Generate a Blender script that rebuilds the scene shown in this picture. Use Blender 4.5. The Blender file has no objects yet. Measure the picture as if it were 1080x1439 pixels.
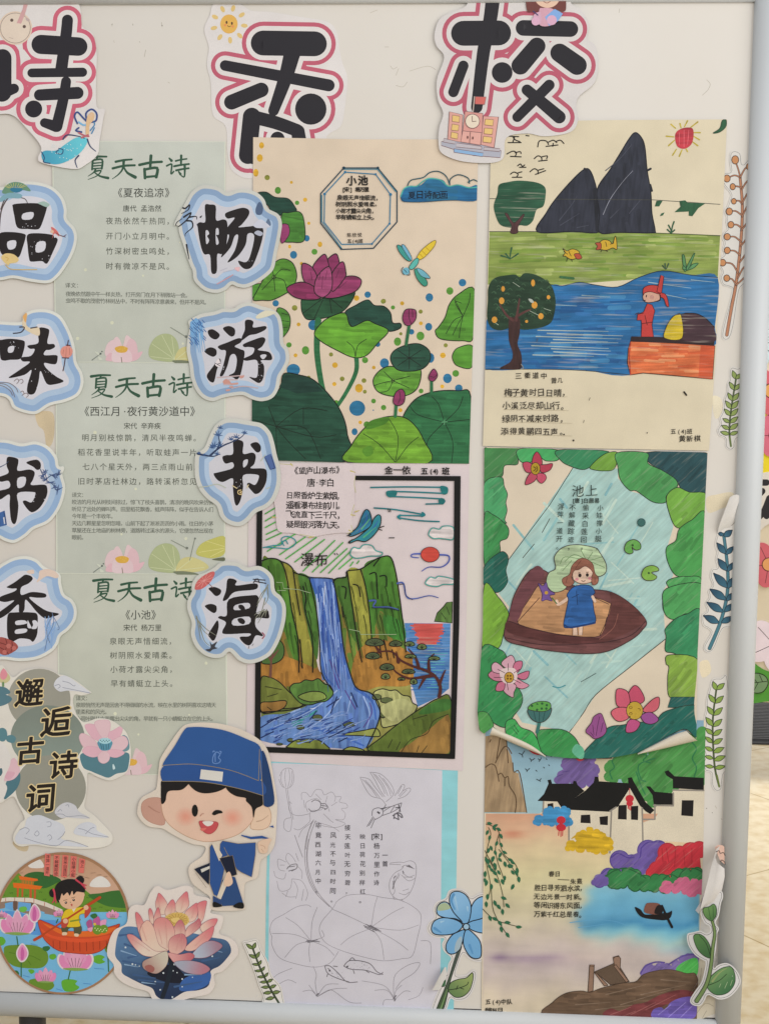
import bpy, math, random, numpy as np
from mathutils import Vector, Matrix
from mathutils.geometry import delaunay_2d_cdt
S = bpy.context.scene
random.seed(7)
# ---------------------------------------------------------------- camera
F = 2170.0; CX, CY = 540.0, 719.5; DIST = 1.9; ZC = 1.16
def _n(v): v = np.array(v, float); return v/np.linalg.norm(v)
cR = _n((33800, 589, -F)); cD = np.array((-155, 16900, F), float); cD = _n(cD - cD.dot(cR)*cR)
cN = np.cross(cR, cD)
# camera x/y/z axes written in world axes (world X = board right, Z = up, Y = into the board)
CAMX = np.array((cR[0], cN[0], -cD[0])); CAMD = np.array((cR[1], cN[1], -cD[1])); CAMF = np.array((cR[2], cN[2], -cD[2]))
CAMP = np.array((0, 0, ZC)) - DIST*CAMF
cam_d = bpy.data.cameras.new('camera'); cam = bpy.data.objects.new('camera', cam_d); S.collection.objects.link(cam)
cam_d.sensor_fit = 'VERTICAL'; cam_d.sensor_height = 36; cam_d.lens = 36*F/1439; cam_d.clip_start = .05; cam_d.clip_end = 60
m = Matrix.Identity(4)
for i in range(3):
    m[i][0] = CAMX[i]; m[i][1] = -CAMD[i]; m[i][2] = -CAMF[i]; m[i][3] = CAMP[i]
cam.matrix_world = m; S.camera = cam
# ---------------------------------------------------------------- light
w = bpy.data.worlds.new('World'); S.world = w; w.use_nodes = True
bg = w.node_tree.nodes['Background']; bg.inputs[0].default_value = (.985, .985, 1, 1); bg.inputs[1].default_value = .42
def area(name, loc, target, size, size_y, power, col):
    l = bpy.data.lights.new(name, 'AREA'); l.shape = 'RECTANGLE'; l.size = size; l.size_y = size_y; l.energy = power; l.color = col
    o = bpy.data.objects.new(name, l); S.collection.objects.link(o); o.location = loc
    o.rotation_euler = (Vector(target)-Vector(loc)).to_track_quat('-Z', 'Y').to_euler(); return o
area('window_light', (2.3, -1.9, 2.3), (.25, 0, 1.2), 2.6, 2.2, 52, (1, .99, .97))
area('room_light', (-.1, -2.7, 2.35), (0, 0, 1.4), 1.0, .7, 14, (.98, .98, 1))
area('hall_window', (2.2, 2.3, 2.6), (2.6, 3.6, 0.5), 1.5, 1.0, 95, (1, .98, .95))
S.view_settings.view_transform = 'Standard'; S.view_settings.look = 'None'; S.view_settings.exposure = .10; S.view_settings.gamma = 1
# ---------------------------------------------------------------- pixel <-> board
MM = DIST/F*1000            # mm per photo pixel at the centre
def px3(p, off=0.0, Y0=0.0):    # photo pixels -> world points on a plane parallel to the board
    p = np.asarray(p, float).reshape(-1, 2)
    a = (p[:, 0]-CX)/F; b = (p[:, 1]-CY)/F
    d = CAMF[None]+a[:, None]*CAMX[None]+b[:, None]*CAMD[None]
    t = (Y0-CAMP[1])/d[:, 1]
    q = CAMP[None]+t[:, None]*d
    q[:, 1] = Y0-off; return q
def pxplane(px, py, y=None, z=None):
    d = CAMF+(px-CX)/F*CAMX+(py-CY)/F*CAMD
    t = (y-CAMP[1])/d[1] if y is not None else (z-CAMP[2])/d[2]
    return CAMP+t*d
def lin(c):
    c = np.asarray(c, float)/255; return np.where(c <= .04045, c/12.92, ((c+.055)/1.055)**2.4)
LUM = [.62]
def col(c):                  # seen colour (0-255) -> base colour of the paper or ink
    if isinstance(c, str): c = [int(c[i:i+2], 16) for i in (0, 2, 4)]
    c = np.asarray(c, float); c = c*.97+c.mean()*.03; c = 255*(c/255)**1.06*1.03
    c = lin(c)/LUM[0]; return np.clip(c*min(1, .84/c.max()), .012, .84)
# ---------------------------------------------------------------- materials
MATS = {}
def node_mat(name, rough=.55, streak=0.0, ang=0.0, fine=.04, spec=.25, sx=14, sy=260, fade=0.0, blotch=.05, bump=.3):
    if name in MATS: return MATS[name]
    mt = bpy.data.materials.new(name); mt.use_nodes = True; nt = mt.node_tree; N = nt.nodes; L = nt.links
    b = N['Principled BSDF']; b.inputs['Roughness'].default_value = rough; b.inputs['Specular IOR Level'].default_value = spec
    at = N.new('ShaderNodeAttribute'); at.attribute_name = 'Col'
    tc = N.new('ShaderNodeTexCoord')
    def noise(scale, detail, mapping=None):
        n = N.new('ShaderNodeTexNoise'); n.inputs['Scale'].default_value = scale; n.inputs['Detail'].default_value = detail
        if mapping:
            m0 = N.new('ShaderNodeMapping'); m0.inputs['Rotation'].default_value = mapping[0]; mp = N.new('ShaderNodeMapping'); mp.inputs['Scale'].default_value = mapping[1]
            L.new(tc.outputs['Object'], m0.inputs['Vector']); L.new(m0.outputs['Vector'], mp.inputs['Vector']); L.new(mp.outputs['Vector'], n.inputs['Vector'])
        else: L.new(tc.outputs['Object'], n.inputs['Vector'])
        return n.outputs['Fac']
    def rng(fac, lo, hi, a=.3, c=.7):
        r = N.new('ShaderNodeMapRange'); L.new(fac, r.inputs[0]); r.inputs[1].default_value = a; r.inputs[2].default_value = c
        r.inputs[3].default_value = lo; r.inputs[4].default_value = hi; return r.outputs[0]
    def mul(a, c):
        x = N.new('ShaderNodeMath'); x.operation = 'MULTIPLY'; L.new(a, x.inputs[0]); L.new(c, x.inputs[1]); return x.outputs[0]
    f = mul(rng(noise(900, 3), 1-fine, 1+fine), rng(noise(22, 3), 1-blotch, 1+blotch))
    if streak:
        st = noise(1, 2.5, ((0, ang, 0), (sx, 1, sy)))
        f = mul(f, rng(st, 1-streak, 1+streak, .32, .68))
        st2 = noise(1, 1.5, ((0, ang+.12, 0), (sx*2.2, 1, sy*.22)))
        f = mul(f, rng(st2, 1-streak*.7, 1+streak*.7, .36, .64))
    vm = N.new('ShaderNodeVectorMath'); vm.operation = 'SCALE'; L.new(at.outputs['Color'], vm.inputs[0]); L.new(f, vm.inputs['Scale'])
    out = vm.outputs[0]
    if fade:                 # uncoloured paper showing between pen strokes
        mx = N.new('ShaderNodeMix'); mx.data_type = 'RGBA'
        g = noise(1, 3, ((0, ang-.06, 0), (sx*1.3, 1, sy*1.1)))
        L.new(rng(g, 0, fade, .56, .70), mx.inputs[0]); L.new(out, mx.inputs[6]); mx.inputs[7].default_value = (.62, .58, .48, 1); out = mx.outputs[2]
    L.new(out, b.inputs['Base Color'])
    if bump:
        bp = N.new('ShaderNodeBump'); bp.inputs['Strength'].default_value = bump; bp.inputs['Distance'].default_value = .007
        L.new(noise(9, 2.2), bp.inputs['Height']); L.new(bp.outputs[0], b.inputs['Normal'])
    MATS[name] = mt; return mt
node_mat('paper', .6, spec=.2)
node_mat('print', .5, fine=.03, blotch=.04)
node_mat('ink', .6, fine=.10, blotch=.10, spec=.2)
node_mat('marker', .55, streak=.17, ang=0, fine=.05, sx=22, sy=300)
node_mat('marker_up', .55, streak=.17, ang=1.45, fine=.05, sx=22, sy=300)
node_mat('marker_slant', .55, streak=.10, ang=.8, fine=.05, sx=20, sy=320, fade=.16)
node_mat('marker_dry', .55, streak=.20, ang=.05, fine=.06, sx=14, sy=330, fade=.36)
node_mat('wash', .6, streak=.06, ang=0, fine=.04, blotch=.10, sx=10, sy=60)
node_mat('watercolour', .55, streak=.13, ang=1.3, fine=.06, blotch=.22, sx=30, sy=140)
node_mat('pencil', .6, fine=.30, blotch=.25, spec=.2)
# ---------------------------------------------------------------- geometry of flat artwork
_X = [1.0, 0.0, 0.0]
def at(sc=1.0, ox=0.0, oy=0.0): _X[:] = [sc, ox, oy]      # the enlarged view the next coordinates are written in
def xf(x, y): return (x/_X[0]+_X[1], y/_X[0]+_X[2])
def pts(s):
    if isinstance(s, str): return [xf(*[float(v) for v in q.split(',')]) for q in s.split()]
    return [tuple(q) for q in s]
def smooth(p, closed=True, k=5):
    p = pts(p); n = len(p)
    if n < 3: return p
    out = []; rngN = n if closed else n-1
    for i in range(rngN):
        g = (lambda j: p[j % n]) if closed else (lambda j: p[min(max(j, 0), n-1)])
        a, b, c, d = g(i-1), g(i), g(i+1), g(i+2)
        for j in range(k):
            t = j/k; t2 = t*t; t3 = t2*t
            out.append(tuple(.5*(2*b[q]+(c[q]-a[q])*t+(2*a[q]-5*b[q]+4*c[q]-d[q])*t2+(3*b[q]-a[q]-3*c[q]+d[q])*t3) for q in (0, 1)))
    if not closed: out.append(p[-1])
    return out
def disc(x, y, r, ry=None, rot=0, n=None):
    ry = r if ry is None else ry; n = n or max(8, min(40, int(6+r*1.2))); c, s = math.cos(rot), math.sin(rot); o = []
    for i in range(n):
        a = 2*math.pi*i/n; u, v = r*math.cos(a), ry*math.sin(a); o.append((x+u*c-v*s, y+u*s+v*c))
    return o
def ribbon(p, w0, w1=None, wm=None, closed=False, cap=True):
    """outline polygons (one quad strip per segment, plus round joints) of a pen stroke"""
    p = [np.array(q, float) for q in p]
    if closed: p = p+[p[0]]
    n = len(p); w1 = w0 if w1 is None else w1; L = [0]
    for i in range(1, n): L.append(L[-1]+np.linalg.norm(p[i]-p[i-1]))
    T = L[-1] or 1; W = []
    for l in L:
        t = l/T
        if wm is None: W.append(w0+(w1-w0)*t)
        else: W.append(w0*(1-2*t)+wm*2*t if t < .5 else wm*(2-2*t)+w1*(2*t-1))
    left = []; right = []
    for i in range(n):
        a = p[i-1] if i else (p[-2] if closed else p[i]); b = p[i+1] if i < n-1 else (p[1] if closed else p[i])
        d = b-a; d = d/(np.linalg.norm(d) or 1); nn = np.array((-d[1], d[0]))*W[i]/2
        left.append(p[i]+nn); right.append(p[i]-nn)
    return left, right, p, W
def parea(p): return sum(p[i-1][0]*p[i][1]-p[i][0]*p[i-1][1] for i in range(len(p)))/2
BAD = [0]
def inside(q, p):
    x, y = q; r = False
    for i in range(len(p)):
        (a, b), (c, d) = p[i-1], p[i]
        if (b > y) != (d > y) and x < (c-a)*(y-b)/(d-b)+a: r = not r
    return r
def union(polys, extra=(), na=None, R=3, clip=False):
    """triangles covering the union of the polygons (minus those from index na on)"""
    na = len(polys)-(1 if clip else 0) if na is None else na
    for tr in range(5):
        vs = []; idx = {}; fs = []; tot = 0; ang = .37*tr; ca, sa = math.cos(ang), math.sin(ang)
        for k, p in enumerate(polys):
            f = []
            jx = .004*(tr > 2)*math.sin(k*1.7+tr); Rr = R-(tr > 1)
            for x, y in p:
                key = (round(x+jx, Rr), round(y-jx, Rr))
                if key not in idx: idx[key] = len(vs); vs.append(key)
                if not f or f[-1] != idx[key]: f.append(idx[key])
            if len(f) > 1 and f[0] == f[-1]: f.pop()
            a = parea([vs[i] for i in f]) if len(f) > 2 else 0
            if abs(a) < 1e-6: f = []
            if a < 0: f = f[::-1]
            if k < na: tot += abs(a)
            fs.append(f)
        good = [k for k, f in enumerate(fs) if f]; gf = [fs[k] for k in good]
        if not gf: return [], []
        allv = vs+[(x+.00137, y+.00171) for x, y in extra]
        r = delaunay_2d_cdt([Vector((x*ca-y*sa, x*sa+y*ca)) for x, y in allv], [], gf, 0, 10**-(R+1.5), True)
        T = []
        for f, of in zip(r[2], r[5]):
            o = [good[k] for k in of]
            if o and (max(o) < na if not clip else (min(o) < na and max(o) == na)): T.append(list(f))
        V = [(v[0]*ca+v[1]*sa, -v[0]*sa+v[1]*ca) for v in r[0]]
        ar = sum(abs(parea([V[i] for i in f])) for f in T)
        if ar <= tot*1.002+1e-3 and (na < len(polys) or len(polys) > 1 or ar > tot*.9): return V, T
    BAD[0] += 1; print('FALLBACK', len(polys), na, [tuple(round(v) for v in polys[0][0])], round(ar), round(tot)); V = []; T = []
    from mathutils.geometry import tessellate_polygon
    for k in good:
        if k >= na: continue
        p = [vs[i] for i in fs[k]]; n = len(V); V += p
        T += [[n+i for i in f] for f in tessellate_polygon([[Vector((x, y, 0)) for x, y in p]])]
    return V, T
def quads(l, r, c, W):       # the segments of a ribbon; tight bends get plain rectangles
    out = []
    for i in range(len(l)-1):
        q = [tuple(l[i]), tuple(l[i+1]), tuple(r[i+1]), tuple(r[i])]
        if parea(q[:3])*parea([q[0], q[2], q[3]]) <= 0 or abs(parea(q)) < 1e-4:
            d = c[i+1]-c[i]; n = np.linalg.norm(d)
            if n < 1e-6: continue
            nn = np.array((-d[1], d[0]))/n; q = [tuple(c[i]+nn*W[i]/2), tuple(c[i+1]+nn*W[i+1]/2), tuple(c[i+1]-nn*W[i+1]/2), tuple(c[i]-nn*W[i]/2)]
        out.append(q)
    return out
class Part:
    def __init__(s, thing, name, mat='print', label=None, parent=None):
        s.t = thing; s.name = name; s.mat = mat; s.label = label; s.V = []; s.T = []; s.C = []; s.nv = 0; s.parent = parent; thing.parts.append(s); s.rims = []
    def _add(s, v2, tris, c, lift=None):
        if not len(tris): return
        t = s.t; z = t.z+t.k*t.STEP*(1 if lift is None else 0)+(lift or 0)
        q = px3(v2, 0, t.Y0)
        o = np.full(len(q), z)
        if t.bend: o = o+t.bend(np.asarray(v2, float))
        q[:, 1] = t.Y0-o
        s.V.append(q); s.T.append(np.asarray(tris, int)+s.nv); s.nv += len(q)
        cc = np.asarray(c, float)
        if cc.ndim == 1: cc = np.repeat(cc[None], len(q), 0)
        s.C.append(cc)
    def fill(s, polys, c, step=True, grad=None, rim=False, sub=(), cf=None):
        """polys: list of point lists, filled as their union; one flat layer"""
        na = len(polys); polys = [list(map(tuple, p)) for p in list(polys)+list(sub)]; g = s.t.grid; extra = []
        if g and (s.t.bend is not None or grad or cf):
            if cf: g = 5
            a = np.array([q for p in polys for q in p]); lo = a.min(0); hi = a.max(0)
            if (hi-lo).max() > g: extra = [(x, y) for x in np.arange(math.floor(lo[0]/g)*g, hi[0], g) for y in np.arange(math.floor(lo[1]/g)*g, hi[1], g)]
        cl = s.t.clip
        if cl is not None and not rim and na == len(polys) and any(not inside(q, cl) for p in polys for q in p): V_, T_ = union(polys+[cl], extra, na, clip=True)
        else: V_, T_ = union(polys, extra, na)
        used = sorted({i for f in T_ for i in f}); mp = {u: i for i, u in enumerate(used)}
        v2 = [V_[u] for u in used]; tris = [[mp[i] for i in f] for f in T_]
        if not tris: return
        if step: s.t.k += 1
        cc = col(c)
        if grad:             # printed or brushed blend: (x0,y0,x1,y1,colour2)
            x0, y0, x1, y1, c2 = grad; x0, y0 = xf(x0, y0); x1, y1 = xf(x1, y1); a = np.array(v2); d = np.array((x1-x0, y1-y0), float)
            f = np.clip(((a-np.array((x0, y0)))@d)/(d@d), 0, 1)[:, None]; f = f*f*(3-2*f); cc = cc[None]*(1-f)+col(c2)[None]*f
        if cf: cc = np.array([col(cf(x, y)) for x, y in v2])
        s._add(v2, tris, cc)
        if rim:
            cnt = {}
            for f in tris:
                for a, b in ((f[0], f[1]), (f[1], f[2]), (f[2], f[0])): cnt.setdefault((min(a, b), max(a, b)), []).append((a, b))
            s.rims.append((v2, [e[0] for e in cnt.values() if len(e) == 1], rim, c))
    def poly(s, p, c, **k): s.fill([pts(p)], c, **k); return s
    def marks(s, p, c):      # overlapping pen strokes inside a coloured-in shape
        ang = {'marker': .08, 'marker_slant': -.85, 'marker_up': 1.5, 'watercolour': 1.42}.get(s.mat)
        a = abs(parea(p))
        if ang is None or a < 420 or s.t.Y0: return
        q = np.array(p); lo = q.min(0); hi = q.max(0); old = s.t.clip; s.t.clip = p
        rgb = np.array([int(c[i:i+2], 16) for i in (0, 2, 4)], float) if isinstance(c, str) else np.array(c, float)
        for k, n in ((.89, a/560), (1.07, a/640), (.945, a/480)):
            L_ = []
            for i in range(int(min(n, 42))+1):
                x, y = random.uniform(lo[0], hi[0]), random.uniform(lo[1], hi[1]); t_ = ang+random.uniform(-.16, .16); l_ = random.uniform(14, 42)
                m_ = [(x, y), (x+l_*.5*math.cos(t_+.03), y+l_*.5*math.sin(t_+.03)), (x+l_*math.cos(t_), y+l_*math.sin(t_))]
                if old is None or all(inside((u+dx, v+dy), old) for u, v in (m_[0], m_[2]) for dx, dy in ((4.5, 0), (-4.5, 0), (0, 4.5), (0, -4.5))): L_.append(m_)
            if L_: s.lines(L_, random.uniform(3.5, 7.5), tuple(np.clip(rgb*k, 0, 235)), w1=random.uniform(3, 6), sm=False)
        s.t.clip = old
    def blob(s, p, c, **k):
        q = smooth(p); s.fill([q], c, **k); s.marks(q, c); return s
    def lump(s, p, c, r, oc=None, ow=1.2, open_=None, **k):      # a bushy outline made of rounded bumps
        q = smooth(p, True, 6); a = np.array(q+[q[0]]); L_ = np.r_[0, np.cumsum(np.linalg.norm(np.diff(a, axis=0), axis=1))]; n = max(4, int(L_[-1]/(r*1.5)))
        ds = [disc(np.interp(L_[-1]*(i+.3*math.sin(i*2.4))/n, L_, a[:, 0]), np.interp(L_[-1]*(i+.3*math.sin(i*2.4))/n, L_, a[:, 1]), r*(1+.25*math.sin(i*1.7)), n=14) for i in range(n)]
        if oc: s.fill([q]+[disc(np.mean([v[0] for v in d]), np.mean([v[1] for v in d]), r*(1+.25*math.sin(i*1.7))+ow, n=14) for i, d in enumerate(ds)], oc)
        s.fill([q]+ds, c, **k); s.marks(q, c); return s
    def circ(s, x, y, r, c, ry=None, rot=0, **k): s.fill([disc(*xf(x, y), r, ry, rot)], c, **k); return s
    def dots(s, lst, c): s.fill([disc(*xf(*d[:2]), *d[2:]) for d in lst], c); return s
    def lines(s, lst, w, c, w1=None, wm=None, closed=False, sm=True, step=True):
        """pen strokes, joined into one layer"""
        polys = []
        for p in lst:
            p = pts(p); p = smooth(p, closed, 4) if sm and len(p) > 2 else p
            l, r, q, W = ribbon(p, w, w1, wm, closed)
            polys += quads(l, r, q, W)
            for i in range(len(q)):
                if W[i] > 1.6 or ((i == 0 or i == len(q)-1) and not closed and W[i] > .7): polys.append(disc(q[i][0], q[i][1], W[i]/2, n=max(6, min(20, int(5+W[i])))))
        s.fill(polys, c, step=step); return s
    def line(s, p, w, c, **k): return s.lines([p], w, c, **k)
    def fo(s, p, c, oc='1a1a1a', w=1.2, sm=True, **k):      # filled shape with an inked outline
        p = smooth(p) if sm else pts(p)
        s.fill([p], c, **k); s.marks(p, c); s.lines([p], w, oc, closed=True, sm=False); return s
    def text(s, st, x, y, size, c, adv=None, bold=0.0, sx=1.0, vert=False, jit=0.0, slope=0.0, shear=0.0, step=True, res=2, rot=0.0, jr=0.0, tilt=0.0, wob=0.0):
        """characters centred on cells that start at (x, y)"""
        if jit: bold = round(bold*.5, 4); wob = max(wob, .016)
        if step: s.t.k += 1
        adv = size if adv is None else adv; cx, cy = xf(x, y)
        for ch in st:
            half = ord(ch) < 256
            if ch != ' ':
                v, tr = glyph(ch, bold, res)
                if len(tr):
                    sz = size*(random.uniform(.9, 1.06) if jit else 1); u = (v[:, 0]-(.5 if not half else .28))*sz*sx; q = -(v[:, 1]-.37)*sz
                    u = u-q*shear; q = q-u*tilt
                    if wob: fx = 7/size; ph = random.uniform(0, 6); u, q = u+wob*size*np.sin(q*fx+ph), q+wob*size*np.sin(u*fx*1.3+ph*2)
                    a = rot+random.uniform(-jr, jr); ca, sa = math.cos(a), math.sin(a); u, q = u*ca-q*sa, u*sa+q*ca
                    jx, jy = random.uniform(-jit, jit), random.uniform(-jit, jit)
                    s._add(np.stack([cx+u+jx, cy+q+jy], 1), tr, col(c))
            if vert: cy += adv; cx += slope*adv
            else: cx += adv*(.55 if half else 1); cy += slope*adv*(.55 if half else 1)
        return s
    def loft(s, rows, c):    # a curled piece of sheet: rows of (x, y, height in mm)
        V = []; T = []; n = len(rows[0])
        for r in rows: V += [px3([xf(x, y)], 0, s.t.Y0)[0]-np.array((0, z/1000, 0)) for x, y, z in r]
        for i in range(len(rows)-1):
            for j in range(n-1): a = i*n+j; T += [(a, a+1, a+n+1), (a, a+n+1, a+n)]
        s.V.append(np.array(V)); s.T.append(np.array(T)+s.nv); s.nv += len(V); s.C.append(np.repeat(col(c)[None], len(V), 0)); s.sm = True; return s
    def build(s, root):
        if not s.nv: return None
        V = np.concatenate(s.V); T = np.concatenate(s.T); C = np.concatenate(s.C)
        # make every triangle face the room (-Y)
        a = V[T[:, 1]]-V[T[:, 0]]; b = V[T[:, 2]]-V[T[:, 0]]; ny = np.cross(a, b)[:, 1]; fl = ny > 0
        T[fl] = T[fl][:, ::-1]
        V = list(map(tuple, V)); T = T.tolist(); C = C.tolist(); SM = len(T)
        for v2, edges, th, c in s.rims:          # cut edge of the sheet
            q = px3(v2, 0, s.t.Y0); z = np.full(len(q), s.t.z+s.t.STEP)
            if s.t.bend: z = z+s.t.bend(np.asarray(v2, float))
            base = len(V); lo = np.maximum(z-th, .00002)
            for i in range(len(q)): V.append((q[i, 0], s.t.Y0-z[i], q[i, 2]))
            for i in range(len(q)): V.append((q[i, 0], s.t.Y0-lo[i], q[i, 2]))
            C += [list(col(c)*.97)]*(2*len(q)); n = len(q)
            for a_, b_ in edges: T.append((base+a_, base+b_, base+n+b_, base+n+a_))
        me = bpy.data.meshes.new(s.name); L0 = np.array(s.t.loc)
        me.from_pydata([tuple(np.array(v)-L0) for v in V], [], T)
        at = me.color_attributes.new('Col', 'FLOAT_COLOR', 'POINT')
        at.data.foreach_set('color', np.concatenate([np.array(C), np.ones((len(C), 1))], 1).astype(np.float32).ravel())
        me.materials.append(MATS[s.mat])
        if s.t.bend or hasattr(s, 'sm'): me.polygons.foreach_set('use_smooth', [i < SM for i in range(len(T))])
        o = bpy.data.objects.new(s.name, me); S.collection.objects.link(o); o.parent = root
        if s.label: o['label'] = s.label
        s.obj = o; return o
class Thing:
    def __init__(s, name, label, cat, z, base, group=None, bend=None, grid=None, Y0=0.0):
        """z: height of the sheet above the board in mm; base: photo pixel at its foot"""
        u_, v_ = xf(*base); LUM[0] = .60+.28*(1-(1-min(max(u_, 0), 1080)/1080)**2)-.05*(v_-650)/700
        s.grid_ = grid or 14; s.name = name; s.label = label; s.cat = cat; s.z = z/1000; s.group = group; s.k = 0; s.STEP = (7e-6 if bend is None else 6e-5 if s.grid_ == 3 else 3e-5 if s.grid_ == 5 or s.grid_ == 6 else 7e-6) if Y0 == 0 else 1e-4
        s.bend = bend; s.grid = grid or 14; s.parts = []; s.clip = None; s.Y0 = Y0; s.loc = tuple(px3([xf(*base)], z/1000, Y0)[0])
    def part(s, name, mat='print', label=None, parent=None): return Part(s, name, mat, label, parent)
    def sheet(s, p, c, name='paper', mat='paper', sm=False, th=.25, **k):
        pp = s.part(name, mat); polys = p if isinstance(p, list) and isinstance(p[0], list) else [smooth(p) if sm else pts(p)]
        s.clip = polys[0] if len(polys) == 1 else None; pp.fill(polys, c, rim=min(th/1000, s.z-.00002) if s.z > .0001 else .00008, **k); return pp
    def done(s):
        r = bpy.data.objects.new(s.name, None); S.collection.objects.link(r); r.location = s.loc; r.empty_display_size = .03
        r['label'] = s.label; r['category'] = s.cat
        if s.group: r['group'] = s.group
        for p in s.parts:
            p.build(r if p.parent is None else p.parent.obj)
        s.root = r; return r
_G = {}
def glyph(ch, bold=0.0, res=2):
    key = (ch, bold, res)
    if key not in _G:
        cu = bpy.data.curves.new('glyph', 'FONT'); cu.body = ch; cu.resolution_u = res; cu.fill_mode = 'FRONT'
        o = bpy.data.objects.new('glyph', cu); S.collection.objects.link(o)
        dg = bpy.context.evaluated_depsgraph_get(); dg.update()
        me = bpy.data.meshes.new_from_object(o.evaluated_get(dg)); me.calc_loop_triangles()
        v = [tuple(x.co[:2]) for x in me.vertices]; t = [tuple(x.vertices) for x in me.loop_triangles]
        bpy.data.objects.remove(o); bpy.data.curves.remove(cu); bpy.data.meshes.remove(me)
        if t:                # one clean layer, thickened by a round pen where asked
            polys = [[v[i] for i in f] for f in t]
            if bold:
                cnt = {}
                for f in t:
                    for p, q in ((f[0], f[1]), (f[1], f[2]), (f[2], f[0])):
                        k_ = tuple(sorted((tuple(round(z, 4) for z in v[p]), tuple(round(z, 4) for z in v[q])))); cnt[k_] = cnt.get(k_, 0)+1
                for (p, q), n in cnt.items():
                    if n == 1 and p != q:
                        l, r, c_, W = ribbon([p, q], 2*bold); polys.append([l[0], l[1], r[1], r[0]]); polys.append(disc(p[0], p[1], bold, n=7)); polys.append(disc(q[0], q[1], bold, n=7))
            V_, t = union([[(x*100, y*100) for x, y in p] for p in polys]); v = [(x/100, y/100) for x, y in V_]
        _G[key] = (np.array(v, float).reshape(-1, 2), t)
    return _G[key]
def solid(name, V, Fc, mat, parent=None, smooth_=False, **props):
    me = bpy.data.meshes.new(name); L0 = np.array(parent.location) if parent else np.zeros(3)
    me.from_pydata([tuple(np.array(v)-L0) for v in V], [], Fc); me.materials.append(mat)
    if smooth_: me.polygons.foreach_set('use_smooth', [True]*len(Fc))
    o = bpy.data.objects.new(name, me); S.collection.objects.link(o)
    if parent: o.parent = parent
    for k, v in props.items(): o[k] = v
    return o
# ================================================================ the place: floor, far wall, far board
def mat(name, rgb, rough=.5, spec=.3, metal=0.0, noise=None, emit=None):
    mt = bpy.data.materials.new(name); mt.use_nodes = True; nt = mt.node_tree; b = nt.nodes['Principled BSDF']
    b.inputs['Base Color'].default_value = (*rgb, 1); b.inputs['Roughness'].default_value = rough
    b.inputs['Specular IOR Level'].default_value = spec; b.inputs['Metallic'].default_value = metal
    if noise:
        tc = nt.nodes.new('ShaderNodeTexCoord'); mp = nt.nodes.new('ShaderNodeMapping'); mp.inputs['Scale'].default_value = noise[1]
        n = nt.nodes.new('ShaderNodeTexNoise'); n.inputs['Scale'].default_value = noise[0]; n.inputs['Detail'].default_value = 4
        r = nt.nodes.new('ShaderNodeValToRGB'); r.color_ramp.elements[0].position = .34; r.color_ramp.elements[1].position = .68
        r.color_ramp.elements[0].color = (*noise[2], 1); r.color_ramp.elements[1].color = (*rgb, 1)
        L = nt.links.new; L(tc.outputs['Object'], mp.inputs[0]); L(mp.outputs[0], n.inputs['Vector']); L(n.outputs['Fac'], r.inputs[0]); L(r.outputs[0], b.inputs['Base Color'])
        if len(noise) > 3:
            bp = nt.nodes.new('ShaderNodeBump'); bp.inputs['Strength'].default_value = noise[3]; bp.inputs['Distance'].default_value = .002
            L(n.outputs['Fac'], bp.inputs['Height']); L(bp.outputs[0], b.inputs['Normal'])
    if emit:
        b.inputs['Emission Color'].default_value = (*rgb, 1); b.inputs['Emission Strength'].default_value = emit
    return mt
def box(name, lo, hi, m, parent=None, bev=0.0, **props):
    x0, y0, z0 = lo; x1, y1, z1 = hi
    V = [(x0,y0,z0),(x1,y0,z0),(x1,y1,z0),(x0,y1,z0),(x0,y0,z1),(x1,y0,z1),(x1,y1,z1),(x0,y1,z1)]
    o = solid(name, V, [(0,3,2,1),(4,5,6,7),(0,1,5,4),(1,2,6,5),(2,3,7,6),(3,0,4,7)], m, parent, **props)
    if bev:
        b = o.modifiers.new('edge', 'BEVEL'); b.width = bev; b.segments = 3
    return o
def empty(name, loc, label, cat, group=None):
    r = bpy.data.objects.new(name, None); S.collection.objects.link(r); r.location = loc; r['label'] = label; r['category'] = cat
    if group: r['group'] = group
    bpy.context.view_layer.update(); return r
# floor: pale mottled tiles with dark joints, laid diagonally to the board
fm = mat('floor_tile', (.68, .58, .40), .42, .35); nt = fm.node_tree; L = nt.links.new; b = nt.nodes['Principled BSDF']
tc = nt.nodes.new('ShaderNodeTexCoord'); mp = nt.nodes.new('ShaderNodeMapping'); mp.inputs['Rotation'].default_value = (0, 0, .93); mp.inputs['Location'].default_value = (.27, .09, 0)
br = nt.nodes.new('ShaderNodeTexBrick'); br.offset = 0; br.inputs['Scale'].default_value = 1; br.inputs['Brick Width'].default_value = .8; br.inputs['Row Height'].default_value = .8
br.inputs['Mortar Size'].default_value = .0025; br.inputs['Color1'].default_value = (1, 1, 1, 1); br.inputs['Color2'].default_value = (.96, .96, .96, 1); br.inputs['Mortar'].default_value = (.62, .54, .40, 1)
n1 = nt.nodes.new('ShaderNodeTexNoise'); n1.inputs['Scale'].default_value = 26; n1.inputs['Detail'].default_value = 5
rp = nt.nodes.new('ShaderNodeValToRGB'); rp.color_ramp.elements[0].position = .33; rp.color_ramp.elements[0].color = (.60, .47, .27, 1); rp.color_ramp.elements[1].position = .6; rp.color_ramp.elements[1].color = (.70, .60, .42, 1)
n2 = nt.nodes.new('ShaderNodeTexVoronoi'); n2.inputs['Scale'].default_value = 9
r2 = nt.nodes.new('ShaderNodeValToRGB'); r2.color_ramp.elements[0].position = .03; r2.color_ramp.elements[0].color = (.35, .28, .18, 1); r2.color_ramp.elements[1].position = .05; r2.color_ramp.elements[1].color = (1, 1, 1, 1)
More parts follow.
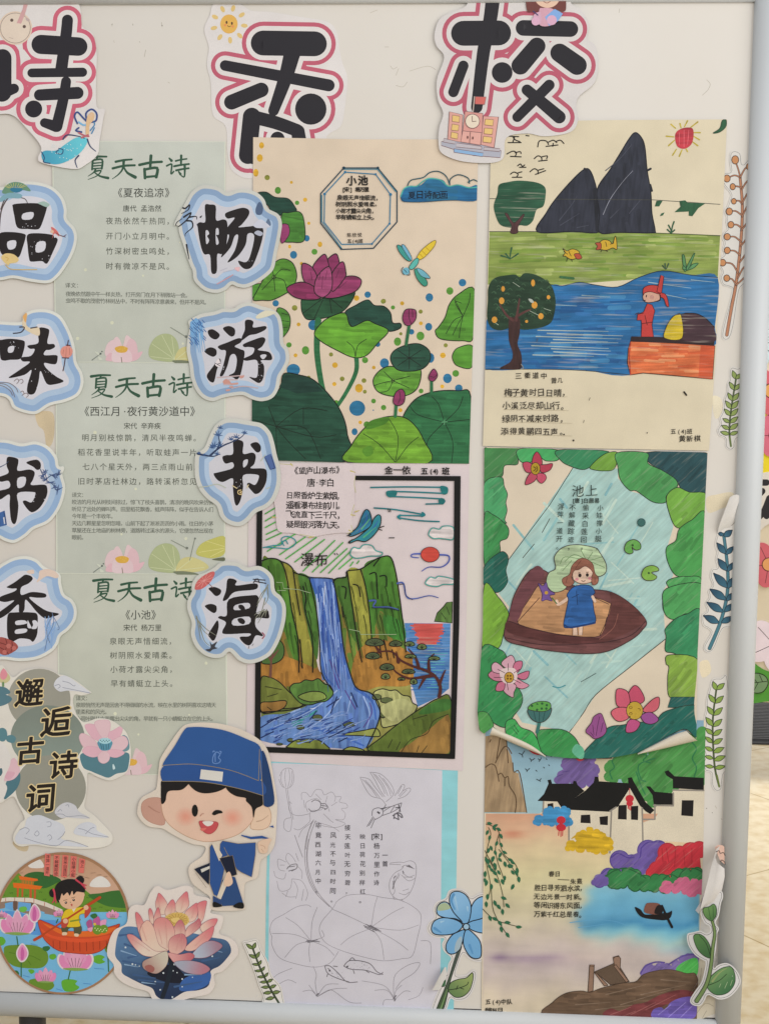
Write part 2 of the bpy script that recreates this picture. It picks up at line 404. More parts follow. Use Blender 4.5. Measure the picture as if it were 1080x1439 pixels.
m1 = nt.nodes.new('ShaderNodeMix'); m1.data_type = 'RGBA'; m1.blend_type = 'MULTIPLY'; m1.inputs[0].default_value = 1
m2 = nt.nodes.new('ShaderNodeMix'); m2.data_type = 'RGBA'; m2.blend_type = 'MULTIPLY'; m2.inputs[0].default_value = .7
L(tc.outputs['Object'], mp.inputs[0]); L(mp.outputs[0], br.inputs['Vector']); L(tc.outputs['Object'], n1.inputs['Vector']); L(tc.outputs['Object'], n2.inputs['Vector'])
L(n1.outputs['Fac'], rp.inputs[0]); L(n2.outputs['Distance'], r2.inputs[0]); L(rp.outputs[0], m1.inputs[6]); L(br.outputs['Color'], m1.inputs[7]); L(m1.outputs[2], m2.inputs[6]); L(r2.outputs[0], m2.inputs[7]); L(m2.outputs[2], b.inputs['Base Color'])
solid('floor', [(-9,-9,0),(9,-9,0),(9,9,0),(-9,9,0)], [(0,1,2,3)], fm, kind='structure')
YB = 2.7                      # the second board stands this far behind the first
YW = 6.0
wallm = mat('wall_paint', (.66, .62, .53), .8, .1, noise=(3, (1,1,1), (.62,.58,.49)))
wx0 = 1.1; wz1 = pxplane(1080, 362, y=YW)[2]; wz0 = .9
wr = empty('back_wall', (0, YW, 0), 'cream painted far wall with a bright window behind the second board', 'wall')
for nm, lo, hi in (('wall_panel', (-9, YW, 0), (9, YW+.2, wz0)), ('wall_panel', (-9, YW, wz1), (9, YW+.2, 4)), ('wall_panel', (-9, YW, wz0), (wx0, YW+.2, wz1)), ('wall_panel', (4.6, YW, wz0), (9, YW+.2, wz1))):
    box(nm, lo, hi, wallm, wr)
fw = mat('window_frame_paint', (.75, .74, .70), .4)
wf = box('window', (wx0, YW+.02, wz1-.05), (4.6, YW+.14, wz1), fw, wr)
o = box('window_mullion', (2.75, YW+.02, wz0), (2.82, YW+.14, wz1-.05), fw, wr)
o = box('window_pane', (wx0, YW+.16, wz0), (4.6, YW+.165, wz1), mat('window_daylight', (.93, .97, 1), .3, emit=1.6), wr)
# second display board
p0 = pxplane(1040, 440, y=YB); p1 = pxplane(1040, 986, y=YB)
xl = pxplane(1030, 700, y=YB)[0]
b2 = empty('far_display_board', (xl+.9, YB, 0), 'cream display board with paper flowers standing further back behind the first board', 'display board')
cream = mat('far_board_face', (.70, .62, .47), .6, .2, noise=(5, (1,1,1), (.66,.57,.42)))
alu = mat('aluminium', (.63, .655, .67), .45, .4, 0, noise=(3, (1, 1, .15), (.58, .605, .62)))
box('panel', (xl, YB, p1[2]), (xl+1.8, YB+.03, p0[2]), cream, b2)
for sx_ in (xl+.6, xl+1.68): box('leg', (sx_, YB-.0, 0), (sx_+.04, YB+.03, p1[2]), alu, b2); box('foot', (sx_, YB-.22, 0), (sx_+.04, YB+.25, .03), alu, b2)
# ribbed black mat on the floor
q0 = pxplane(1043, 1046, z=0); q1 = pxplane(1043, 975, z=0)
mm = mat('mat_rubber', (.05, .05, .055), .7, .3)
V = []; Fc = []; nr = 34; W0 = 1.0
for i in range(nr):
    y0 = q0[1]+.03+(q1[1]-q0[1])*i/nr; y1 = y0+(q1[1]-q0[1])/nr*.55; k = len(V)
    for z in (.006, .013):
        for yy in (y0, y1):
            for xx in (q0[0]-.08, q0[0]+W0): V.append((xx, yy, z))
    Fc += [(k+4,k+5,k+7,k+6),(k,k+1,k+5,k+4),(k+2,k+6,k+7,k+3)]
mr = empty('floor_mat', (q0[0]+.4, q0[1]+.2, 0), 'black ribbed rubber mat lying on the floor by the far board', 'mat')
box('mat_base', (q0[0]-.1, q0[1], .001), (q0[0]+W0+.02, q1[1]+.06, .006), mm, mr); solid('ribs', V, Fc, mat('mat_rib', (.085, .085, .09), .7, .3), mr)
def flower(name, label, cx, cy, r, petal, centre, n=5, rp=.5, rc=.32, oc='5a3034', group='paper flowers on the far board', ph=.3):
    at(); t = Thing(name, label, 'paper flower', 3, (cx, cy+r), group, Y0=YB)
    p = t.part('petals', 'paper')
    p.fill([disc(cx+math.cos(ph+i*2*math.pi/n)*r*(1-rp), cy+math.sin(ph+i*2*math.pi/n)*r*(1-rp), r*rp*1.12, r*rp*.85, ph+i*2*math.pi/n) for i in range(n)], petal, rim=.002)
    p.lines([[(cx, cy), (cx+math.cos(ph+i*2*math.pi/n)*r*.85, cy+math.sin(ph+i*2*math.pi/n)*r*.85)] for i in range(n)], .8, oc)
    c = t.part('centre', 'paper'); c.circ(cx, cy, r*rc, oc); c.circ(cx, cy, r*rc-1.2, centre); t.done()
flower('paper_flower', 'pale blue daisy with orange centre on the far board', 1064, 477, 37, 'b9ccd2', 'd9a458', 12, .3, .34, '2c3b44')
flower('paper_flower', 'red flower with orange centre under the blue daisy on the far board', 1083, 549, 34, 'c2606a', 'cf9a5a', 5)
flower('paper_flower', 'pinkish red flower lying over the yellow sheet on the far board', 1088, 612, 29, 'c4687c', 'cf9a5a', 5, ph=.63)
flower('paper_flower', 'red flower with orange centre below the black lettering on the far board', 1079, 793, 31, 'bf606a', 'cf9660', 5, ph=.5)
flower('paper_flower', 'white cherry blossom with dark outlines at the foot of the far board', 1086, 905, 38, 'd3c6cf', '3a2f38', 5, .5, .16, '33282e', ph=.2)
at(); t = Thing('yellow_sheet', 'plain yellow sheet glued to the far board under a red flower', 'paper sheet', 1, (1080, 666), Y0=YB)
t.sheet('1050,560 1140,560 1140,664 1050,667', 'd6c32c', th=1); t.done()
t = Thing('lettering_cutout', 'black lettering with white edge under the yellow sheet on the far board', 'lettering', 2.5, (1080, 745), Y0=YB)
p = t.part('paper', 'paper'); p.blob('1048,672 1140,668 1145,740 1085,735 1064,747 1050,738', 'c9c3bb', rim=.002)
p = t.part('lettering', 'print'); p.lines(['1052,678 1076,678', '1070,690 1056,704', '1052,734 1070,722 1080,700', '1076,725 1088,690 1098,720'], 9, '2a282c'); t.done()
t = Thing('green_hill_cutout', 'green paper hill along the foot of the far board', 'paper hill', 1.5, (1090, 985), Y0=YB)
p = t.part('paper', 'paper'); p.blob('1030,925 1050,926 1075,942 1110,950 1140,960 1140,984 1085,985 1030,985', '4f8f3a', rim=.001); t.done()
t = Thing('paper_leaf', 'dark green leaf with drawn veins below the cherry blossom on the far board', 'paper leaf', 4, (1064, 974), Y0=YB)
p = t.part('leaf', 'paper'); p.fo('1048,958 1058,946 1073,949 1078,960 1070,972 1056,972', '6d8a66', '24301f', 1.2, rim=.002); p.lines(['1050,960 1076,957', '1056,950 1062,958', '1066,948 1070,957', '1058,970 1064,959'], .9, '24301f'); t.done()
# ================================================================ the display board
TR = px3([(1060.4, 1.5)])[0]; BR = px3([(1006, 1434)])[0]; BL = px3([(0, 1395)])[0]
XR = (TR[0]+BR[0])/2; ZT = TR[2]; ZB = (BR[2]*.6+BL[2]*.4); XL = px3([(-330, 700)])[0][0]; RW = .030
print('board', XR, XL, ZT, ZB, TR, BR, BL)
bm = mat('board_face', (.775, .745, .70), .42, .32, noise=(3.2, (1, 1, 1), (.745, .70, .635)))
db = empty('display_board', ((XL+XR)/2, 0, 0), 'white display board in a rounded aluminium frame covered with pupils\' pictures', 'display board')
box('panel', (XL, 0, ZB), (XR, .016, ZT), bm, db)
def rail(name, a, bpt, out, parent):      # a rounded aluminium rail; out = direction away from the panel
    a = np.array(a); bpt = np.array(bpt); out = np.array(out, float); V = []; Fc = []
    prof = [(-.0015, .0), (-.0015, -.004), (.001, -.0075), (.005, -.0105), (.010, -.0125), (.015, -.0132), (.020, -.0122), (.025, -.0095), (.029, -.005), (.0305, .001), (.0305, .018), (.027, .024), (.0, .024)]
    n = len(prof)
    for e in (a, bpt):
        for u, y in prof: V.append(tuple(e+out*u+np.array((0, y, 0))))
    for i in range(n): Fc.append((i, (i+1) % n, n+(i+1) % n, n+i))
    Fc += [tuple(range(n))[::-1], tuple(range(n, 2*n))]
    import bmesh
    o = solid(name, V, Fc, alu, parent, True)
    b_ = bmesh.new(); b_.from_mesh(o.data); bmesh.ops.recalc_face_normals(b_, faces=b_.faces); b_.to_mesh(o.data); b_.free()
    return o
g_ = .0008
rail('frame_rail', (XR, 0, ZB-.0295), (XR, 0, ZT+.028), (1, 0, 0), db)
rail('frame_rail', (XL, 0, ZB-.0295), (XL, 0, ZT+.028), (-1, 0, 0), db)
rail('frame_rail', (XL+g_, 0, ZT), (XR-g_, 0, ZT), (0, 0, 1), db)
rail('frame_rail', (XL+g_, 0, ZB), (XR-g_, 0, ZB), (0, 0, -1), db)
dark = mat('seam_dark', (.06, .055, .05), .7)
solid('seam', [(XL, -.0002, ZB), (XR-.002, -.0002, ZB), (XR-.002, -.0002, ZB+.0032), (XL, -.0002, ZB+.002)], [(0, 1, 2, 3)], dark, db)
legm = mat('leg_plastic', (.03, .03, .032), .5, .4)
lp = pxplane(46, 1430, y=.02)
for lx in (lp[0], XR-.18):
    V = []; Fc = []; n = 14; h = ZB-.012
    for z in (.05, h):
        for i in range(n): V.append((lx+.017*math.cos(i*2*math.pi/n), .02+.022*math.sin(i*2*math.pi/n), z))
    Fc = [(i, (i+1) % n, n+(i+1) % n, n+i) for i in range(n)]
    lg = solid('leg', V, Fc, legm, db, True); box('foot', (lx-.025, -.25, .0), (lx+.025, .28, .05), legm, db, .008)

# old glue and scuffs on the board face
at(); tb = Thing('board_marks', 'x', 'x', .03, (500, 1400)); tb.loc = tuple(db.location); node_mat('stain', .6, fine=.08, blotch=.12)
p = tb.part('glue_stain', 'stain'); p.blob('50,583 58,578 74,580 77,600 74,622 66,628 62,606 54,598', 'c0b195'); p.blob('18,1184 30,1180 40,1186 38,1196 26,1194', 'b8a98e')
p = tb.part('glue_stain', 'stain'); p.blob('992,700 1006,695 1028,692 1030,706 1010,716 994,720', 'cabfa6'); p.blob('982,932 994,928 998,944 986,952', 'cabfa6'); p.blob('1000,558 1012,560 1015,578 1004,588', 'd0c8b2')
p = tb.part('scuffs', 'stain'); p.lines(['548,92 552,97 558,94', '560,96 556,106', '575,100 600,93 612,98', '556,120 566,122 572,115', '540,66 546,66', '520,18 530,14', '157,34 158,37', '187,33 187,36', '227,31 228,38', '160,57 161,60', '196,58 197,60', '236,115 239,117', '992,112 997,118 994,126 986,134', '870,12 869,18', '1012,1150 1014,1152', '1004,1132 1006,1136', '205,70 203,80', '330,520 331,530'], .6, 'a39c8f'); p.dots([(158, 34, .6), (228, 36, .8), (187, 35, .5), (992, 1136, .7), (1000, 1142, .6)], '6f675c')
for p in tb.parts: p.build(db)
# ================================================================ title characters
def offset_strokes(st, d):
    return [(p, a+2*d, b+2*d) for p, a, b in st]
def stroke_polys(st):
    polys = []
    for p, a, b in st:
        p = pts(p) if isinstance(p, str) else p
        q = smooth(p, False, 4) if len(p) > 2 else (p if len(p) > 1 else [p[0], (p[0][0]+.01, p[0][1])])
        l, r, c, W = ribbon(q, a, b)
        polys += quads(l, r, c, W)
        for i in range(len(c)): polys.append(disc(c[i][0], c[i][1], W[i]/2, n=28))
    return polys
GT = 'large title characters cut out along the top of the board'
INK = '26242a'; PINK = 'b25a6d'; WH = 'cdc9c8'
_cb = [0]
def curl_bend(out, a):       # cut card that lifts a little towards two of its edges
    q = np.array(pts(out)); c = (q.min(0)+q.max(0))/2; r = (q.max(0)-q.min(0)).max()/2; _cb[0] += 1; th = _cb[0]*1.9; d = np.array((math.cos(th), math.sin(th)))
    return lambda v: a*(((v-c)@d)/r)**2*np.where(((v-c)@d) > 0, 1.0, .35)
def title(label, backing, st, z, base, lift=.0016):
    t = Thing('title_character', label, 'lettering cutout', z, base, GT, bend=curl_bend(backing, lift), grid=5)
    t.sheet(backing, WH, name='backing_paper', sm=True)
    c = t.part('character'); 
    c.fill(stroke_polys(offset_strokes(st, 12.6)), PINK); c.fill(stroke_polys(offset_strokes(st, 6.6)), WH); c.fill(stroke_polys(st), INK)
    return t, c
at()
t, c = title('large pink edged black character with a bubble tea cup and a flying fairy', '-60,60 -40,-20 0,-26 40,-12 66,0 84,-2 106,0 114,12 117,38 131,48 137,75 136,110 137,150 148,154 146,168 141,198 138,218 120,233 108,238 84,235 60,229 55,222 59,206 38,180 20,163 0,161 -40,170',
  [('96,29 94,50 87,100', 15.5, 17), ('59,63 111,66', 27, 26), ('46,103 117,102', 12.5, 13), ('57,134 110,131', 16, 17), ('94,115 90,140 81,178', 14, 16), ('80,178 64,173', 16, 13), ('48.6,153.6', 24, 24), ('5,82 4,130', 25, 27), ('4,130 21,125', 20, 14)], 2.6, (40, 238))
c.poly('28,72 35,70 45,83 36,85 31,91', WH)
d = t.part('bubble_tea_picture'); d.circ(23, 40, 23.5, 'c9b8a8'); d.circ(23, 40, 21.5, '8d7f78'); d.circ(23, 40, 20.6, 'cdbfb1'); d.dots([(18, 29, 2.4), (35.5, 38, 2.4)], '5a4b45'); d.poly('37,-2 43,-2 36,22 31,34 25,33 33,14', 'b58f90'); d.poly('37,24 43,28 43,32 38,29', 'a99996'); d.lines(['14,53 20,55'], .6, 'a09088')
d = t.part('fairy_picture'); tl = '3c86a0'
d.blob('60,216 66,212 80,212 92,204 108,194 122,194 124,200 116,213 102,224 84,231 70,230 62,226', '3f8ea8', grad=(60,225,122,196,'5db0bd')); d.lines(['60,214 64,222 63,228 72,230', '84,211 80,215 88,217 90,211 84,209'], 1.4, '2b4266'); d.dots([(random.uniform(72, 116), random.uniform(202, 226), .7) for i in range(26)], 'cfe0e2')
d.lines(['90,196 96,190 112,192 120,195', '124,196 128,206 136,213', '112,219 107,226 110,236'], 2.2, '33405f', w1=1); d.lines(['110,174 106,164 110,158 118,166 124,172', '124,172 122,160 130,154 137,160 136,170 128,172', '112,180 108,184 116,186'], 2.4, '35477a'); d.lines(['112,172 118,176 123,176'], 2.2, '6ea4c8')
d.blob('124,164 130,158 134,162 132,170 127,176 126,190 122,190 122,178', 'c9ab86'); d.dots([(129, 162, 3.2)], 'd6b79a'); d.lines(['112,187 120,191 126,192', '116,194 125,190'], 2.4, 'a35f66'); d.lines(['128,184 134,176 133,172', '134,180 130,188'], 1.6, '3f78a0'); t.done()
at(3.6, 270, 0)
t, c = title('large pink edged black character with a smiling sun on its corner', '90,80 110,20 190,8 250,25 300,55 400,62 540,85 680,110 730,160 745,250 760,320 785,400 770,560 750,640 680,690 640,800 330,900 210,870 180,780 170,640 105,580 95,420 75,330 85,240 62,150',
  [('360,218 618,222', 35, 35), ('506,270 470,400 412,560', 23, 15), ('168,332 690,432', 15, 17), ('200,517 350,455', 21, 20.5), ('600,552', 44, 44), ('302,590 282,785', 25, 25), ('300,590 420,620 530,660', 19, 18), ('535,665 545,730', 19, 20), ('432,702', 20, 20), ('282,785 400,810', 22, 22)], .35, (300, 900), .0004)
d = t.part('sun_picture'); d.fill([disc(*xf(187+78*math.cos(a*.6981+.1), 122+82*math.sin(a*.6981+.1)), 4.8, 2.9, a*.6981+.1) for a in range(9)], 'cdb377'); d.circ(187, 122, 12.2, 'd9ad58', ry=13.4); d.dots([(175, 114, 1.4, 2.3), (202, 119, 1.4, 2.3)], '5b4330'); d.dots([(168, 128, 1.8), (206, 134, 1.8)], 'd98f5c'); d.lines(['180,130 187,136 196,132'], .8, '6b4630'); t.done()
at(4, 590, 0)
t, c = title('large pink edged black character with a pink school building and a girl reading', '275,0 245,45 120,100 82,190 92,260 135,325 95,450 100,560 130,640 108,720 104,810 125,865 220,905 340,918 430,912 470,880 485,775 600,752 700,768 840,745 885,680 880,560 975,470 1000,360 985,265 935,215 950,140 900,60 845,20 830,-80 660,-110 580,-80 470,-60 300,-40',
  [('410,-20 392,120 355,300 318,605', 20, 16), ('244,190 440,188', 35, 35), ('243,372 187,520', 14.5, 14.5), ('460,410', 29, 29), ('580,160 842,167', 22, 22), ('655,262 562,372', 24, 25), ('782,300 880,370', 26, 27), ('600,508 780,660', 15.5, 18), ('724,480 545,660', 15, 14)], 3.2, (300, 918))
c.poly('685,400 708,384 712,398 680,412', WH)
d = t.part('school_picture'); oc = '7d5a5c'
d.fo('120,798 190,790 380,818 455,850 450,888 300,876 120,820', 'a9abb8', oc, .8, sm=False); d.fo('205,805 345,825 345,842 200,828', 'b9b3ba', oc, .7, sm=False); d.fo('190,838 355,862 350,882 190,858', '88add2', oc, .7, sm=False); d.fo('135,780 200,795 195,812 130,800', 'b5afb5', oc, .7, sm=False); d.fo('360,828 448,838 446,854 355,846', 'b5afb5', oc, .7, sm=False)
d.fo('165,630 240,648 232,802 155,785', 'd29f95', oc, 1, sm=False); d.fo('355,655 440,660 415,832 340,815', 'd29f95', oc, 1, sm=False); d.fo('252,628 352,640 348,748 240,738', 'cf968e', oc, 1, sm=False); d.fo('240,738 345,748 338,818 228,800', 'd6a49a', oc, 1, sm=False)
for wq in ('182,650 222,656 220,690 180,685', '180,700 218,706 214,738 176,734', '176,744 212,752 210,784 172,776', '366,672 412,676 408,710 362,704', '362,722 408,726 404,758 358,754', '356,768 404,774 398,806 352,800'): d.fo(wq, 'd9b978', '8a5f54', .8, sm=False)
d.circ(294, 684, 10.4, oc); d.circ(294, 684, 9.5, 'ddd0bd'); d.lines(['292,656 293,686', '293,686 314,684'], .9, '6b4a4a', sm=False); d.lines(['282,746 278,808'], .8, oc); d.dots([(267, 774, 1.1, 2.2), (296, 778, 1.1, 2.2)], '6a4440'); d.poly('302,545 308,545 300,634 294,634', 'b8a9a0'); d.fo('310,546 370,548 362,590 308,588', 'c96a63', oc, .8, sm=False)
d = t.part('girl_picture'); d.blob('598,60 605,-60 700,-130 800,-60 818,50 795,72 760,60 640,70', '70403c'); d.fo('640,-60 660,-95 720,-100 775,-70 782,0 755,38 712,50 668,35 642,0', 'd9b9a4', '8d5c50', .6); d.lines(['690,12 712,22 736,8', '668,-4 684,-8', '742,-8 760,-4'], .9, '8d5550'); d.blob('668,60 690,50 735,52 752,72 748,140 672,146', 'c99cac'); d.blob('640,85 672,72 680,110 672,140 640,140 632,118', 'c9a2b6'); d.poly('700,100 754,55 800,82 770,125 722,150', '7fa5d8'); d.circ(738, 118, 7, 'cfa5bd'); d.circ(648, 124, 6, 'cfa5bd'); d.lines(['634,68 660,90'], 1.6, '44406a'); t.done()
# ================================================================ blue cloud characters
def inner_fill(part, o, d, c, h=2.4):      # everything deeper than d inside a cut edge
    o = np.array(o); b = np.roll(o, -1, 0); lo = o.min(0); hi = o.max(0)
    xs = np.arange(lo[0]-h, hi[0]+2*h, h); ys = np.arange(lo[1]-h, hi[1]+2*h, h); gx, gy = np.meshgrid(xs, ys); P = np.stack([gx.ravel(), gy.ravel()], 1)
    best = np.full(len(P), 1e9); ins = np.zeros(len(P), bool)
    for p, q in zip(o, b):
        e = q-p; t = np.clip(((P-p)@e)/(e@e+1e-12), 0, 1); best = np.minimum(best, np.linalg.norm(P-(p+t[:, None]*e), axis=1))
        cr = (p[1] > P[:, 1]) != (q[1] > P[:, 1])
        if cr.any(): ins ^= cr & (P[:, 0] < (q[0]-p[0])*(P[:, 1]-p[1])/((q[1]-p[1]) or 1e-9)+p[0])
    f = (np.where(ins, best, -best)-d).reshape(gx.shape); V = []; T = []
    for i in range(len(ys)-1):
        for j in range(len(xs)-1):
            cs = [(i, j), (i, j+1), (i+1, j+1), (i+1, j)]; fv = [f[k] for k in cs]
            if max(fv) <= 0: continue
            pg = []
            for k in range(4):
                a, e = cs[k], cs[(k+1) % 4]; fa, fe = fv[k], fv[(k+1) % 4]; pa = (xs[a[1]], ys[a[0]]); pe = (xs[e[1]], ys[e[0]])
                if fa > 0: pg.append(pa)
                if (fa > 0) != (fe > 0): t = fa/(fa-fe); pg.append((pa[0]+(pe[0]-pa[0])*t, pa[1]+(pe[1]-pa[1])*t))
            n = len(V); V += pg; T += [(n, n+k, n+k+1) for k in range(1, len(pg)-1)]
    part.t.k += 1; part._add(np.array(V), T, col(c))
GC = 'cloud shaped blue character cutouts in two columns'
def cloud(label, out, blacks, holes, z, base, bands=(4.2, 12.5, 20.5), strokes=None):
    t = Thing('cloud_character', label, 'lettering cutout', z, base, GC, bend=curl_bend(out, .0014), grid=5)
    o = smooth(out); t.sheet([o], 'b9bab5', name='backing_paper')
    b_ = t.part('cloud_bands')
    for d_, c_ in zip(bands, ('8098b6', '9fb3ca', 'b9b9c1')): inner_fill(b_, o, d_, c_)
    c = t.part('character'); c.fill([smooth(q, True, 4) for q in blacks]+(stroke_polys(strokes) if strokes else []), '231f20')
    if holes: c.fill([smooth(q, True, 3) for q in holes], 'b9b9c1')
    return t, c
def specks(c, x0, y0, x1, y1, n=9): c.dots([(random.uniform(x0, x1), random.uniform(y0, y1), random.uniform(.3, .7)) for i in range(n)], 'b9b9c1')
def twigs(d, c, paths, w, leaves=(), lw=2.2):
    d.lines(paths, w, c, w1=w*.5)
    d.lines([q for q in leaves], lw, c, w1=.4, sm=False)
# left column -----------------------------------------------------
at(4.5, 0, 190)
t, c = cloud('blue edged cutout of three stacked box shapes with a pine branch and a red bird', '-220,420 -150,330 -40,310 20,330 60,300 130,295 230,297 330,325 400,390 427,470 428,530 478,590 492,660 468,750 420,835 370,900 310,936 200,926 90,905 0,918 -130,900 -230,760 -240,560',
  ['95,437 200,430 298,438 302,460 285,520 262,580 240,597 180,594 130,592 108,570 96,510 87,460', '2,622 80,613 160,625 167,650 150,710 130,765 105,775 40,765 10,742 0,690', '178,632 240,620 335,630 348,648 360,648 370,668 340,740 310,805 292,812 270,797 205,800 190,780 180,700'], ['152,497 216,488 207,530 148,533', '53,675 106,667 101,714 60,722', '240,680 292,674 286,730 233,740'], 2.6, (120, 930), strokes=None)
specks(c, 110, 560, 235, 590, 6); specks(c, 200, 640, 330, 790, 14)
d = t.part('pine_and_bird_picture'); d.lines(['0,600 10,500 30,440 70,390 130,395 165,405 180,430', '70,390 40,400 10,470'], 2.4, '4d4444', w1=1); d.blob('20,360 50,315 100,297 160,310 200,355 130,345 90,365 40,372', '5d7f6a'); d.blob('0,420 20,385 70,365 140,375 135,400 60,400 20,420', '6f93a0'); d.blob('245,430 285,420 320,440 300,455 262,440', '8aa09a'); d.blob('70,345 110,320 150,345 110,365', '2f6b86')
d.lines([f'{100+dx},{335} {100+dx*2.2},{300+abs(dx)*.5}' for dx in range(-36, 40, 8)], .7, 'a9a56a', sm=False); d.blob('328,582 350,590 372,612 380,640 350,622 335,655 340,620', 'b5635f'); d.lines(['360,618 400,640 425,630', '375,630 420,645'], .9, '5b3a44'); d.blob('330,600 345,605 342,620 325,615', 'd9b59c'); d.blob('15,770 45,748 95,755 125,785 110,805 70,812 60,825 30,800', 'c9b27c'); d.lines(['40,820 70,845 120,850 240,850', '40,770 60,780 50,795'], 1.2, 'b79a5c'); t.done()
at(4.5, 0, 420)
t, c = cloud('blue edged taste character with a red lantern and a white crane', '-200,160 -60,140 130,148 150,110 180,82 240,66 320,72 390,110 440,190 470,270 482,330 490,400 526,470 532,540 500,610 420,650 320,675 240,725 170,722 90,690 60,635 0,612 -150,620 -250,450',
  ['2,270 20,258 75,252 150,262 163,285 152,340 132,380 70,385 30,390 8,370', '255,182 310,190 316,215 305,280 345,285 352,305 320,322 295,325 285,355 360,355 370,375 360,410 330,412 285,405 300,440 360,490 408,520 350,540 300,535 262,455 250,520 228,590 200,605 178,590 180,540 205,450 160,480 60,500 120,455 195,400 150,395 138,370 200,360 225,318 195,315 180,295 245,280 247,230'], ['60,305 95,298 88,335 58,338'], 2.5, (100, 720))
specks(c, 70, 270, 130, 320, 8); specks(c, 200, 440, 380, 590, 14)
d = t.part('crane_and_lantern_picture'); d.blob('150,110 165,85 178,100 172,160 200,185 250,180 255,230 215,222 160,190 148,170', 'd0c1a8'); d.blob('150,110 165,85 176,100 168,150', 'c2965f'); d.lines(['90,218 140,210 160,180 130,178', '200,185 240,178'], 1.6, '38333c'); d.blob('388,330 405,302 445,298 465,325 455,360 420,375 395,360', 'c08378'); d.lines(['438,262 432,296', '400,372 440,374', '425,292 450,294', '418,378 412,420', '412,420 404,455'], 1.4, '4a3338'); d.lines(['408,320 404,350', '425,305 422,370', '445,310 448,355'], .6, '98605a')
d.lines(['0,535 40,540 80,570 100,620', '0,545 35,555 70,580 85,610', '-5,530 60,530 105,560 120,590', '95,520 115,505 125,520 112,535', '125,515 145,508 152,525 138,535', '135,590 150,582 158,598 145,610', '160,600 175,595 185,610 172,622'], .8, '6a5a5c'); t.done()
at(4.5, 0, 590)
t, c = cloud('blue edged book character in the left column with dark bamboo and a navy book', '-200,200 -100,130 40,125 140,148 230,135 310,165 365,230 378,290 405,292 412,310 400,345 418,420 405,500 370,580 310,650 220,690 170,735 100,775 40,765 -10,740 -120,700 -220,560 -240,350',
  ['50,240 75,232 118,245 122,270 118,320 190,312 225,330 215,375 202,410 285,408 304,430 300,480 260,550 215,582 185,570 150,520 165,508 205,520 228,470 215,455 118,462 122,540 112,630 95,658 75,630 66,540 64,470 0,505 -60,480 -40,455 62,430 60,385 10,390 -10,365 58,335 48,290', '172,268 235,250 262,270 262,305 240,315 215,295'], ['118,368 168,362 160,415 118,428'], 2.4, (90, 770))
specks(c, 200, 470, 290, 540, 6)
d = t.part('bamboo_and_book_picture'); d.lines(['262,312 290,370 330,400 385,440', '300,370 340,345 400,335', '0,300 40,280 60,260'], 1.4, '3a4a66', w1=.6)
for i in range(46):
    x, y = random.choice([(280, 350), (300, 375), (325, 395), (350, 425), (370, 440), (340, 350), (372, 345), (290, 330)]); a = random.uniform(0, 6.3); l_ = random.uniform(18, 40); d.lines([f'{x},{y} {x+l_*math.cos(a):.0f},{y+l_*math.sin(a)*.9:.0f}'], 2, '44557a', w1=.5, sm=False, step=(i % 8 == 0))
d.poly('-10,590 36,572 50,662 -8,678', '3a5a8c'); d.lines(['30,575 45,660', '0,600 5,660'], .9, '22355c'); d.poly('26,615 34,612 40,655 32,657', 'b9bcc6'); t.done()
at(4.5, 0, 760)
t, c = cloud('blue edged fragrance character in the left column with a bundle of red scrolls', '-200,200 -60,190 20,140 90,105 170,95 240,118 290,165 380,205 392,270 412,335 462,370 490,430 482,500 440,560 390,600 372,650 330,700 240,745 130,758 40,748 -80,740 -210,640 -240,400',
  ['60,282 100,258 140,228 165,212 200,220 212,240 185,268 140,292 140,340 200,322 260,325 295,335 292,355 240,358 190,355 230,395 300,440 378,458 340,478 290,488 240,450 190,390 165,372 160,430 145,450 125,445 120,400 60,455 0,490 -40,480 40,420 95,375 40,385 0,375 10,350 95,318 110,300 80,300 48,292', '55,465 100,450 200,450 240,462 244,520 240,590 215,635 190,620 130,615 85,635 60,620 50,570'], ['105,505 160,500 175,520 110,530', '105,560 160,552 178,560 165,578 105,585', '180,500 192,520 205,548 180,545'], 2.3, (120, 755))
d = t.part('scrolls_and_willow_picture'); d.blob('210,505 230,500 245,520 235,552 205,552 215,530', 'b9b9c1'); d.blob('260,185 330,178 375,215 360,235 300,222 240,260 250,225', 'c3b1a6'); d.blob('175,190 215,180 220,205 190,205', 'c3b1a6')
d.lines([f'{330+random.uniform(-40,30):.0f},{470+random.uniform(0,90):.0f} {310+random.uniform(-30,30):.0f},{600+random.uniform(-60,80):.0f}' for i in range(22)], 1.1, '7d9cc4', sm=False, w1=.5); d.lines(['335,450 345,520 310,600 290,690', '340,470 380,545 370,560', '330,480 300,560 320,640'], .8, '5d6d8c'); d.blob('0,610 40,612 100,640 120,672 90,700 40,720 0,705 -30,660', '8d4a45'); d.lines(['0,640 60,660 100,690', '0,670 40,690 60,715', '40,615 50,650 40,690', '80,635 85,665 75,700'], 1, '5c2a2a'); d.dots([(60, 662, 3.5), (95, 675, 3.2), (35, 700, 3.2)], 'a3605a'); t.done()
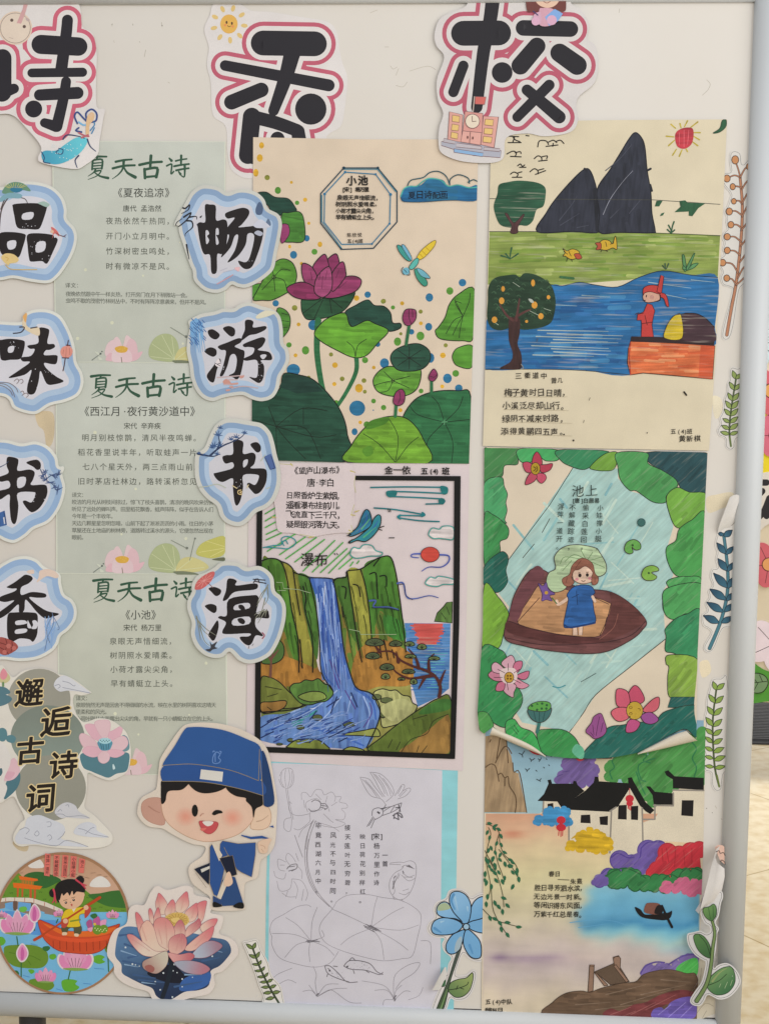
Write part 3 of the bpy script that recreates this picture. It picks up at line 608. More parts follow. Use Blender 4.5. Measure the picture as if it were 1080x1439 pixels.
# right column -----------------------------------------------------
at(4.909, 200, 230)
t, c = cloud('blue edged flowing brush character with misty hills and a thin ink lotus script', '250,430 225,425 240,380 300,270 340,200 400,155 460,150 530,165 590,200 660,178 730,180 800,205 845,250 870,310 940,350 965,410 955,500 930,620 910,720 870,770 800,820 720,855 660,850 620,835 580,870 520,892 450,882 400,850 360,800 352,740 330,690 280,540 260,480',
  ['435,290 470,283 510,295 512,390 560,385 588,405 590,500 575,590 550,625 520,628 518,740 495,762 478,740 470,632 430,625 405,560 385,430 400,405 438,400', '575,345 640,318 700,305 738,322 735,360 690,420 670,440 790,430 835,450 830,520 800,620 760,710 715,728 680,705 665,670 715,680 745,640 775,500 730,485 715,560 660,640 590,682 640,600 665,500 640,500 610,580 545,648 590,540 600,490 560,500 590,440 640,375 590,380'], ['440,468 455,462 465,485 450,500 465,530 445,555', '510,455 528,450 530,490 512,492 525,520 530,550 512,555'], 2.8, (520, 892), bands=(5, 13, 20.5))
specks(c, 480, 600, 820, 700, 10)
d = t.part('hills_and_script_picture'); d.blob('790,350 785,310 810,265 835,300 825,350', '4d5f7c'); d.blob('850,430 870,380 890,420 870,440', '5d6f8a'); d.blob('780,410 820,385 870,420 880,440 800,445 770,430', 'b9bcca'); d.blob('775,480 800,462 835,480 815,500', 'a3a8b8'); d.lines(['275,300 300,310 330,285 320,320 275,345', '290,370 340,340 310,390 245,440 240,410 280,380', '310,395 345,400 350,440 305,480 300,500', '330,370 375,365 380,385', '310,560 318,610 328,660', '385,420 390,440', '405,370 415,360'], 2.4, '26242a', w1=.8); d.lines([f'{520+i*9},{830-i*5} {548+i*10},{815-i*6}' for i in range(9)], 1.4, 'b98f96', sm=False); d.blob('640,720 675,715 665,745', 'd0a9ae'); d.lines(['560,750 640,730', '540,740 590,720'], .8, 'a9a9b5'); t.done()
at(4.909, 200, 400)
t, c = cloud('blue edged swimming character with blue willow strands and pink mist', '330,300 325,250 400,205 500,185 560,165 630,165 670,140 740,122 830,150 900,170 950,215 970,300 975,400 1005,440 1015,520 985,590 955,640 940,720 900,780 830,803 760,790 700,762 640,765 560,780 490,803 420,780 370,720 340,640 330,560 310,460 315,380',
  ['455,320 490,308 535,340 530,365 505,378 470,360', '560,300 600,285 640,305 640,345 615,358 580,330', '432,455 470,432 510,445 515,480 490,497 450,478', '450,620 490,565 530,510 545,530 520,580 500,665 478,672 455,650', '525,425 590,398 660,370 690,375 680,400 640,425 680,445 708,462 700,530 680,620 655,655 630,640 600,625 640,600 655,520 640,480 610,490 590,560 560,625 538,625 560,560 580,460 545,450', '712,250 745,242 770,258 768,295 850,285 852,310 790,340 740,350 690,385 690,360 710,310', '700,410 770,380 830,362 852,380 830,425 800,450 870,462 895,490 890,520 820,522 842,560 838,640 810,678 770,660 740,635 790,640 800,580 790,520 720,525 700,510 760,480 775,440 740,430 705,430'], ['815,490 840,480 860,488 835,515'], 2.9, (560, 803), bands=(5, 13, 20.5))
specks(c, 780, 540, 835, 660, 9); specks(c, 540, 560, 570, 610, 4)
d = t.part('willow_and_mist_picture')
d.lines([f'{340+i*7},{235+abs(i-5)*5} {335+i*8+random.uniform(-6,6):.0f},{330+random.uniform(-20,30):.0f} {350+i*8+random.uniform(-9,9):.0f},{400+random.uniform(-30,70):.0f}' for i in range(12)], 2.2, '6f9bc4', w1=.5)
d.lines([f'{x-8},{y-10} {x+8},{y+8}' for x, y in [(random.uniform(330, 440), random.uniform(240, 420)) for i in range(40)]], 1.1, '44699c', sm=False); d.blob('790,215 850,180 920,190 880,215 800,235', 'c6c2ae'); d.blob('505,545 530,510 545,560 520,565', 'cfc8cc'); d.lines(['505,540 540,560', '520,548 545,540'], .9, '4a4450'); d.blob('560,665 590,650 620,690 570,685', 'b9897f'); d.blob('675,630 705,622 700,640 680,645', 'b9897f'); d.lines(['520,640 700,625', '590,655 660,655', '565,688 660,685', '620,715 700,700 800,712'], 1.4, 'b5a0a2'); d.lines(['620,685 660,680', '585,728 605,725', '610,705 625,703'], 2.4, 'bd8f84'); t.done()
at(4.909, 200, 570)
t, c = cloud('blue edged book character in the right column with an ink pine branch', '375,330 430,290 470,200 510,130 570,92 640,88 710,100 760,108 830,125 885,180 910,250 930,340 952,420 958,520 935,610 900,670 850,710 790,735 740,790 690,825 640,828 580,805 540,760 515,690 450,640 400,580 370,500 365,400',
  ['630,240 670,235 700,255 698,330 760,322 785,345 775,400 750,430 840,432 862,460 855,530 820,590 785,608 760,590 725,545 740,530 780,545 805,500 795,475 700,478 698,560 680,650 655,688 638,660 628,570 626,500 560,525 520,510 495,470 520,460 625,430 625,390 575,398 555,355 580,340 628,330', '748,265 790,250 818,275 818,310 795,322 770,300'], ['700,380 730,370 725,405 700,425'], 2.8, (650, 828), bands=(6, 13.5, 20))
specks(c, 640, 500, 690, 600, 6)
d = t.part('pine_and_book_picture'); d.lines(['385,330 440,342 495,348 540,332', '470,345 520,300 570,270 620,250 680,220 710,190', '520,300 535,260 530,210'], 3, '2d3a58', w1=1)
for (x, y, r_) in ((540, 155, 22), (525, 205, 34), (500, 280, 34), (485, 290, 26), (540, 275, 30), (615, 235, 26), (650, 220, 28), (708, 190, 22), (520, 335, 22), (395, 328, 14), (430, 340, 12)):
    d.lines([f'{x},{y} {x+r_*math.cos(a*.7):.0f},{y-r_*abs(math.sin(a*.7)):.0f}' for a in range(9)], 1.7, '3c5680', w1=.5, sm=False)
d.poly('842,350 890,330 925,430 885,442', '4d6496'); d.lines(['892,345 915,425 900,432', '850,360 885,435'], 1, '2f3f66'); d.lines(['395,560 450,555 520,540 580,565', '820,380 850,340', '860,570 885,560'], 1.2, 'a9b0a2'); d.lines(['625,550 655,568', '735,545 725,565'], 1.3, 'c3b48c'); d.lines(['685,580 665,585 665,605 688,612', '690,590 676,596 690,602'], 1.3, 'c3ad7c'); t.done()
at(4.909, 200, 760)
t, c = cloud('blue edged sea character with a red paper umbrella and swallows among grasses', '345,300 380,240 440,215 500,180 540,148 600,140 670,150 720,180 800,170 860,195 905,250 918,340 960,380 990,440 990,530 970,620 945,690 900,770 850,810 790,835 730,842 670,820 630,780 600,760 560,795 500,803 430,780 370,720 340,640 345,560 315,470 318,400 345,350',
  ['460,325 500,315 545,335 540,365 510,378 480,350', '435,445 475,432 512,445 515,480 495,495 455,470', '460,640 495,580 522,545 530,590 510,665 490,685 470,665', '590,265 625,258 655,275 650,305 780,290 800,315 770,335 640,350 590,400 558,408 580,340', '600,400 760,372 800,380 805,420 790,500 860,475 875,500 870,532 790,530 785,590 830,640 830,655 785,650 760,700 735,718 700,700 675,660 735,655 740,635 580,640 555,620 580,560 528,530 540,515 585,510'], ['645,440 735,425 738,462 640,475', '635,535 740,520 738,570 630,580'], 2.9, (650, 842), bands=(5.5, 13, 20))
c.fill([smooth('668,440 695,440 712,465 700,480 670,462'), smooth('660,535 690,530 712,552 700,572 670,560')], '231f20')
d = t.part('umbrella_and_swallows_picture'); d.blob('365,325 380,280 430,235 490,208 502,230 470,285 420,325 380,335', 'b8605f'); d.lines([f'430,272 {430+62*math.cos(a*.63):.0f},{272+48*math.sin(a*.63-.5):.0f}' for a in range(10)], .5, 'd39c98', sm=False); d.lines(['455,285 490,320'], .9, '7d5550'); gr = '7d7f72'
d.lines(['375,515 395,560 430,620 470,650', '380,520 400,640 405,680', '375,530 440,600 515,650', '400,580 430,680 470,720', '870,300 840,360 790,450', '865,310 870,390 845,440', '860,320 820,370 795,430', '850,390 830,470 800,540', '840,480 800,490 775,510', '845,470 790,520 780,560', '850,480 820,530 800,565', '860,470 850,520'], 1.6, gr, w1=.6); d.blob('440,745 475,735 470,690 485,710 520,690 505,725 525,735 490,745 470,760', '3c3d45'); d.lines(['768,262 850,268', '775,275 855,290', '790,258 770,285', '800,258 810,285'], 1.5, '38343a'); d.lines(['830,630 845,650 830,670'], 1.6, '8d4a5c'); d.lines(['735,740 740,720', '760,720 770,705'], .7, '55515a'); t.done()
# ================================================================ three printed summer poem sheets
GP = 'pale green printed poem sheets in the left column'
def brush_heading(h, x, y, size, adv, slope=0.0):
    G = {'夏': ['12,10 50,7 88,9|9,6', '52,9 46,20|6,4', '33,20 30,58|7,6', '33,21 70,20 69,56|6,7', '36,33 66,32|5,4', '36,44 66,43|5,4', '34,55 66,54|5,4', '44,58 36,70 14,84|6,2', '42,66 66,64 50,84 14,97|6,2', '40,70 62,86 94,95|4,9'],
         '天': ['18,26 50,21 82,20|8,6', '6,52 50,44 94,44|8,7', '50,22 46,55 28,78 4,94|9,2', '50,48 64,72 96,92|5,11'],
         '古': ['6,38 50,31 95,30|9,8', '52,4 50,30 49,54|10,8', '26,56 28,92|9,9', '26,58 76,54 73,90|8,10', '30,88 74,86|8,7'],
         '诗': ['18,12 27,22|5,9', '8,42 28,37 25,74 36,66|6,5', '44,24 66,20 88,18|6,5', '66,4 65,42|8,6', '38,45 66,41 97,39|7,6', '46,62 72,58 96,56|7,6', '80,44 79,88 66,84|8,4', '56,68 63,78|5,8']}
    for i, ch in enumerate('夏天古诗'):
        L_ = []
        for st in G[ch]:
            p_, w_ = st.split('|'); a_, b_ = (float(v)*size/80 for v in w_.split(','))
            L_.append(([(x+i*adv+(float(u.split(',')[0])-50)*size/100, y+i*adv*slope+(float(u.split(',')[1])-52)*size/100-(float(u.split(',')[0])-50)*size/100*.05) for u in p_.split()], a_, b_))
        h.fill(stroke_polys(L_), DG)
DG = '31503f'; TX = '53574f'
def lotus_print(t, cx, cy, s_):          # pink lotus with a gold centre printed along the foot of a sheet
    d = t.part('lotus_picture')
    def P_(L): return [(cx+x*s_, cy+y*s_) for x, y in L]
    for L, c, c2 in (([(-14,-9),(-12,-26),(-6,-33),(0,-24),(2,-10)], 'c9b3b6', 'd3c6c6'), ([(2,-10),(4,-26),(8,-35),(16,-26),(15,-10)], 'c9b3b6', 'd3c6c6'), ([(-22,-6),(-20,-22),(-10,-28),(-4,-14),(-4,-4)], 'cbb4b8', 'd2c5c5'), ([(22,-6),(21,-24),(12,-30),(5,-14),(5,-4)], 'c3a6ac', 'cfbfc1'),
                     ([(-22,0),(-16,-10),(-6,-6),(0,2),(-8,2)], 'c4a3ab', 'cdb9bd'), ([(30,-12),(20,-9),(8,-4),(0,2),(14,2),(24,-2)], 'c4a3ab', 'cdb9bd'), ([(-12,2),(-12,-12),(-2,-18),(4,-6),(4,2)], 'cfbcc0', 'cbb0b5'), ([(14,2),(14,-10),(6,-16),(0,-4),(0,2)], 'cbb4b9', 'c5a6ad')):
        d.fill([smooth(P_(L))], c, grad=None)
    d.blob(P_([(-9,-17),(0,-20),(9,-17),(6,-11),(-5,-11)]), 'c39b45'); d.dots([(*_inv(cx+random.uniform(-7, 7)*s_, cy-random.uniform(12, 19)*s_), .7) for i in range(9)], 'd6b45f'); d.lines([P_([(0, -4), (1, 3)])], 1, '6f6a58')
def _inv(x, y): return ((x-_X[1])*_X[0], (y-_X[2])*_X[0])
def leaf_print(t, cx, cy, s_):
    d = t.part('lotus_leaf_picture')
    def P_(L): return [(cx+x*s_, cy+y*s_) for x, y in L]
    d.blob(P_([(-24,4),(-26,-10),(-18,-24),(-6,-30),(6,-28),(14,-18),(16,-2),(12,8),(-4,9)]), '9aa37d', grad=None); d.blob(P_([(10,8),(16,-8),(30,-12),(46,-6),(54,2),(44,7),(26,9)]), 'b3ae7c')
    d.lines([P_([(10, 6), (-8, -28)]), P_([(10, 6), (-22, -16)]), P_([(10, 6), (-24, 2)]), P_([(10, 6), (6, -26)]), P_([(12, 6), (32, -10)]), P_([(12, 6), (48, 2)])], .6, 'b8bd9c', sm=False); d.blob(P_([(6,8),(20,7),(34,9),(40,12),(18,13)]), '6d7460')
def dragonfly_print(t, x, y):
    d = t.part('dragonfly_picture'); d.lines([[(x, y), (x+12, y-9)]], 1.3, '6d756f', w1=.7); d.dots([(*_inv(x+12, y-9), 1.4), (*_inv(x+14, y-12), 1)], '555c58'); d.blob([(x+4, y-12), (x+10, y-10), (x+9, y-7)], 'b8bcb0'); d.blob([(x+9, y-5), (x+15, y-1), (x+10, y)], 'b8bcb0')
def sheet_base(label, z, x0, y0, x1, y1, c, skew=(0, 0, 0, 0)):
    at(); t = Thing('poem_sheet', label, 'poem sheet', z, ((x0+x1)/2, y1), GP)
    p = t.sheet([(x0+skew[0], y0), (x1+skew[1], y0+1), (x1+skew[2], y1+1.5), (x0+skew[3], y1)], 'bcc0b4'); p.poly([(x0+skew[0]+1.8, y0+1), (x1+skew[1]-1.6, y0+2), (x1+skew[2]-1.6, y1+.5), (x0+skew[3]+1.8, y1-1)], c, grad=(200, y0, 200, y1, tuple(np.array([int(c[i:i+2], 16) for i in (0, 2, 4)])*(.965, .965, .955))))
    for i in range(7): p.circ(random.uniform(x0+20, x1-20), random.uniform(y0+100, y1-20), random.uniform(.8, 2.6), 'bdbfab')
    return t
BR_ = dict(bold=.022)
# first sheet
t = sheet_base('pale green poem sheet headed 夏夜追凉, topmost of its column', 1.35, 75, 198, 317, 509, 'b1b5ae', (-1.5, 0, 0, 3.5))
h = t.part('heading'); brush_heading(h, 137, 236, 35, 37.5)
x = t.part('poem_text'); x.text('《夏夜追凉》', 166, 271, 14.3, '3f433e', adv=14.6, bold=.004); x.text('唐代 孟浩然', 178, 293, 9.6, '43473f', adv=9.8, bold=.006, slope=.003)
for i, ln in enumerate(('夜热依然午热同，', '开门小立月明中。', '竹深树密虫鸣处，', '时有微凉不是风。')): x.text(ln, 154.5, 310.5+i*21.2, 10.6, TX, adv=12.15, bold=.003, slope=.006)
x = t.part('note_text'); x.text('译文：', 96, 401, 7.6, TX, adv=7.8); x.text('夜晚依然跟中午一样炎热，打开房门在月下稍微站一会。', 96.5, 413, 7.6, TX, adv=7.0, slope=.012); x.text('虫鸣不歇的茂密竹林树丛中，不时有阵阵凉意袭来，但并不是风。', 96.5, 422.5, 7.6, TX, adv=6.95, slope=.012)
lotus_print(t, 171, 506, 1.0); leaf_print(t, 236, 499, 1.0); dragonfly_print(t, 130, 506); x = t.part('stem_picture'); x.lines(['240,460 263,474'], 1.0, '7a8074'); x.dots([(262, 473, 2)], '6e736c'); t.done()
# second sheet
t = sheet_base('pale green poem sheet with the long poem 西江月, middle of its column', .95, 78.5, 507, 317.5, 806, 'afb3ac', (0, 0, -1, 1))
h = t.part('heading'); brush_heading(h, 142, 543, 35, 37)
x = t.part('poem_text'); x.text('《西江月·夜行黄沙道中》', 119, 578, 14.6, '3f433e', adv=14.75, bold=.004); x.text('宋代 辛弃疾', 179, 598.5, 9.6, '43473f', adv=9.4, bold=.006)
for i, (ln, x0) in enumerate((('明月别枝惊鹊，清风半夜鸣蝉。', 120.5), ('稻花香里说丰年，听取蛙声一片。', 115), ('七八个星天外，两三点雨山前。', 121.5), ('旧时茅店社林边，路转溪桥忽见。', 115))): x.text(ln, x0, 615+i*20.4, 10.6, TX, adv=12.05, bold=.003, slope=.003)
x = t.part('note_text')
for i, ln in enumerate(('译文：', '皎洁的月光从树枝间掠过，惊飞了枝头喜鹊，清凉的晚风吹来仿佛', '听见了远处的蝉叫声。田里稻花飘香，蛙声阵阵，似乎在告诉人们', '今年是一个丰收年。', '天边几颗星星忽明忽暗，山前下起了淅淅沥沥的小雨。往日的小茅', '草屋还在土地庙的树林旁，道路转过溪水的源头，它便忽然出现在', '眼前。')): x.text(ln, 105, 695.3+i*9.95, 7.5, TX, adv=6.85, slope=.004)
lotus_print(t, 172, 802, 1.05); leaf_print(t, 237, 795, 1.05); dragonfly_print(t, 132, 804); x = t.part('stem_picture'); x.lines(['241,759 264,771', '274,757 267,787'], 1.0, '7a8074'); x.dots([(263, 770, 2), (274.5, 756.5, 1.4)], '6e736c'); x.blob('276,778 282,765 298,757 316,754 316,777 302,784 288,783', 'aaa85e'); x.lines(['316,770 280,776', '316,768 290,760', '316,772 296,782'], .6, 'c3bf86'); x.blob('298,786 315,783 315,788', '5f6350'); t.done()
# third sheet
t = sheet_base('pale green poem sheet with the short poem 小池, lowest of its column', .5, 80, 805, 319, 1088, 'acafa5', (0, -1, 1.5, 4))
h = t.part('heading'); brush_heading(h, 145, 830, 35, 37)
x = t.part('poem_text'); x.text('《小池》', 176.5, 864, 14.3, '3f433e', adv=14.4, bold=.004); x.text('宋代 杨万里', 178.5, 882, 9.8, '43473f', adv=9.7, bold=.006)
for i, ln in enumerate(('泉眼无声惜细流，', '树阴照水爱晴柔。', '小荷才露尖尖角，', '早有蜻蜓立上头。')): x.text(ln, 159.5+i*.5, 901+i*19.8, 10.6, TX, adv=11.85, bold=.003)
x = t.part('note_text')
for i, ln in enumerate(('译文：', '泉眼悄然无声是因舍不得细细的水流，映在水里的树阴喜欢这晴天', '里柔和的风光。', '小荷叶刚从水面露出尖尖的角，早就有一只小蜻蜓立在它的上头。')): x.text(ln, 110.5, 981+i*9.6, 7.5, TX, adv=6.78)
lotus_print(t, 184, 1086, 1.0); t.done()
# ================================================================ gourd shaped title, boat picture, lotus, boy
at(4.5, 0, 930)
t = Thing('poem_title_cutout', 'grey gourd shaped cutout reading 邂逅古诗词 with pink lotuses and pale clouds', 'lettering cutout', 1.9, (250, 1190))
t.sheet('-200,150 -90,60 -20,30 20,20 50,60 90,95 150,55 240,40 320,50 370,75 420,85 480,115 560,175 580,195 520,210 480,205 465,240 475,300 500,350 540,380 620,355 700,365 770,410 810,460 830,540 825,640 800,700 740,735 690,748 620,725 560,700 555,780 548,850 540,920 600,970 680,1050 715,1100 700,1150 620,1175 480,1180 330,1170 220,1155 140,1165 95,1140 90,1090 130,1020 160,985 120,900 90,850 40,870 10,890 -100,920 -220,860 -260,600 -240,300', 'bfbcb5', name='backing_paper', sm=True)
g = t.part('grey_discs'); g.fill([disc(*xf(252, 235), 44, 43)], '85847b'); g.fill([disc(*xf(305, 475), 52, 45)], '6d756e', grad=(300, 330, 300, 640, '74807a')); g.fill([disc(*xf(325, 795), 49.5, 46)], '7f7f76')
l = t.part('lotus_picture')
l.blob('510,590 560,570 640,600 730,575 815,575 818,640 800,690 740,705 690,730 640,715 580,690 530,665', '4a6d78'); l.blob('775,465 812,480 820,550 770,560', '5d7d86')
for q, c in (('505,470 530,450 600,490 620,540 560,560 520,520', 'c8aab2'), ('540,400 600,395 650,450 640,500 580,470', 'bd98a4'), ('600,385 660,365 700,380 690,460 650,480', 'ccb0b7'), ('690,450 720,430 770,405 775,440 740,500 695,510', 'bd98a4'), ('700,510 760,470 800,475 812,520 770,560 700,560', 'ccb0b7'), ('525,555 570,530 640,545 660,570 600,600 545,585', 'bd98a4'), ('690,555 760,555 790,575 740,602 690,590', 'bd98a4'), ('625,585 660,560 695,580 692,620 660,640 630,625', 'ccb0b7')): l.fo(q, c, 'b28d99', .6)
l.blob('625,500 630,540 650,558 690,556 705,540 710,500', '4f7f92'); l.circ(667, 497, 9, '8fb3bb', ry=4.2); l.dots([(640 + 9*i, 494+(i % 2)*8, .8) for i in range(7)], '3a5b6b'); l.lines(['640,515 648,548', '655,520 660,552', '675,520 676,552', '692,515 688,548'], .8, '33505e'); l.blob('715,650 722,645 732,670 718,678', 'a9bcc0')
l2 = t.part('lotus_leaves_picture'); l2.blob('-60,160 20,155 60,175 60,200 -60,215', '4d6b76'); l2.blob('-60,225 30,205 78,225 70,250 20,275 -60,285', '4d6b76'); l2.blob('-5,430 20,415 45,430 50,470 30,500 0,490', '4f727b'); l2.blob('45,470 80,460 105,480 90,510 50,500', '4f727b'); l2.blob('40,770 80,710 125,695 133,740 110,800 60,850 30,862', '456772'); l2.blob('20,660 70,620 95,605 120,640 130,690 90,740 20,750 -30,720', 'c6a7b0'); l2.blob('20,700 60,690 100,700 60,745', 'b48f9c'); l2.blob('-100,520 0,500 60,560 70,640 30,740 50,800 0,890 -120,880', 'bfbcb9'); l2.blob('0,680 16,670 20,700 4,720', '3f5c66'); l2.blob('5,90 20,45 30,40 45,60 65,85 68,110 45,130 20,132 -5,115', 'a9a27d'); l2.blob('5,75 28,40 52,75 40,105 15,108', 'c0808b'); l2.lines(['25,130 25,150'], 3, '5d7a55')
cl = t.part('cloud_picture'); cc = 'adb0b8'
cl.blob('345,150 360,110 400,85 440,95 490,130 575,195 500,185 430,180 380,185', 'b3b5bb'); cl.blob('350,950 380,905 430,885 480,905 505,945 570,985 480,985 430,980 390,985', 'a9aab0'); cl.blob('100,1110 130,1060 160,1040 180,985 250,965 320,990 400,1025 415,1070 390,1110 430,1130 560,1165 400,1160 250,1150 160,1150 115,1145', cc); cl.blob('470,1080 500,1030 560,1010 610,1030 620,1065 690,1105 600,1105 540,1100', cc)
cl.lines(['130,1060 165,1045 190,1060 170,1085', '225,1080 240,1065 252,1085 235,1098 220,1085', '300,1010 325,1010 325,1035 305,1040', '305,1100 320,1090 332,1110 315,1125', '370,1120 400,1095 415,1070', '160,1110 250,1140 360,1160 430,1125 560,1165', '500,1050 540,1060 590,1085 690,1105', '545,1085 580,1050 600,1045', '355,960 400,960 430,975 520,970 570,985', '370,945 385,930 395,940', '420,905 435,900 440,915', '350,150 375,140 385,155 370,165', '400,120 440,130 470,150 480,145', '400,160 450,170 575,195'], .8, '7f828e')
w_ = t.part('lettering')
for ch, x, y, s_ in (('邂', 190, 195, 41), ('逅', 358, 378, 43), ('古', 195, 560, 40), ('诗', 405, 650, 41), ('词', 262, 858, 43)):
    w_.text(ch, x, y, s_, 'bfae85', bold=.062, rot=.04, tilt=.12, shear=.04)
    w_.text(ch, x, y, s_, '221d1a', bold=.024, rot=.04, tilt=.12, shear=.04)
t.done()
at(4.5, 0, 1160)
t = Thing('round_boat_picture', 'round picture of a girl rowing a red boat among pink lotuses', 'picture', 1.4, (390, 1075))
CB = disc(88.5, 1297, 95, 100, n=64)
t.sheet([CB], '8a6a50', name='card'); q = t.part('scenery_picture'); q.fill([disc(88.5, 1297.5, 91.5, 96.5, n=64)], 'a08068', grad=(300, 180, 300, 440, 'ab8c78'))
CI = disc(88.5, 1297.5, 91.5, 96.5, n=64); t.clip = CI
def clip(poly_):             # keep a shape inside the picture's rim
    return poly_
def cb(s_, c, sm=True, **k): q.fill([clip(smooth(s_, True, 8) if sm else pts(s_))], c, **k)
for i in range(16): q.lines([[xf(120+i*38, 300+(i % 3)*12), xf(150+i*38, 296+(i % 4)*12)]], .5, '8a6a58', step=False)
cb('150,330 180,300 250,290 330,310 390,345 340,390 250,400 180,370', '2f5a2e'); cb('-60,340 40,300 120,300 170,350 280,395 400,345 480,360 560,420 660,500 800,520 820,545 600,550 400,600 -100,600 -100,400', '587b2b'); cb('560,440 640,425 720,410 780,415 850,480 850,515 760,518 660,500', '34602d')
q.lines([f'{x},{y} {x+5},{y+8} {x+10},{y} {x+15},{y+8} {x+20},{y}' for x, y in ((40, 325), (90, 345), (30, 370), (65, 420), (160, 435), (250, 415), (275, 460), (590, 520), (630, 510), (670, 530), (550, 450), (225, 310), (15, 435), (770, 530))], .7, '33521f', sm=False)
cb('-100,520 0,515 150,500 330,545 560,545 840,545 860,700 820,900 600,1080 300,1090 0,900 -80,700', '6aa3c6', sm=False); cb('0,540 120,545 260,590 380,600 380,640 250,690 120,660 0,600 -80,560', '4b7fb5')
q.poly('-30,482 60,470 200,470 300,500 400,540 400,575 285,555 285,545 200,520 195,560 90,535 80,490 35,485 35,520 -30,530', '7d6a60'); q.poly('35,490 85,480 85,535 38,520', '5e95c4'); q.poly('120,480 200,490 195,540 115,535', '5e95c4'); q.poly('-30,462 60,452 200,455 300,485 400,530 392,548 300,512 200,482 60,475 -30,485', 'c9c1b7'); q.lines(['40,458 40,475', '97,455 97,475', '160,455 160,478', '218,462 218,485', '285,485 285,505', '345,510 345,530'], .9, 'a0564a', sm=False); q.poly('88,475 112,475 112,535 88,535', '5e4a42'); q.poly('200,485 235,495 235,545 200,540', '5e4a42')
for s_, c in (('110,380 125,380 120,450 110,450', 'a5502a'), ('140,385 152,385 150,450 140,450', 'a5502a'), ('190,400 205,400 205,458 190,455', 'a5502a'), ('218,400 232,400 230,460 218,460', 'a5502a'), ('120,315 240,335 245,345 225,350 130,340 125,325', 'bb5b22'), ('135,340 220,350 215,375 135,365', '7d6a30'), ('85,360 130,362 220,375 272,382 255,402 170,398 90,390', 'c0601f')): q.poly(s_, c)
q.lines(['150,345 150,370', '168,345 168,370', '186,348 186,372', '204,350 204,374'], .8, 'c0601f', sm=False); q.blob('180,240 195,215 225,207 255,212 275,235 280,262 230,268 190,262', 'c9c6c2'); q.blob('570,370 590,340 625,320 655,322 690,350 700,382 640,388 580,385', 'c9c6c2')
for s_, c in (('40,760 110,752 220,755 295,790 308,850 270,895 180,900 90,885 40,840 28,790', '5b7a2b'), ('190,975 250,965 330,985 345,1015 310,1040 230,1035 195,1010', '5b7a2b'), ('392,985 430,968 490,978 480,1000 505,1020 470,1045 410,1042', '55922f'), ('590,830 630,815 665,828 650,845 668,860 630,872 595,858', '55922f'), ('-20,710 20,702 40,730 20,755 -20,755', '55922f'), ('318,815 350,810 360,830 340,845 318,838', '55922f'), ('275,765 310,760 320,775 300,792 278,785', '2e6034'), ('80,920 110,914 125,935 105,950 82,942', '2e6034'), ('182,910 210,907 222,922 200,935', '55922f'), ('130,515 165,510 175,530 150,545 128,535', '5d9f45'), ('660,730 690,715 700,760 680,800 665,780', '5b7a2b')): q.blob(s_, c)
q.lines(['60,800 120,810', '140,860 190,820 260,850', '180,850 200,880'], .7, '42611e'); q.lines(['110,700 118,755', '138,860 138,1000', '222,612 222,660', '450,905 435,970', '685,800 690,920', '370,590 360,612'], 1.6, '2f5d33'); q.lines(['20,875 70,885', '200,745 240,755', '530,995 580,1000', '360,1030 400,1040', '150,945 190,955', '600,900 660,905', '730,570 770,575'], .8, '4578a8')
def small_lotus(cx, cy, r_, edge=True):
    pet = [('-1,-.1 -.85,-.5 -.3,-.1 0,.35 -.7,.35', 'b9739a'), ('1,-.1 .85,-.5 .3,-.1 0,.35 .7,.35', 'b9739a'), ('-.65,-.15 -.55,-.75 -.1,-.3 0,.3', 'c88aac'), ('.65,-.15 .55,-.75 .1,-.3 0,.3', 'c88aac'), ('-.35,-.2 0,-1 .35,-.2 .3,.3 -.3,.3', 'cf9ab5')]
    sc = lambda s_: [(cx+float(v.split(',')[0])*r_, cy+float(v.split(',')[1])*r_) for v in s_.split()]
    if edge: q.fill([[(cx+(sc_[0]-cx)*1.12, cy+(sc_[1]-cy)*1.12) for sc_ in smooth(sc(s_), True, 3)] for s_, c in pet], 'd3c9cc')
    for s_, c in pet: q.fill([smooth(sc(s_), True, 3)], c)
    q.lines([[(cx+k*r_*.25, cy-r_*.3), (cx+k*r_*.12, cy+r_*.28)] for k in (-2, -1, 0, 1, 2)], .6, 'a4557f', step=False); q.fill([smooth([(cx-r_*.8, cy+r_*.36), (cx, cy+r_*.3), (cx+r_*.8, cy+r_*.4), (cx, cy+r_*.5)])], '6f8c4a')
for x_, y_, r_, e_ in ((113, 640, 23, True), (480, 865, 23, True), (292, 960, 15, False), (715, 568, 9, False), (15, 568, 8, False), (378, 560, 8, False)): small_lotus(*xf(x_, y_), r_, e_)
def bud(s1, s2): q.blob(s1, 'd3c9cc'); q.blob(s2, 'c27fa6'); 
bud('220,490 255,525 262,570 240,605 210,610 188,580 190,540', '220,500 248,530 254,570 236,598 212,602 196,575 198,540'); bud('145,740 178,775 184,815 160,855 130,858 108,820 112,780', '145,750 170,780 176,815 155,847 134,850 116,818 120,785'); q.blob('220,510 235,545 230,595 212,596 210,550', 'a8568a'); q.blob('145,765 158,800 152,842 138,844 135,800', 'a8568a')
r_ = t.part('rowing_boat_picture'); oc = '6d2418'
r_.fo('245,598 300,610 370,640 450,665 600,660 720,630 760,620 745,655 700,720 655,780 580,808 480,805 380,790 310,745 270,690', 'ab4326', oc, .7); r_.blob('275,615 350,640 440,665 600,660 735,640 700,675 620,695 480,700 380,680', 'bb5d26'); r_.blob('265,650 330,690 420,705 560,712 700,690 690,715 560,735 420,730 300,695', 'bb4a2a'); r_.lines([f'{x},{735-abs(x-520)*.06} {x+2},{795-abs(x-520)*.12}' for x in range(340, 680, 42)], .7, oc, sm=False)
gq = t.part('girl_picture'); sk = 'd0a98d'
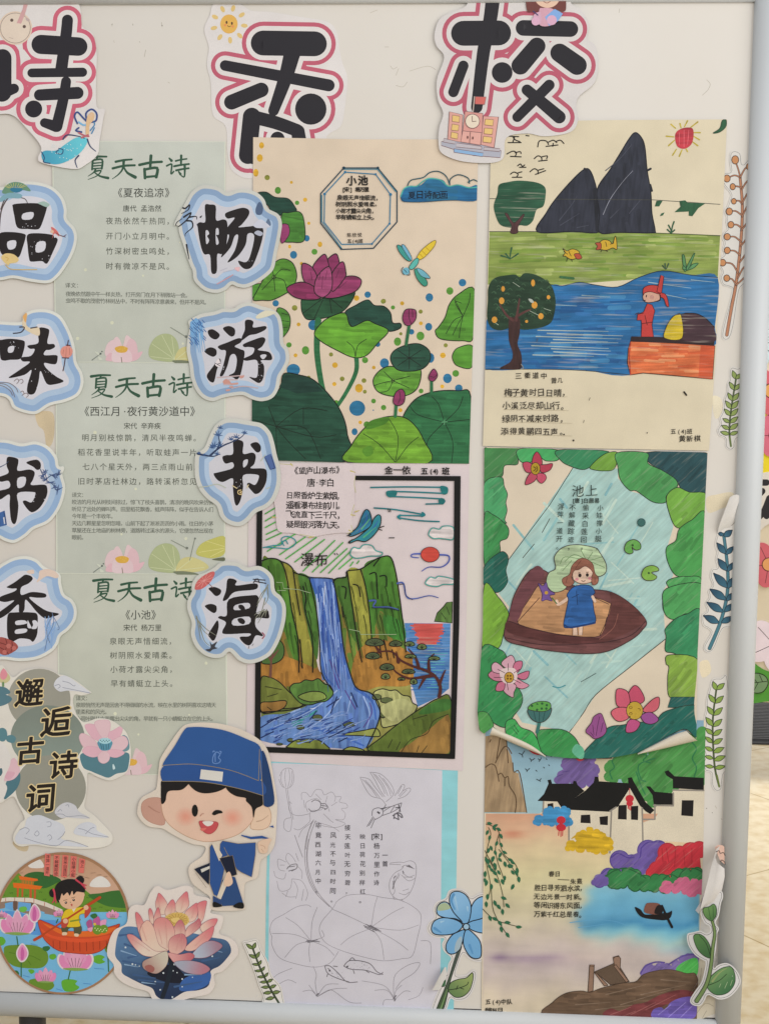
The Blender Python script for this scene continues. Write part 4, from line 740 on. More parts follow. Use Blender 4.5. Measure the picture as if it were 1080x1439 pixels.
gq.blob('395,635 440,625 515,630 515,680 475,682 468,645 438,650 430,672 398,672', '4b4a33'); gq.blob('400,672 425,672 425,688 398,690', 'cdb79c'); gq.blob('475,680 500,682 498,698 476,696', 'cdb79c'); gq.fo('400,560 420,530 470,518 540,510 572,520 560,550 510,560 505,600 512,632 470,640 425,635 430,600 400,610 392,590', 'b9a025', '5f5214', .6); gq.lines(['450,602 510,592'], 2.2, '6d7a2a', sm=False); gq.blob('395,590 430,580 438,610 420,640 395,640 390,610', '9d3f34'); gq.blob('545,520 578,510 575,545 545,582 538,560', '9d3f34'); gq.poly('455,515 490,508 470,545', 'cfc5b8')
gq.lines(['222,722 630,455'], 2.6, '9b3f20', sm=False); gq.lines(['545,510 635,452'], 4.2, '9b3f20', sm=False); gq.lines(['222,720 275,690'], 4, '9b3f20', sm=False); gq.dots([(418, 600, 3.6), (548, 515, 3.6)], sk)
gq.circ(338, 424, 5.2, '1d1a1c', ry=6); gq.circ(510, 342, 6, '1d1a1c'); gq.blob('350,410 365,365 410,340 460,335 510,350 540,390 535,420 500,430 400,470 370,480', '1d1a1c'); gq.blob('375,450 400,425 470,405 530,415 535,450 520,490 490,515 450,525 410,515 385,490', sk); gq.blob('515,430 530,420 540,435 530,450 515,448', sk); gq.blob('365,420 400,385 470,370 535,400 535,420 490,415 470,435 460,410 445,440 430,420 405,440 395,425 380,470', '1d1a1c'); gq.lines(['342,400 350,430 345,470 335,485', '350,440 358,485', '485,340 520,365 550,375', '520,365 545,395'], 2.8, 'a8384a', w1=1.5)
gq.dots([(421, 484, 1.8), (470, 467, 1.8)], '2a2020'); gq.dots([(420, 482, .6), (469, 465, .6)], 'd8d0c8'); gq.lines(['405,470 430,465', '455,455 480,448', '448,478 450,485'], .7, '5a4030'); gq.blob('450,495 462,492 460,508', '9d4a44')
fl = t.part('flowers_in_boat_picture'); fl.blob('550,610 580,590 590,640 565,650', '8f4a78'); fl.blob('590,600 625,570 640,610 620,640', '9c4f80'); fl.blob('640,600 675,590 670,625 640,630', 'c38aa8'); fl.blob('555,650 590,640 580,668', 'c38aa8'); fl.blob('575,565 605,552 620,570 595,585', '2e6034'); fl.circ(620, 655, 7, '5c7d2c'); fl.circ(660, 650, 6, '5c7d2c'); fl.dots([(605+i*9, 645+(i*13) % 22, .9) for i in range(9)], 'b9c28a'); fl.circ(603, 620, 2, 'c3a636')
t.clip = None; sl = t.part('poem_slips_picture')
for s_, wr in (('290,172 325,178 318,318 283,312', '浮萍一道开'), ('345,180 382,183 374,318 342,316', '不解藏踪迹'), ('400,182 438,186 426,326 392,322', '偷采白莲回'), ('452,188 490,192 480,328 446,322', '小娃撑小艇'), ('505,203 543,210 533,298 500,294', '池上')):
    p4 = pts(s_); sl.fill([p4], 'b8625a'); x0 = (p4[0][0]+p4[1][0])/2; y0 = (p4[0][1]+p4[1][1])/2; sl.t.k += 1
    sl.text(wr, *_inv(x0, y0+4.3), 5.6, '3a2422', adv=5.6, vert=True, slope=-.05, step=False, bold=.01)
t.done()
at(4.1538, 140, 1200)
t = Thing('lotus_cutout', 'white edged cutout of a large pink lotus on dark blue water', 'lotus cutout', 2.4, (420, 860), bend=curl_bend('60,300 800,850', .0016), grid=5)
t.sheet('50,590 55,520 90,440 160,400 175,320 210,290 265,290 300,220 340,180 400,205 500,180 545,195 560,235 640,255 665,300 650,340 720,360 715,420 700,460 770,490 805,530 810,580 770,630 720,680 670,700 675,760 640,810 560,830 500,845 420,868 350,855 310,840 285,800 200,775 130,740 90,690 85,640', 'c5bdb8', name='backing_paper', sm=True)
w_ = t.part('water_picture', 'wash'); w_.blob('95,560 110,470 140,425 200,418 300,440 500,450 640,480 740,500 770,560 740,610 700,650 650,680 640,760 580,790 500,800 430,840 380,848 335,825 310,780 250,755 180,720 135,690 130,640 100,600', '4f6f93', grad=(300, 440, 400, 840, '24324f')); w_.blob('280,690 420,640 500,700 550,715 480,748 380,740', '1c1f2b'); w_.blob('500,720 640,680 640,750 560,790 470,790', '365a94'); w_.lines(['140,620 260,640', '170,600 230,590', '150,520 260,560', '120,470 200,460', '200,700 330,720', '230,730 380,745', '240,660 330,670', '600,620 700,600', '640,580 740,560', '560,640 650,690', '440,770 600,740'], 3, '3b567c', w1=1); w_.lines(['150,640 230,655', '130,560 220,590', '500,700 600,700', '620,540 720,570', '250,745 330,755'], 2, '7c98b5', w1=.6); w_.dots([(155, 540, 1.4), (195, 638, 1.4), (213, 642, 1), (235, 650, .9), (375, 690, 1.3), (438, 640, 1.3), (432, 677, 1), (455, 688, .9), (485, 725, 1.2), (485, 770, 1), (428, 830, 1.3), (357, 788, 1.2), (660, 592, 1.3), (545, 715, .8), (328, 740, 1)], 'c9d3da')
s_ = t.part('stem_picture'); s_.lines(['410,590 420,650 400,740 370,830'], 7, '1d2530', w1=6)
f = t.part('lotus_picture')
def petal(o, base, tip, g, oc='8f5560'): f.fill([smooth(o)], base, grad=(*g, tip)); f.lines([smooth(o)], .5, oc, closed=True, sm=False)
B1, T1 = 'd0b9aa', 'b9686f'
petal('330,290 340,245 350,222 375,245 400,290 395,340 350,345', B1, T1, (370, 330, 348, 225)); petal('450,280 480,240 512,214 522,255 522,300 480,340 440,320', B1, T1, (470, 330, 508, 218)); petal('385,330 405,285 430,260 445,290 440,340 400,370', B1, T1, (415, 360, 430, 262)); petal('500,340 540,300 572,282 578,330 560,380 520,390', B1, T1, (520, 390, 570, 285)); petal('575,285 625,268 622,310 605,380 580,390 578,330', 'cba79c', T1, (590, 390, 622, 272))
petal('290,330 300,310 315,340 320,400 300,390', B1, T1, (310, 395, 300, 312)); petal('320,370 345,305 360,350 365,400 330,420', B1, T1, (345, 410, 344, 308)); petal('215,336 240,350 265,400 300,470 310,560 260,520 225,420', B1, T1, (275, 500, 217, 338))
f.blob('385,370 410,345 460,335 510,350 525,390 480,420 420,410', 'b79a58'); f.lines([f'455,385 {455+70*math.cos(a*.35):.0f},{380+42*math.sin(a*.35):.0f}' for a in range(18)], .6, '8a6d35', sm=False); f.dots([(455+68*math.cos(a*.35), 380+42*math.sin(a*.35), 1) for a in range(18)], 'd0b978'); f.blob('420,375 460,365 475,385 440,395', 'c9b070')
petal('590,420 640,380 690,374 670,420 620,460', B1, T1, (600, 440, 688, 376)); petal('510,480 590,420 585,372 560,390 520,420 495,470', 'caa79c', 'a65f68', (510, 480, 584, 375)); petal('430,460 450,400 478,378 500,420 498,480 450,500', 'ceb3a4', 'a9626a', (465, 490, 478, 380)); petal('320,420 340,370 395,370 435,420 440,480 400,560 350,540', 'd0b6a8', 'b97a78', (380, 520, 395, 372)); petal('240,440 280,380 320,420 350,520 400,560 330,590 270,540', 'd0bcac', 'c9a597', (340, 560, 270, 400))
petal('500,545 570,480 640,430 670,418 655,480 600,530 540,560', 'cda99d', T1, (530, 550, 668, 422)); petal('410,560 410,500 440,470 490,460 512,500 500,550 450,580', 'cfa79c', 'ac6a70', (440, 575, 488, 464)); petal('165,468 200,465 260,510 330,560 400,560 340,590 260,585 200,530', 'd0bfb2', 'b8787a', (280, 560, 167, 470)); petal('540,590 600,520 660,500 718,525 690,560 620,598', '9aa3b2', '8f6f7e', (560, 580, 715, 526)); petal('405,570 470,580 530,570 558,590 520,622 450,630 420,605', 'bf8d8b', 'a65b65', (420, 590, 555, 592))
petal('260,620 310,595 390,560 405,600 390,650 340,690 290,680 258,655', 'b2aa9c', '9a7d76', (390, 590, 280, 670), '6e5a58'); petal('440,625 520,615 600,630 648,665 600,695 530,690 480,670', '8f94a3', '9f6a76', (460, 630, 640, 670), '6e5a68'); f.blob('268,650 300,640 325,660 315,682 285,678', '8f5a55')
f.lines(['350,240 355,300', '345,230 360,320', '500,240 480,320', '430,280 420,350', '350,430 370,520', '390,380 400,540', '240,380 280,500', '480,400 478,480', '580,390 540,450', '640,450 560,530', '620,300 600,370', '470,480 450,560', '490,490 480,550', '200,490 300,560', '560,310 540,370'], .5, 'b58a84'); t.done()
at(4.5, 180, 1000)
t = Thing('scholar_cutout', 'winking cartoon boy scholar in blue hat and robe holding dark books', 'cartoon cutout', 2.6, (640, 1250), bend=curl_bend('70,80 940,1240', .002), grid=5)
t.sheet('185,470 200,330 215,280 265,200 330,110 380,75 480,65 600,75 720,110 830,170 890,250 920,400 945,560 940,700 930,830 890,900 840,940 820,1040 770,1065 740,1090 735,1200 740,1245 640,1255 530,1245 520,1170 470,1130 410,1080 385,1010 400,960 470,910 490,850 400,830 280,770 220,735 130,720 70,660 65,600 90,540 160,500', 'c3b9ae', name='backing_paper', sm=True)
sk = 'd4b5a2'; ol = 'a58268'; bl = '2a4d86'
f = t.part('head_picture'); f.fo('88,620 95,570 140,542 210,545 225,600 235,705 170,705 110,670', 'b08a7c', 'a37c6e', .7); f.lines(['135,595 170,620 205,635'], 2.2, 'a1796b', w1=1); f.fo('780,700 800,610 840,585 890,600 908,660 890,720 840,742 780,735', 'cbb29d', ol, .7); f.lines(['815,690 850,680 890,650'], 1.6, 'ab907b', w1=.7)
f.fo('215,600 220,500 260,440 400,420 600,430 780,480 800,560 800,650 770,710 700,770 600,805 500,818 400,795 300,740 240,680', sk, ol, .7)
for x_, y_ in ((368, 660), (662, 665)):
    for k_ in range(7): f.circ(x_, y_, 15.5-k_*2.0, tuple(np.array((212, 181, 162))*(1-(k_+1)/8)+np.array((200, 138, 120))*(k_+1)/8), ry=13.5-k_*1.7)
f.blob('215,575 212,480 220,430 300,420 400,440 385,455 340,490 258,500 240,560', '1c1a1c'); f.blob('385,450 400,430 620,440 625,470 570,500 490,512 430,495', '1c1a1c'); f.blob('620,470 640,450 860,500 855,580 810,610 795,665 785,600 750,560 745,540 690,530 645,505', '1c1a1c')
f.circ(426, 621, 4.4, '161416', ry=8.6); f.fill([smooth('535,640 555,618 590,620 600,635 575,640 548,650')], '161416'); f.lines(['460,655 470,642 482,640'], .8, 'a0705f'); f.fo('452,690 500,688 570,695 560,740 520,768 478,750', 'b04c50', '8d3a3c', .5); f.blob('475,690 540,690 530,712 500,718', 'd6d0ca'); f.blob('460,735 500,730 475,750', 'c26a62')
h = t.part('hat_picture'); h.blob('855,240 885,310 915,450 925,575 858,580 850,400 830,300', '223c66'); h.blob('220,430 240,335 500,335 830,420 862,520 700,480 480,440 300,432', bl); h.blob('222,335 300,210 360,110 400,93 500,95 620,115 750,165 838,215 850,330 830,430 650,365 430,328 300,330', '2c528a'); h.lines(['222,335 300,330 430,328 650,365 828,430', '828,430 832,330 835,230', '220,435 480,440 700,480 858,525', '858,580 852,450 838,300'], .8, '8a7a58'); h.poly('465,360 605,375 598,437 457,420', 'bfbdb8'); h.lines(['553,258 543,275 538,310 550,322 578,318 588,300 575,285 585,265 572,252 556,256 555,310'], 1.4, '5d7db0'); h.lines(['540,250 545,242 550,247', '582,245 592,247 590,258'], 1.4, '5d7db0')
b = t.part('robe_picture'); b.blob('530,825 600,815 605,870 560,900 530,880', 'bdb3a6'); b.poly('718,772 780,785 850,778 912,800 905,800 850,795 780,800 720,780', bl); b.poly('895,720 920,712 925,728 905,722', bl); b.fo('520,850 535,830 560,880 615,975 600,1050 570,1160 545,1150 520,1080', bl, '8a7a58', .6, sm=False); b.fo('585,830 600,810 700,828 810,820 808,900 785,1040 720,1010 690,990 640,900 580,920', bl, '8a7a58', .6, sm=False); b.poly('600,1060 630,1030 680,1040 735,1215 600,1222 585,1180', '2a4774'); b.poly('540,1155 590,1185 595,1222 540,1200', '2d4470'); b.poly('630,1000 565,1165 590,1180 640,1060', 'c0b6a8'); b.poly('535,830 555,825 600,900 580,940', 'c0b6a8'); b.lines(['610,850 640,910'], .7, '8a7a58')
b.blob('830,815 885,795 910,800 890,840 880,885 840,885 825,850', 'c5ac98'); b.lines(['835,835 865,845 870,860', '860,880 845,860'], .6, ol); b.blob('540,1200 560,1197 600,1222 545,1228', '17161a'); b.blob('668,1222 700,1200 732,1203 732,1236 690,1234', '17161a')
k = t.part('books_picture'); k.poly('422,988 520,950 515,1088', '1a2234'); k.poly('463,990 520,968 520,985 470,1010', 'b9b7b0'); k.lines(['430,1010 500,1105'], .6, '8f8578'); k.fo('582,920 665,902 692,1022 655,1035 625,1010', '182033', '8a7a58', .6, sm=False); k.blob('610,1080 625,1020 645,1005 660,1040 665,1075 645,1095 620,1095', 'c9ae99'); t.done()
# ================================================================ painting: pond with lotus leaves (left of the two columns)
at(); GD = "pupils' coloured pictures with handwritten poems"
K = '1c1f1c'
t = Thing('lotus_pond_picture', 'marker picture of a magenta lotus and big green leaves under an octagonal poem plaque', 'picture', 1.35, (507, 651), GD)
t.sheet('356,193 510,196 672,196 666,420 658.6,651.5 500,650 354,646', 'cbbca9', th=.3)
at(3.2727, 350, 180)
d = t.part('dots_picture', 'marker'); YE, OL, BU, GN = 'c69c33', '7d8038', '2c6d92', '558a36'
d.dots([(58, 80, 3.6, 4.6), (50, 138, 4.3, 5.4), (32, 206, 3.8, 5.6), (195, 250, 2.2), (258, 330, 3), (275, 438, 2.3), (187, 545, 2.2, 2.8), (326, 535, 3.4, 4), (241, 623, 2.4), (494, 782, 4), (703, 806, 3)], YE); d.dots([(84, 228, 3.8)], OL); d.dots([(133, 287, 4.4, 5), (221, 344, 3.2), (301, 569, 4.2), (616, 797, 3.4), (922, 749, 5, 5.4)], GN); d.dots([(266, 507, 4, 4.6), (205, 583, 5, 5.6), (123, 806, 4.6), (545, 766, 4.6), (828, 779, 5.4, 6), (980, 711, 5.4)], BU)
at(3.2727, 350, 400)
d.dots([(228, 183, 2.8), (214, 325, 2.8), (395, 370, 4), (392, 457, 3), (505, 476, 5.6, 6.2), (573, 381, 2.6), (511, 633, 2.6), (789, 178, 2.8), (695, 577, 3), (887, 468, 2.8), (890, 325, 4)], YE); d.dots([(210, 107, 4), (377, 321, 3), (428, 433, 3.4), (528, 441, 3.4), (532, 492, 2.8), (274, 428, 3), (697, 226, 2.4), (903, 279, 3), (618, 76, 3.4), (788, 124, 3)], OL); d.dots([(184, 277, 3.8), (260, 302, 5.2, 6), (533, 347, 4.4), (682, 262, 5.2, 6), (787, 236, 5.6, 6.2), (572, 535, 3.4), (618, 565, 3.8), (400, 545, 4.4), (541, 643, 4.6), (790, 489, 3.4), (949, 408, 4.8), (661, 105, 3)], GN); d.dots([(295, 186, 7, 7.2), (204, 392, 9.5, 8.5), (591, 274, 3.8), (622, 361, 6.4, 7), (834, 337, 5.2, 7), (746, 217, 4), (825, 194, 5, 5.6), (911, 431, 6.2, 6.8), (963, 476, 5.4), (497, 568, 11.2, 10.8), (485, 676, 4.2, 5), (571, 577, 1)], BU)
l = t.part('lotus_leaves_picture', 'marker'); dk, md, lg = '2a4f3d', '4f8a34', '6a972f'
l.fo('240,100 250,60 330,65 470,30 482,55 440,115 380,145 280,162 250,140', '2b5138', K, 1.3); l.lines(['330,70 250,130', '340,70 300,155', '370,60 380,130', '370,60 430,110'], .9, K)
l.fo('20,0 180,0 182,25 120,60 60,72 20,66', md, K, 1)
l.fo('440,130 490,95 545,70 575,95 620,100 650,130 660,175 695,178 695,200 650,215 600,205 520,190 470,190', '24483c', K, 1.3)
l.lines(['318,165 312,300 330,440 352,520 378,548'], 9, '2f6a44', w1=7); l.lines(['493,330 492,400 450,490 405,560'], 6.4, '2f6a44', w1=5)
l.fo('300,225 330,180 370,150 440,130 460,180 480,192 540,165 580,180 640,212 590,270 540,325 480,335 400,300 330,260', '629a33', K, 1.3); l.lines(['490,330 500,280 540,250', '488,330 480,290 450,262'], .9, K)
l.fo('870,195 900,150 920,90 960,45 1035,22 1030,240 980,258 880,250 855,215', '548c33', K, 1.2); l.lines(['982,145 960,100 945,70', '982,145 1010,80 1015,40', '982,145 940,165 905,225', '982,145 960,180 935,232', '982,145 970,200 965,245', '982,145 945,80 975,85'], .9, K); l.fo('935,320 960,290 1026,282 1022,380 960,375 937,350', '568e34', K, 1.1)
l.fo('570,440 600,395 650,375 720,395 780,385 790,420 770,480 720,510 650,512 590,490', '62973a', K, 1.3); l.circ(661, 441, 2.6, K); l.circ(661, 441, 1.7, '7fae50'); l.lines(['661,441 600,455 575,465', '661,441 620,400', '661,441 740,420', '661,441 735,475', '661,441 640,485 605,495'], .9, K)
l.fo('650,345 665,305 720,278 780,272 825,300 832,345 800,385 740,398 680,390', '2a5040', K, 1.3); l.lines([f'736,337 {736+74*math.cos(a*.785):.0f},{337+50*math.sin(a*.785):.0f}' for a in range(8)], .9, K)
l.fo('128,118 160,112 188,145 186,200 158,240 145,235', '4f8436', K, 1.1); l.lines(['150,130 180,140', '150,165 185,170', '150,200 178,195'], .8, K)
l.fo('12,535 60,530 140,480 160,410 230,415 300,440 380,520 430,600 452,690 448,812 15,803', '274d3d', K, 1.4); l.poly('140,470 165,412 230,418 300,445 340,490 220,500', '223f37'); l.lines(['125,652 20,620', '125,652 90,560', '125,652 240,570 360,580', '125,652 260,660 330,800', '125,652 180,720 260,800', '125,652 128,800', '125,652 300,700 400,690', '250,565 250,640'], .9, '16251e')
l.fo('705,620 760,530 850,492 960,488 1018,515 1010,822 820,822 800,720 760,660', '306a44', K, 1.4); l.lines(['897,632 870,550 840,515', '897,632 960,570 982,515', '897,632 780,600 740,560', '897,632 830,700 815,740', '897,632 935,720 930,820', '897,632 1012,620'], .9, '16251e'); l.lines(['885,632 910,630', '897,622 897,642'], 1.4, '5d9a70')
l.fo('452,815 470,740 530,660 600,615 690,605 750,635 800,710 820,822', '6c9a33', K, 1.3); l.lines(['670,815 600,735 525,685', '672,815 685,700 640,612', '676,815 730,740 778,700'], .9, '20331a'); l.blob('560,625 640,608 625,640 540,665', '4b7d2c'); l.blob('520,760 560,740 570,775 540,790', '56862e')
at(3.2727, 350, 180)
l.fo('20,790 40,745 100,640 150,602 200,620 220,680 200,740 180,755 110,790 60,792', '578c34', K, 1.2); l.circ(115, 686, 3, K); l.circ(115, 686, 2, '73a24a'); l.lines(['115,686 60,745', '115,686 120,750', '115,686 150,650 190,655', '115,686 100,610', '115,686 160,700 175,745'], .9, K); l.fo('40,300 80,295 120,318 180,325 210,360 215,385 150,400 110,400 90,360 60,330', '22453a', K, 1); l.fo('150,400 180,390 230,385 252,420 255,515 200,525 150,510', '467a33', K, 1.1)
f = t.part('lotus_flower_picture', 'marker'); mg = '86375f'
f.fo('145,450 180,445 185,490 150,530', '8c3c68', K, .9)
for q, c in (('358,625 365,600 400,578 415,615 418,660 370,665', '7d3058'), ('295,660 300,625 345,580 362,610 365,655 320,680', mg), ('243,665 248,622 290,640 315,690 305,730 260,712', '8d3e66'), ('175,735 240,708 300,730 330,780 270,790 205,775', '803158'), ('440,685 490,682 517,705 490,750 400,780 345,775 390,720', '8b3a63'), ('375,690 400,640 432,615 445,660 440,690 385,752', mg), ('300,745 310,690 345,648 372,640 383,690 378,745 345,777 315,770', '96476f')): f.fo(q, c, K, 1.3)
f.lines(['330,660 322,700', '360,655 350,700', '285,660 290,700', '415,650 400,690', '450,705 410,740', '340,680 335,740'], .7, '5d2445')
at(3.2727, 350, 400)
f = t.part('lotus_bud_picture', 'marker')
for s_, b_ in (('736,185 722,275', '705,150 720,115 755,113 768,125 765,160 740,187 715,182'), ('838,440 838,495', '825,420 848,387 866,415 850,442 830,440'), ('676,552 672,605', '662,530 675,495 700,480 716,500 712,540 690,556 668,550')): f.lines([s_], 4.4, '2f6a44', sm=False); f.fo(b_, mg, K, 1.1); f = t.part('lotus_bud_picture', 'marker')
f.lines(['735,115 735,150 745,180', '750,115 752,150', '690,490 695,520 685,545', '830,420 850,425 862,415'], .8, K)
at(3.2727, 350, 180)
p = t.part('poem_plaque_picture', 'ink'); oct_ = '436,184 592,184 680,292 680,432 572,553 424,558 330,438 330,302'
p.lines([oct_], 1.7, '1f3c4c', closed=True, sm=False); p.lines(['442,203 582,213 650,306 646,440 565,533 426,535 346,434 348,304'], 1.5, '2e7496', closed=True, sm=False); p.lines(['436,190 590,190 675,294', '335,310 335,430 424,550'], 1.2, '3b8098', sm=False); p.dots([(436, 184, 2.2), (592, 184, 2), (424, 556, 1.6)], '1f3c4c'); p.dots([(442, 203, 1.8), (582, 213, 1.6), (650, 306, 2.2), (348, 304, 2), (565, 533, 1.5), (646, 440, 1.6)], '2e6f94')
x = t.part('poem_text', 'ink'); x.text('小池', 470, 243, 14, '16130f', adv=16.5, bold=.06, jit=.4); x.text('[宋]', 437, 283, 7.6, '241f1a', adv=7, bold=.03); x.text('杨万里', 500, 283, 7, '241f1a', adv=6.2, bold=.04)
for i, (ln, x0, ad) in enumerate((('泉眼无声惜细流，', 418, 7.7), ('树阴照水爱晴柔。', 412, 7.8), ('小荷才露尖尖角，', 410, 7.2), ('早有蜻蜓立上头。', 410, 7.4))): x.text(ln, x0, 321+i*30, 7.9, '1d1813', adv=ad, bold=.04, jit=.3, jr=.06)
x.text('陈欣悦', 460, 492, 7, '2e2721', adv=7.6, bold=.02, jit=.3); x.text('五(4)班', 462, 520, 6.2, '2e2721', adv=6, bold=.02)
c = t.part('cloud_picture', 'marker'); c.blob('697,315 712,280 760,268 790,262 830,232 890,240 915,270 960,262 1010,272 1048,265 1046,333 930,333 800,338 712,340', '2d6f94', grad=(800, 230, 800, 335, '1f5f8c')); c.lines(['697,315 712,280 740,268 770,268 800,245 830,232 880,240 915,268 960,262 1010,275 1048,272'], 1.6, '4aa096'); c.lines(['728,265 745,240 800,228 830,205 870,200 905,222 922,262', '922,262 925,235 960,215 1005,230 1012,255', '1005,250 1030,238 1048,246'], 1.5, '1f4f5c'); c.lines(['697,320 715,338 800,340 900,333 1046,330'], 1, '1d4a63')
x2 = t.part('title_text', 'ink'); x2.text('夏日诗配画', 747, 308, 12, '14202a', adv=11.2, bold=.03, jit=.6, jr=.05, tilt=.02)
g = t.part('dragonfly_picture', 'ink'); g.fo('680,540 700,545 735,590 742,612 720,605 690,570', '3f8f88', K, .8); g.fo('702,545 715,540 745,590 742,608', '6aa0b8', K, .7); g.fo('760,650 780,655 815,700 818,722 800,725 770,690', '3f8f7c', K, .8); g.fo('770,645 800,655 830,685 825,692 790,680', '6aa5b5', K, .7); g.fo('770,600 790,565 830,530 857,517 850,545 810,590 785,605', 'cdb43c', '6d5f1c', .8); g.lines(['795,565 815,585', '812,548 830,565', '785,580 800,597'], 1, 'b28f2a'); g.fo('735,640 760,605 778,600 775,625 750,650', '58a8a0', K, .8); g.circ(722, 658, 5, '6aa5b8', ry=5.2); g.lines(['708,640 700,655 712,675', '735,655 738,675 725,675', '712,650 725,665'], 1, '2a4c5c'); t.done()
# ================================================================ painting: waterfall
at(); t = Thing('waterfall_picture', 'framed marker picture of a blue waterfall between green cliffs with a pine tree', 'picture', .7, (500, 1083), GD)
t.sheet('350,650 500,651 659,651 655,870 650,1083 500,1076 346,1068 348,860', 'c5babc', th=.3)
at(3.4839, 350, 830)
at(3.4839, 350, 640); sk_ = t.part('sea_picture', 'marker_dry'); sk_.poly('760,820 985,822 978,1140 930,1180 825,1230 790,1100 775,980', '4f7cae'); sk_.lines([f'{random.uniform(775, 880):.0f},{y} {random.uniform(890, 980):.0f},{y+random.uniform(-4, 4):.0f}' for y in range(850, 1150, 9)], 1.4, '2f5f9c', sm=False); sk_.lines([f'{random.uniform(820, 900):.0f},{y} {random.uniform(900, 975):.0f},{y}' for y in range(870, 1140, 14)], 1, '57a0a8', sm=False); sk_.lines([f'{800+abs(y-830)*.35+random.uniform(-12, 12):.0f},{y} {955-abs(y-830)*.4+random.uniform(-12, 12):.0f},{y}' for y in range(826, 925, 6)], 2, 'b8504c', sm=False)
s_ = t.part('hill_picture', 'watercolour'); s_.fo('905,812 920,770 950,740 965,720 994,715 992,820', '55743c', '1b1a18', 1.2, sm=False); s_.lines(['940,770 960,800', '965,740 980,780'], .8, '1b1a18')
g0 = t.part('ground_picture', 'watercolour'); at(3.4839, 350, 640); g0.poly('560,1130 640,1100 780,1010 800,1240 860,1225 985,1180 978,1455 560,1450', '8c8a4c'); g0.poly('58,1060 340,1080 420,1160 400,1260 60,1300', '6f7a40'); m = t.part('cliff_picture', 'watercolour'); gr, gl, oc_ = '4d6a30', '7d7d3c', '8d6a3c'
at(3.4839, 350, 640)
m.blob('65,515 100,503 150,510 185,540 215,555 245,580 290,590 330,620 330,800 330,1000 360,1150 200,1200 60,1200 60,800', '6d7433', grad=(200, 520, 200, 1100, '8d6b38')); m.blob('65,515 100,503 140,510 165,545 190,620 210,750 240,900 242,1040 200,950 170,850 120,700 66,640', '4f7a30'); m.blob('240,585 290,590 320,640 330,760 340,900 330,1000 290,860 270,720', '476e30'); m.blob('170,535 210,550 235,620 260,760 300,900 310,1000 280,1050 240,900 200,700', '8c883c')
m.blob('412,620 430,600 470,592 480,565 545,555 600,520 640,498 690,495 715,560 735,680 755,840 770,960 780,1010 640,1120 560,1150 500,1110 470,960 440,760', '5d7634', grad=(600, 560, 600, 1080, '96713c')); m.blob('560,550 620,505 685,495 710,560 735,720 760,850 700,840 640,760 600,900 580,740', '4b7a31'); m.blob('412,620 440,600 480,600 500,700 530,900 500,880 460,760', '45692d'); m.blob('480,575 545,560 570,640 590,780 600,900 560,940 530,820', '8c8c3e'); m.blob('660,780 750,820 765,900 720,900 670,870', '3f7a34')
m.blob('530,960 640,900 780,960 800,1010 790,1120 640,1130 560,1150 500,1100', '9b7136'); m.blob('60,960 200,990 350,1060 350,1120 200,1130 60,1100', '9d7135')
w_ = t.part('waterfall_water_picture', 'marker_up'); w_.blob('290,598 340,598 400,605 420,650 440,760 465,950 500,1080 530,1140 600,1170 640,1230 630,1310 570,1430 400,1430 60,1395 58,1280 200,1260 330,1200 410,1150 370,1100 355,1080 345,860 320,660', '5876b5', grad=(400, 600, 360, 1400, '5f7fb4'))
w_.lines(['310,610 345,740 360,900 365,1060 420,1130', '400,612 430,760 455,960 490,1090', '350,640 375,800 400,1000 430,1120', '330,1230 200,1300 80,1350', '520,1140 600,1200 620,1290', '300,1330 420,1360 560,1420'], 5, '3f62a8', w1=2.4); w_.lines(['370,620 395,760 420,960 445,1100', '330,680 350,900 380,1080', '360,650 380,800', '385,680 410,900', '340,720 352,860', '430,1150 300,1250 120,1330', '450,1180 360,1290 220,1370', '560,1180 590,1260 575,1340', '250,1240 90,1300', '500,1180 480,1260'], 2.2, '8fa6d0', w1=.8); w_.lines(['395,1000 440,1140', '410,1010 450,1120', '590,1210 600,1260 560,1330', '470,1150 520,1240'], 1.6, '54488c'); w_.lines(['210,1310 280,1280 330,1250', '220,1325 260,1300'], 3, '3c8f90'); w_.lines(['335,700 340,860 350,960', '372,640 362,760', '350,1280 340,1295 360,1300', '480,1310 500,1330 530,1310', '300,1240 325,1235'], 1, 'c3c8d8')
b_ = t.part('bank_picture', 'watercolour')
for q, c in (('58,1095 100,1085 150,1110 200,1160 260,1200 250,1230 160,1240 60,1255', '6a7236'), ('200,1150 215,1118 250,1112 275,1098 310,1102 340,1092 370,1118 395,1125 412,1165 380,1200 340,1208 300,1220 250,1210', '54783a'), ('60,1210 110,1205 180,1200 170,1235 100,1260 60,1250', '8c6a38'), ('240,1180 300,1155 360,1160 375,1190 300,1205', '7a8c48'), ('190,1420 240,1390 330,1390 380,1420 380,1440 200,1430', '7a8540'), ('450,1365 560,1345 620,1335 640,1360 630,1375 540,1370', '858c4c'), ('460,1440 500,1425 560,1440 550,1450 470,1448', '858c4c'), ('610,1160 650,1142 690,1150 720,1148 750,1172 785,1180 800,1210 822,1225 810,1255 800,1270 770,1300 740,1310 690,1325 650,1325 640,1250 620,1200', '9fa06c'), ('580,1440 640,1385 720,1320 790,1270 850,1230 920,1190 985,1190 980,1460 700,1455', '5b6c30')): b_.fo(q, c, '1c1a18', 1.4)
b_.blob('740,1455 800,1400 880,1340 940,1290 980,1280 975,1455', '8f6f3c'); b_.blob('860,1230 930,1195 983,1195 980,1240 900,1260 830,1265', '3f6c33'); b_.lines(['745,1450 790,1390 870,1360 900,1300 975,1265', '800,1290 870,1270', '820,1450 830,1420', '840,1460 870,1420', '680,1430 700,1390', '720,1440 740,1400', '80,1130 160,1145', '90,1180 140,1165', '230,1400 300,1405', '660,1200 700,1190', '650,1260 720,1285', '90,1230 110,1245'], 1, '2a2a1c')
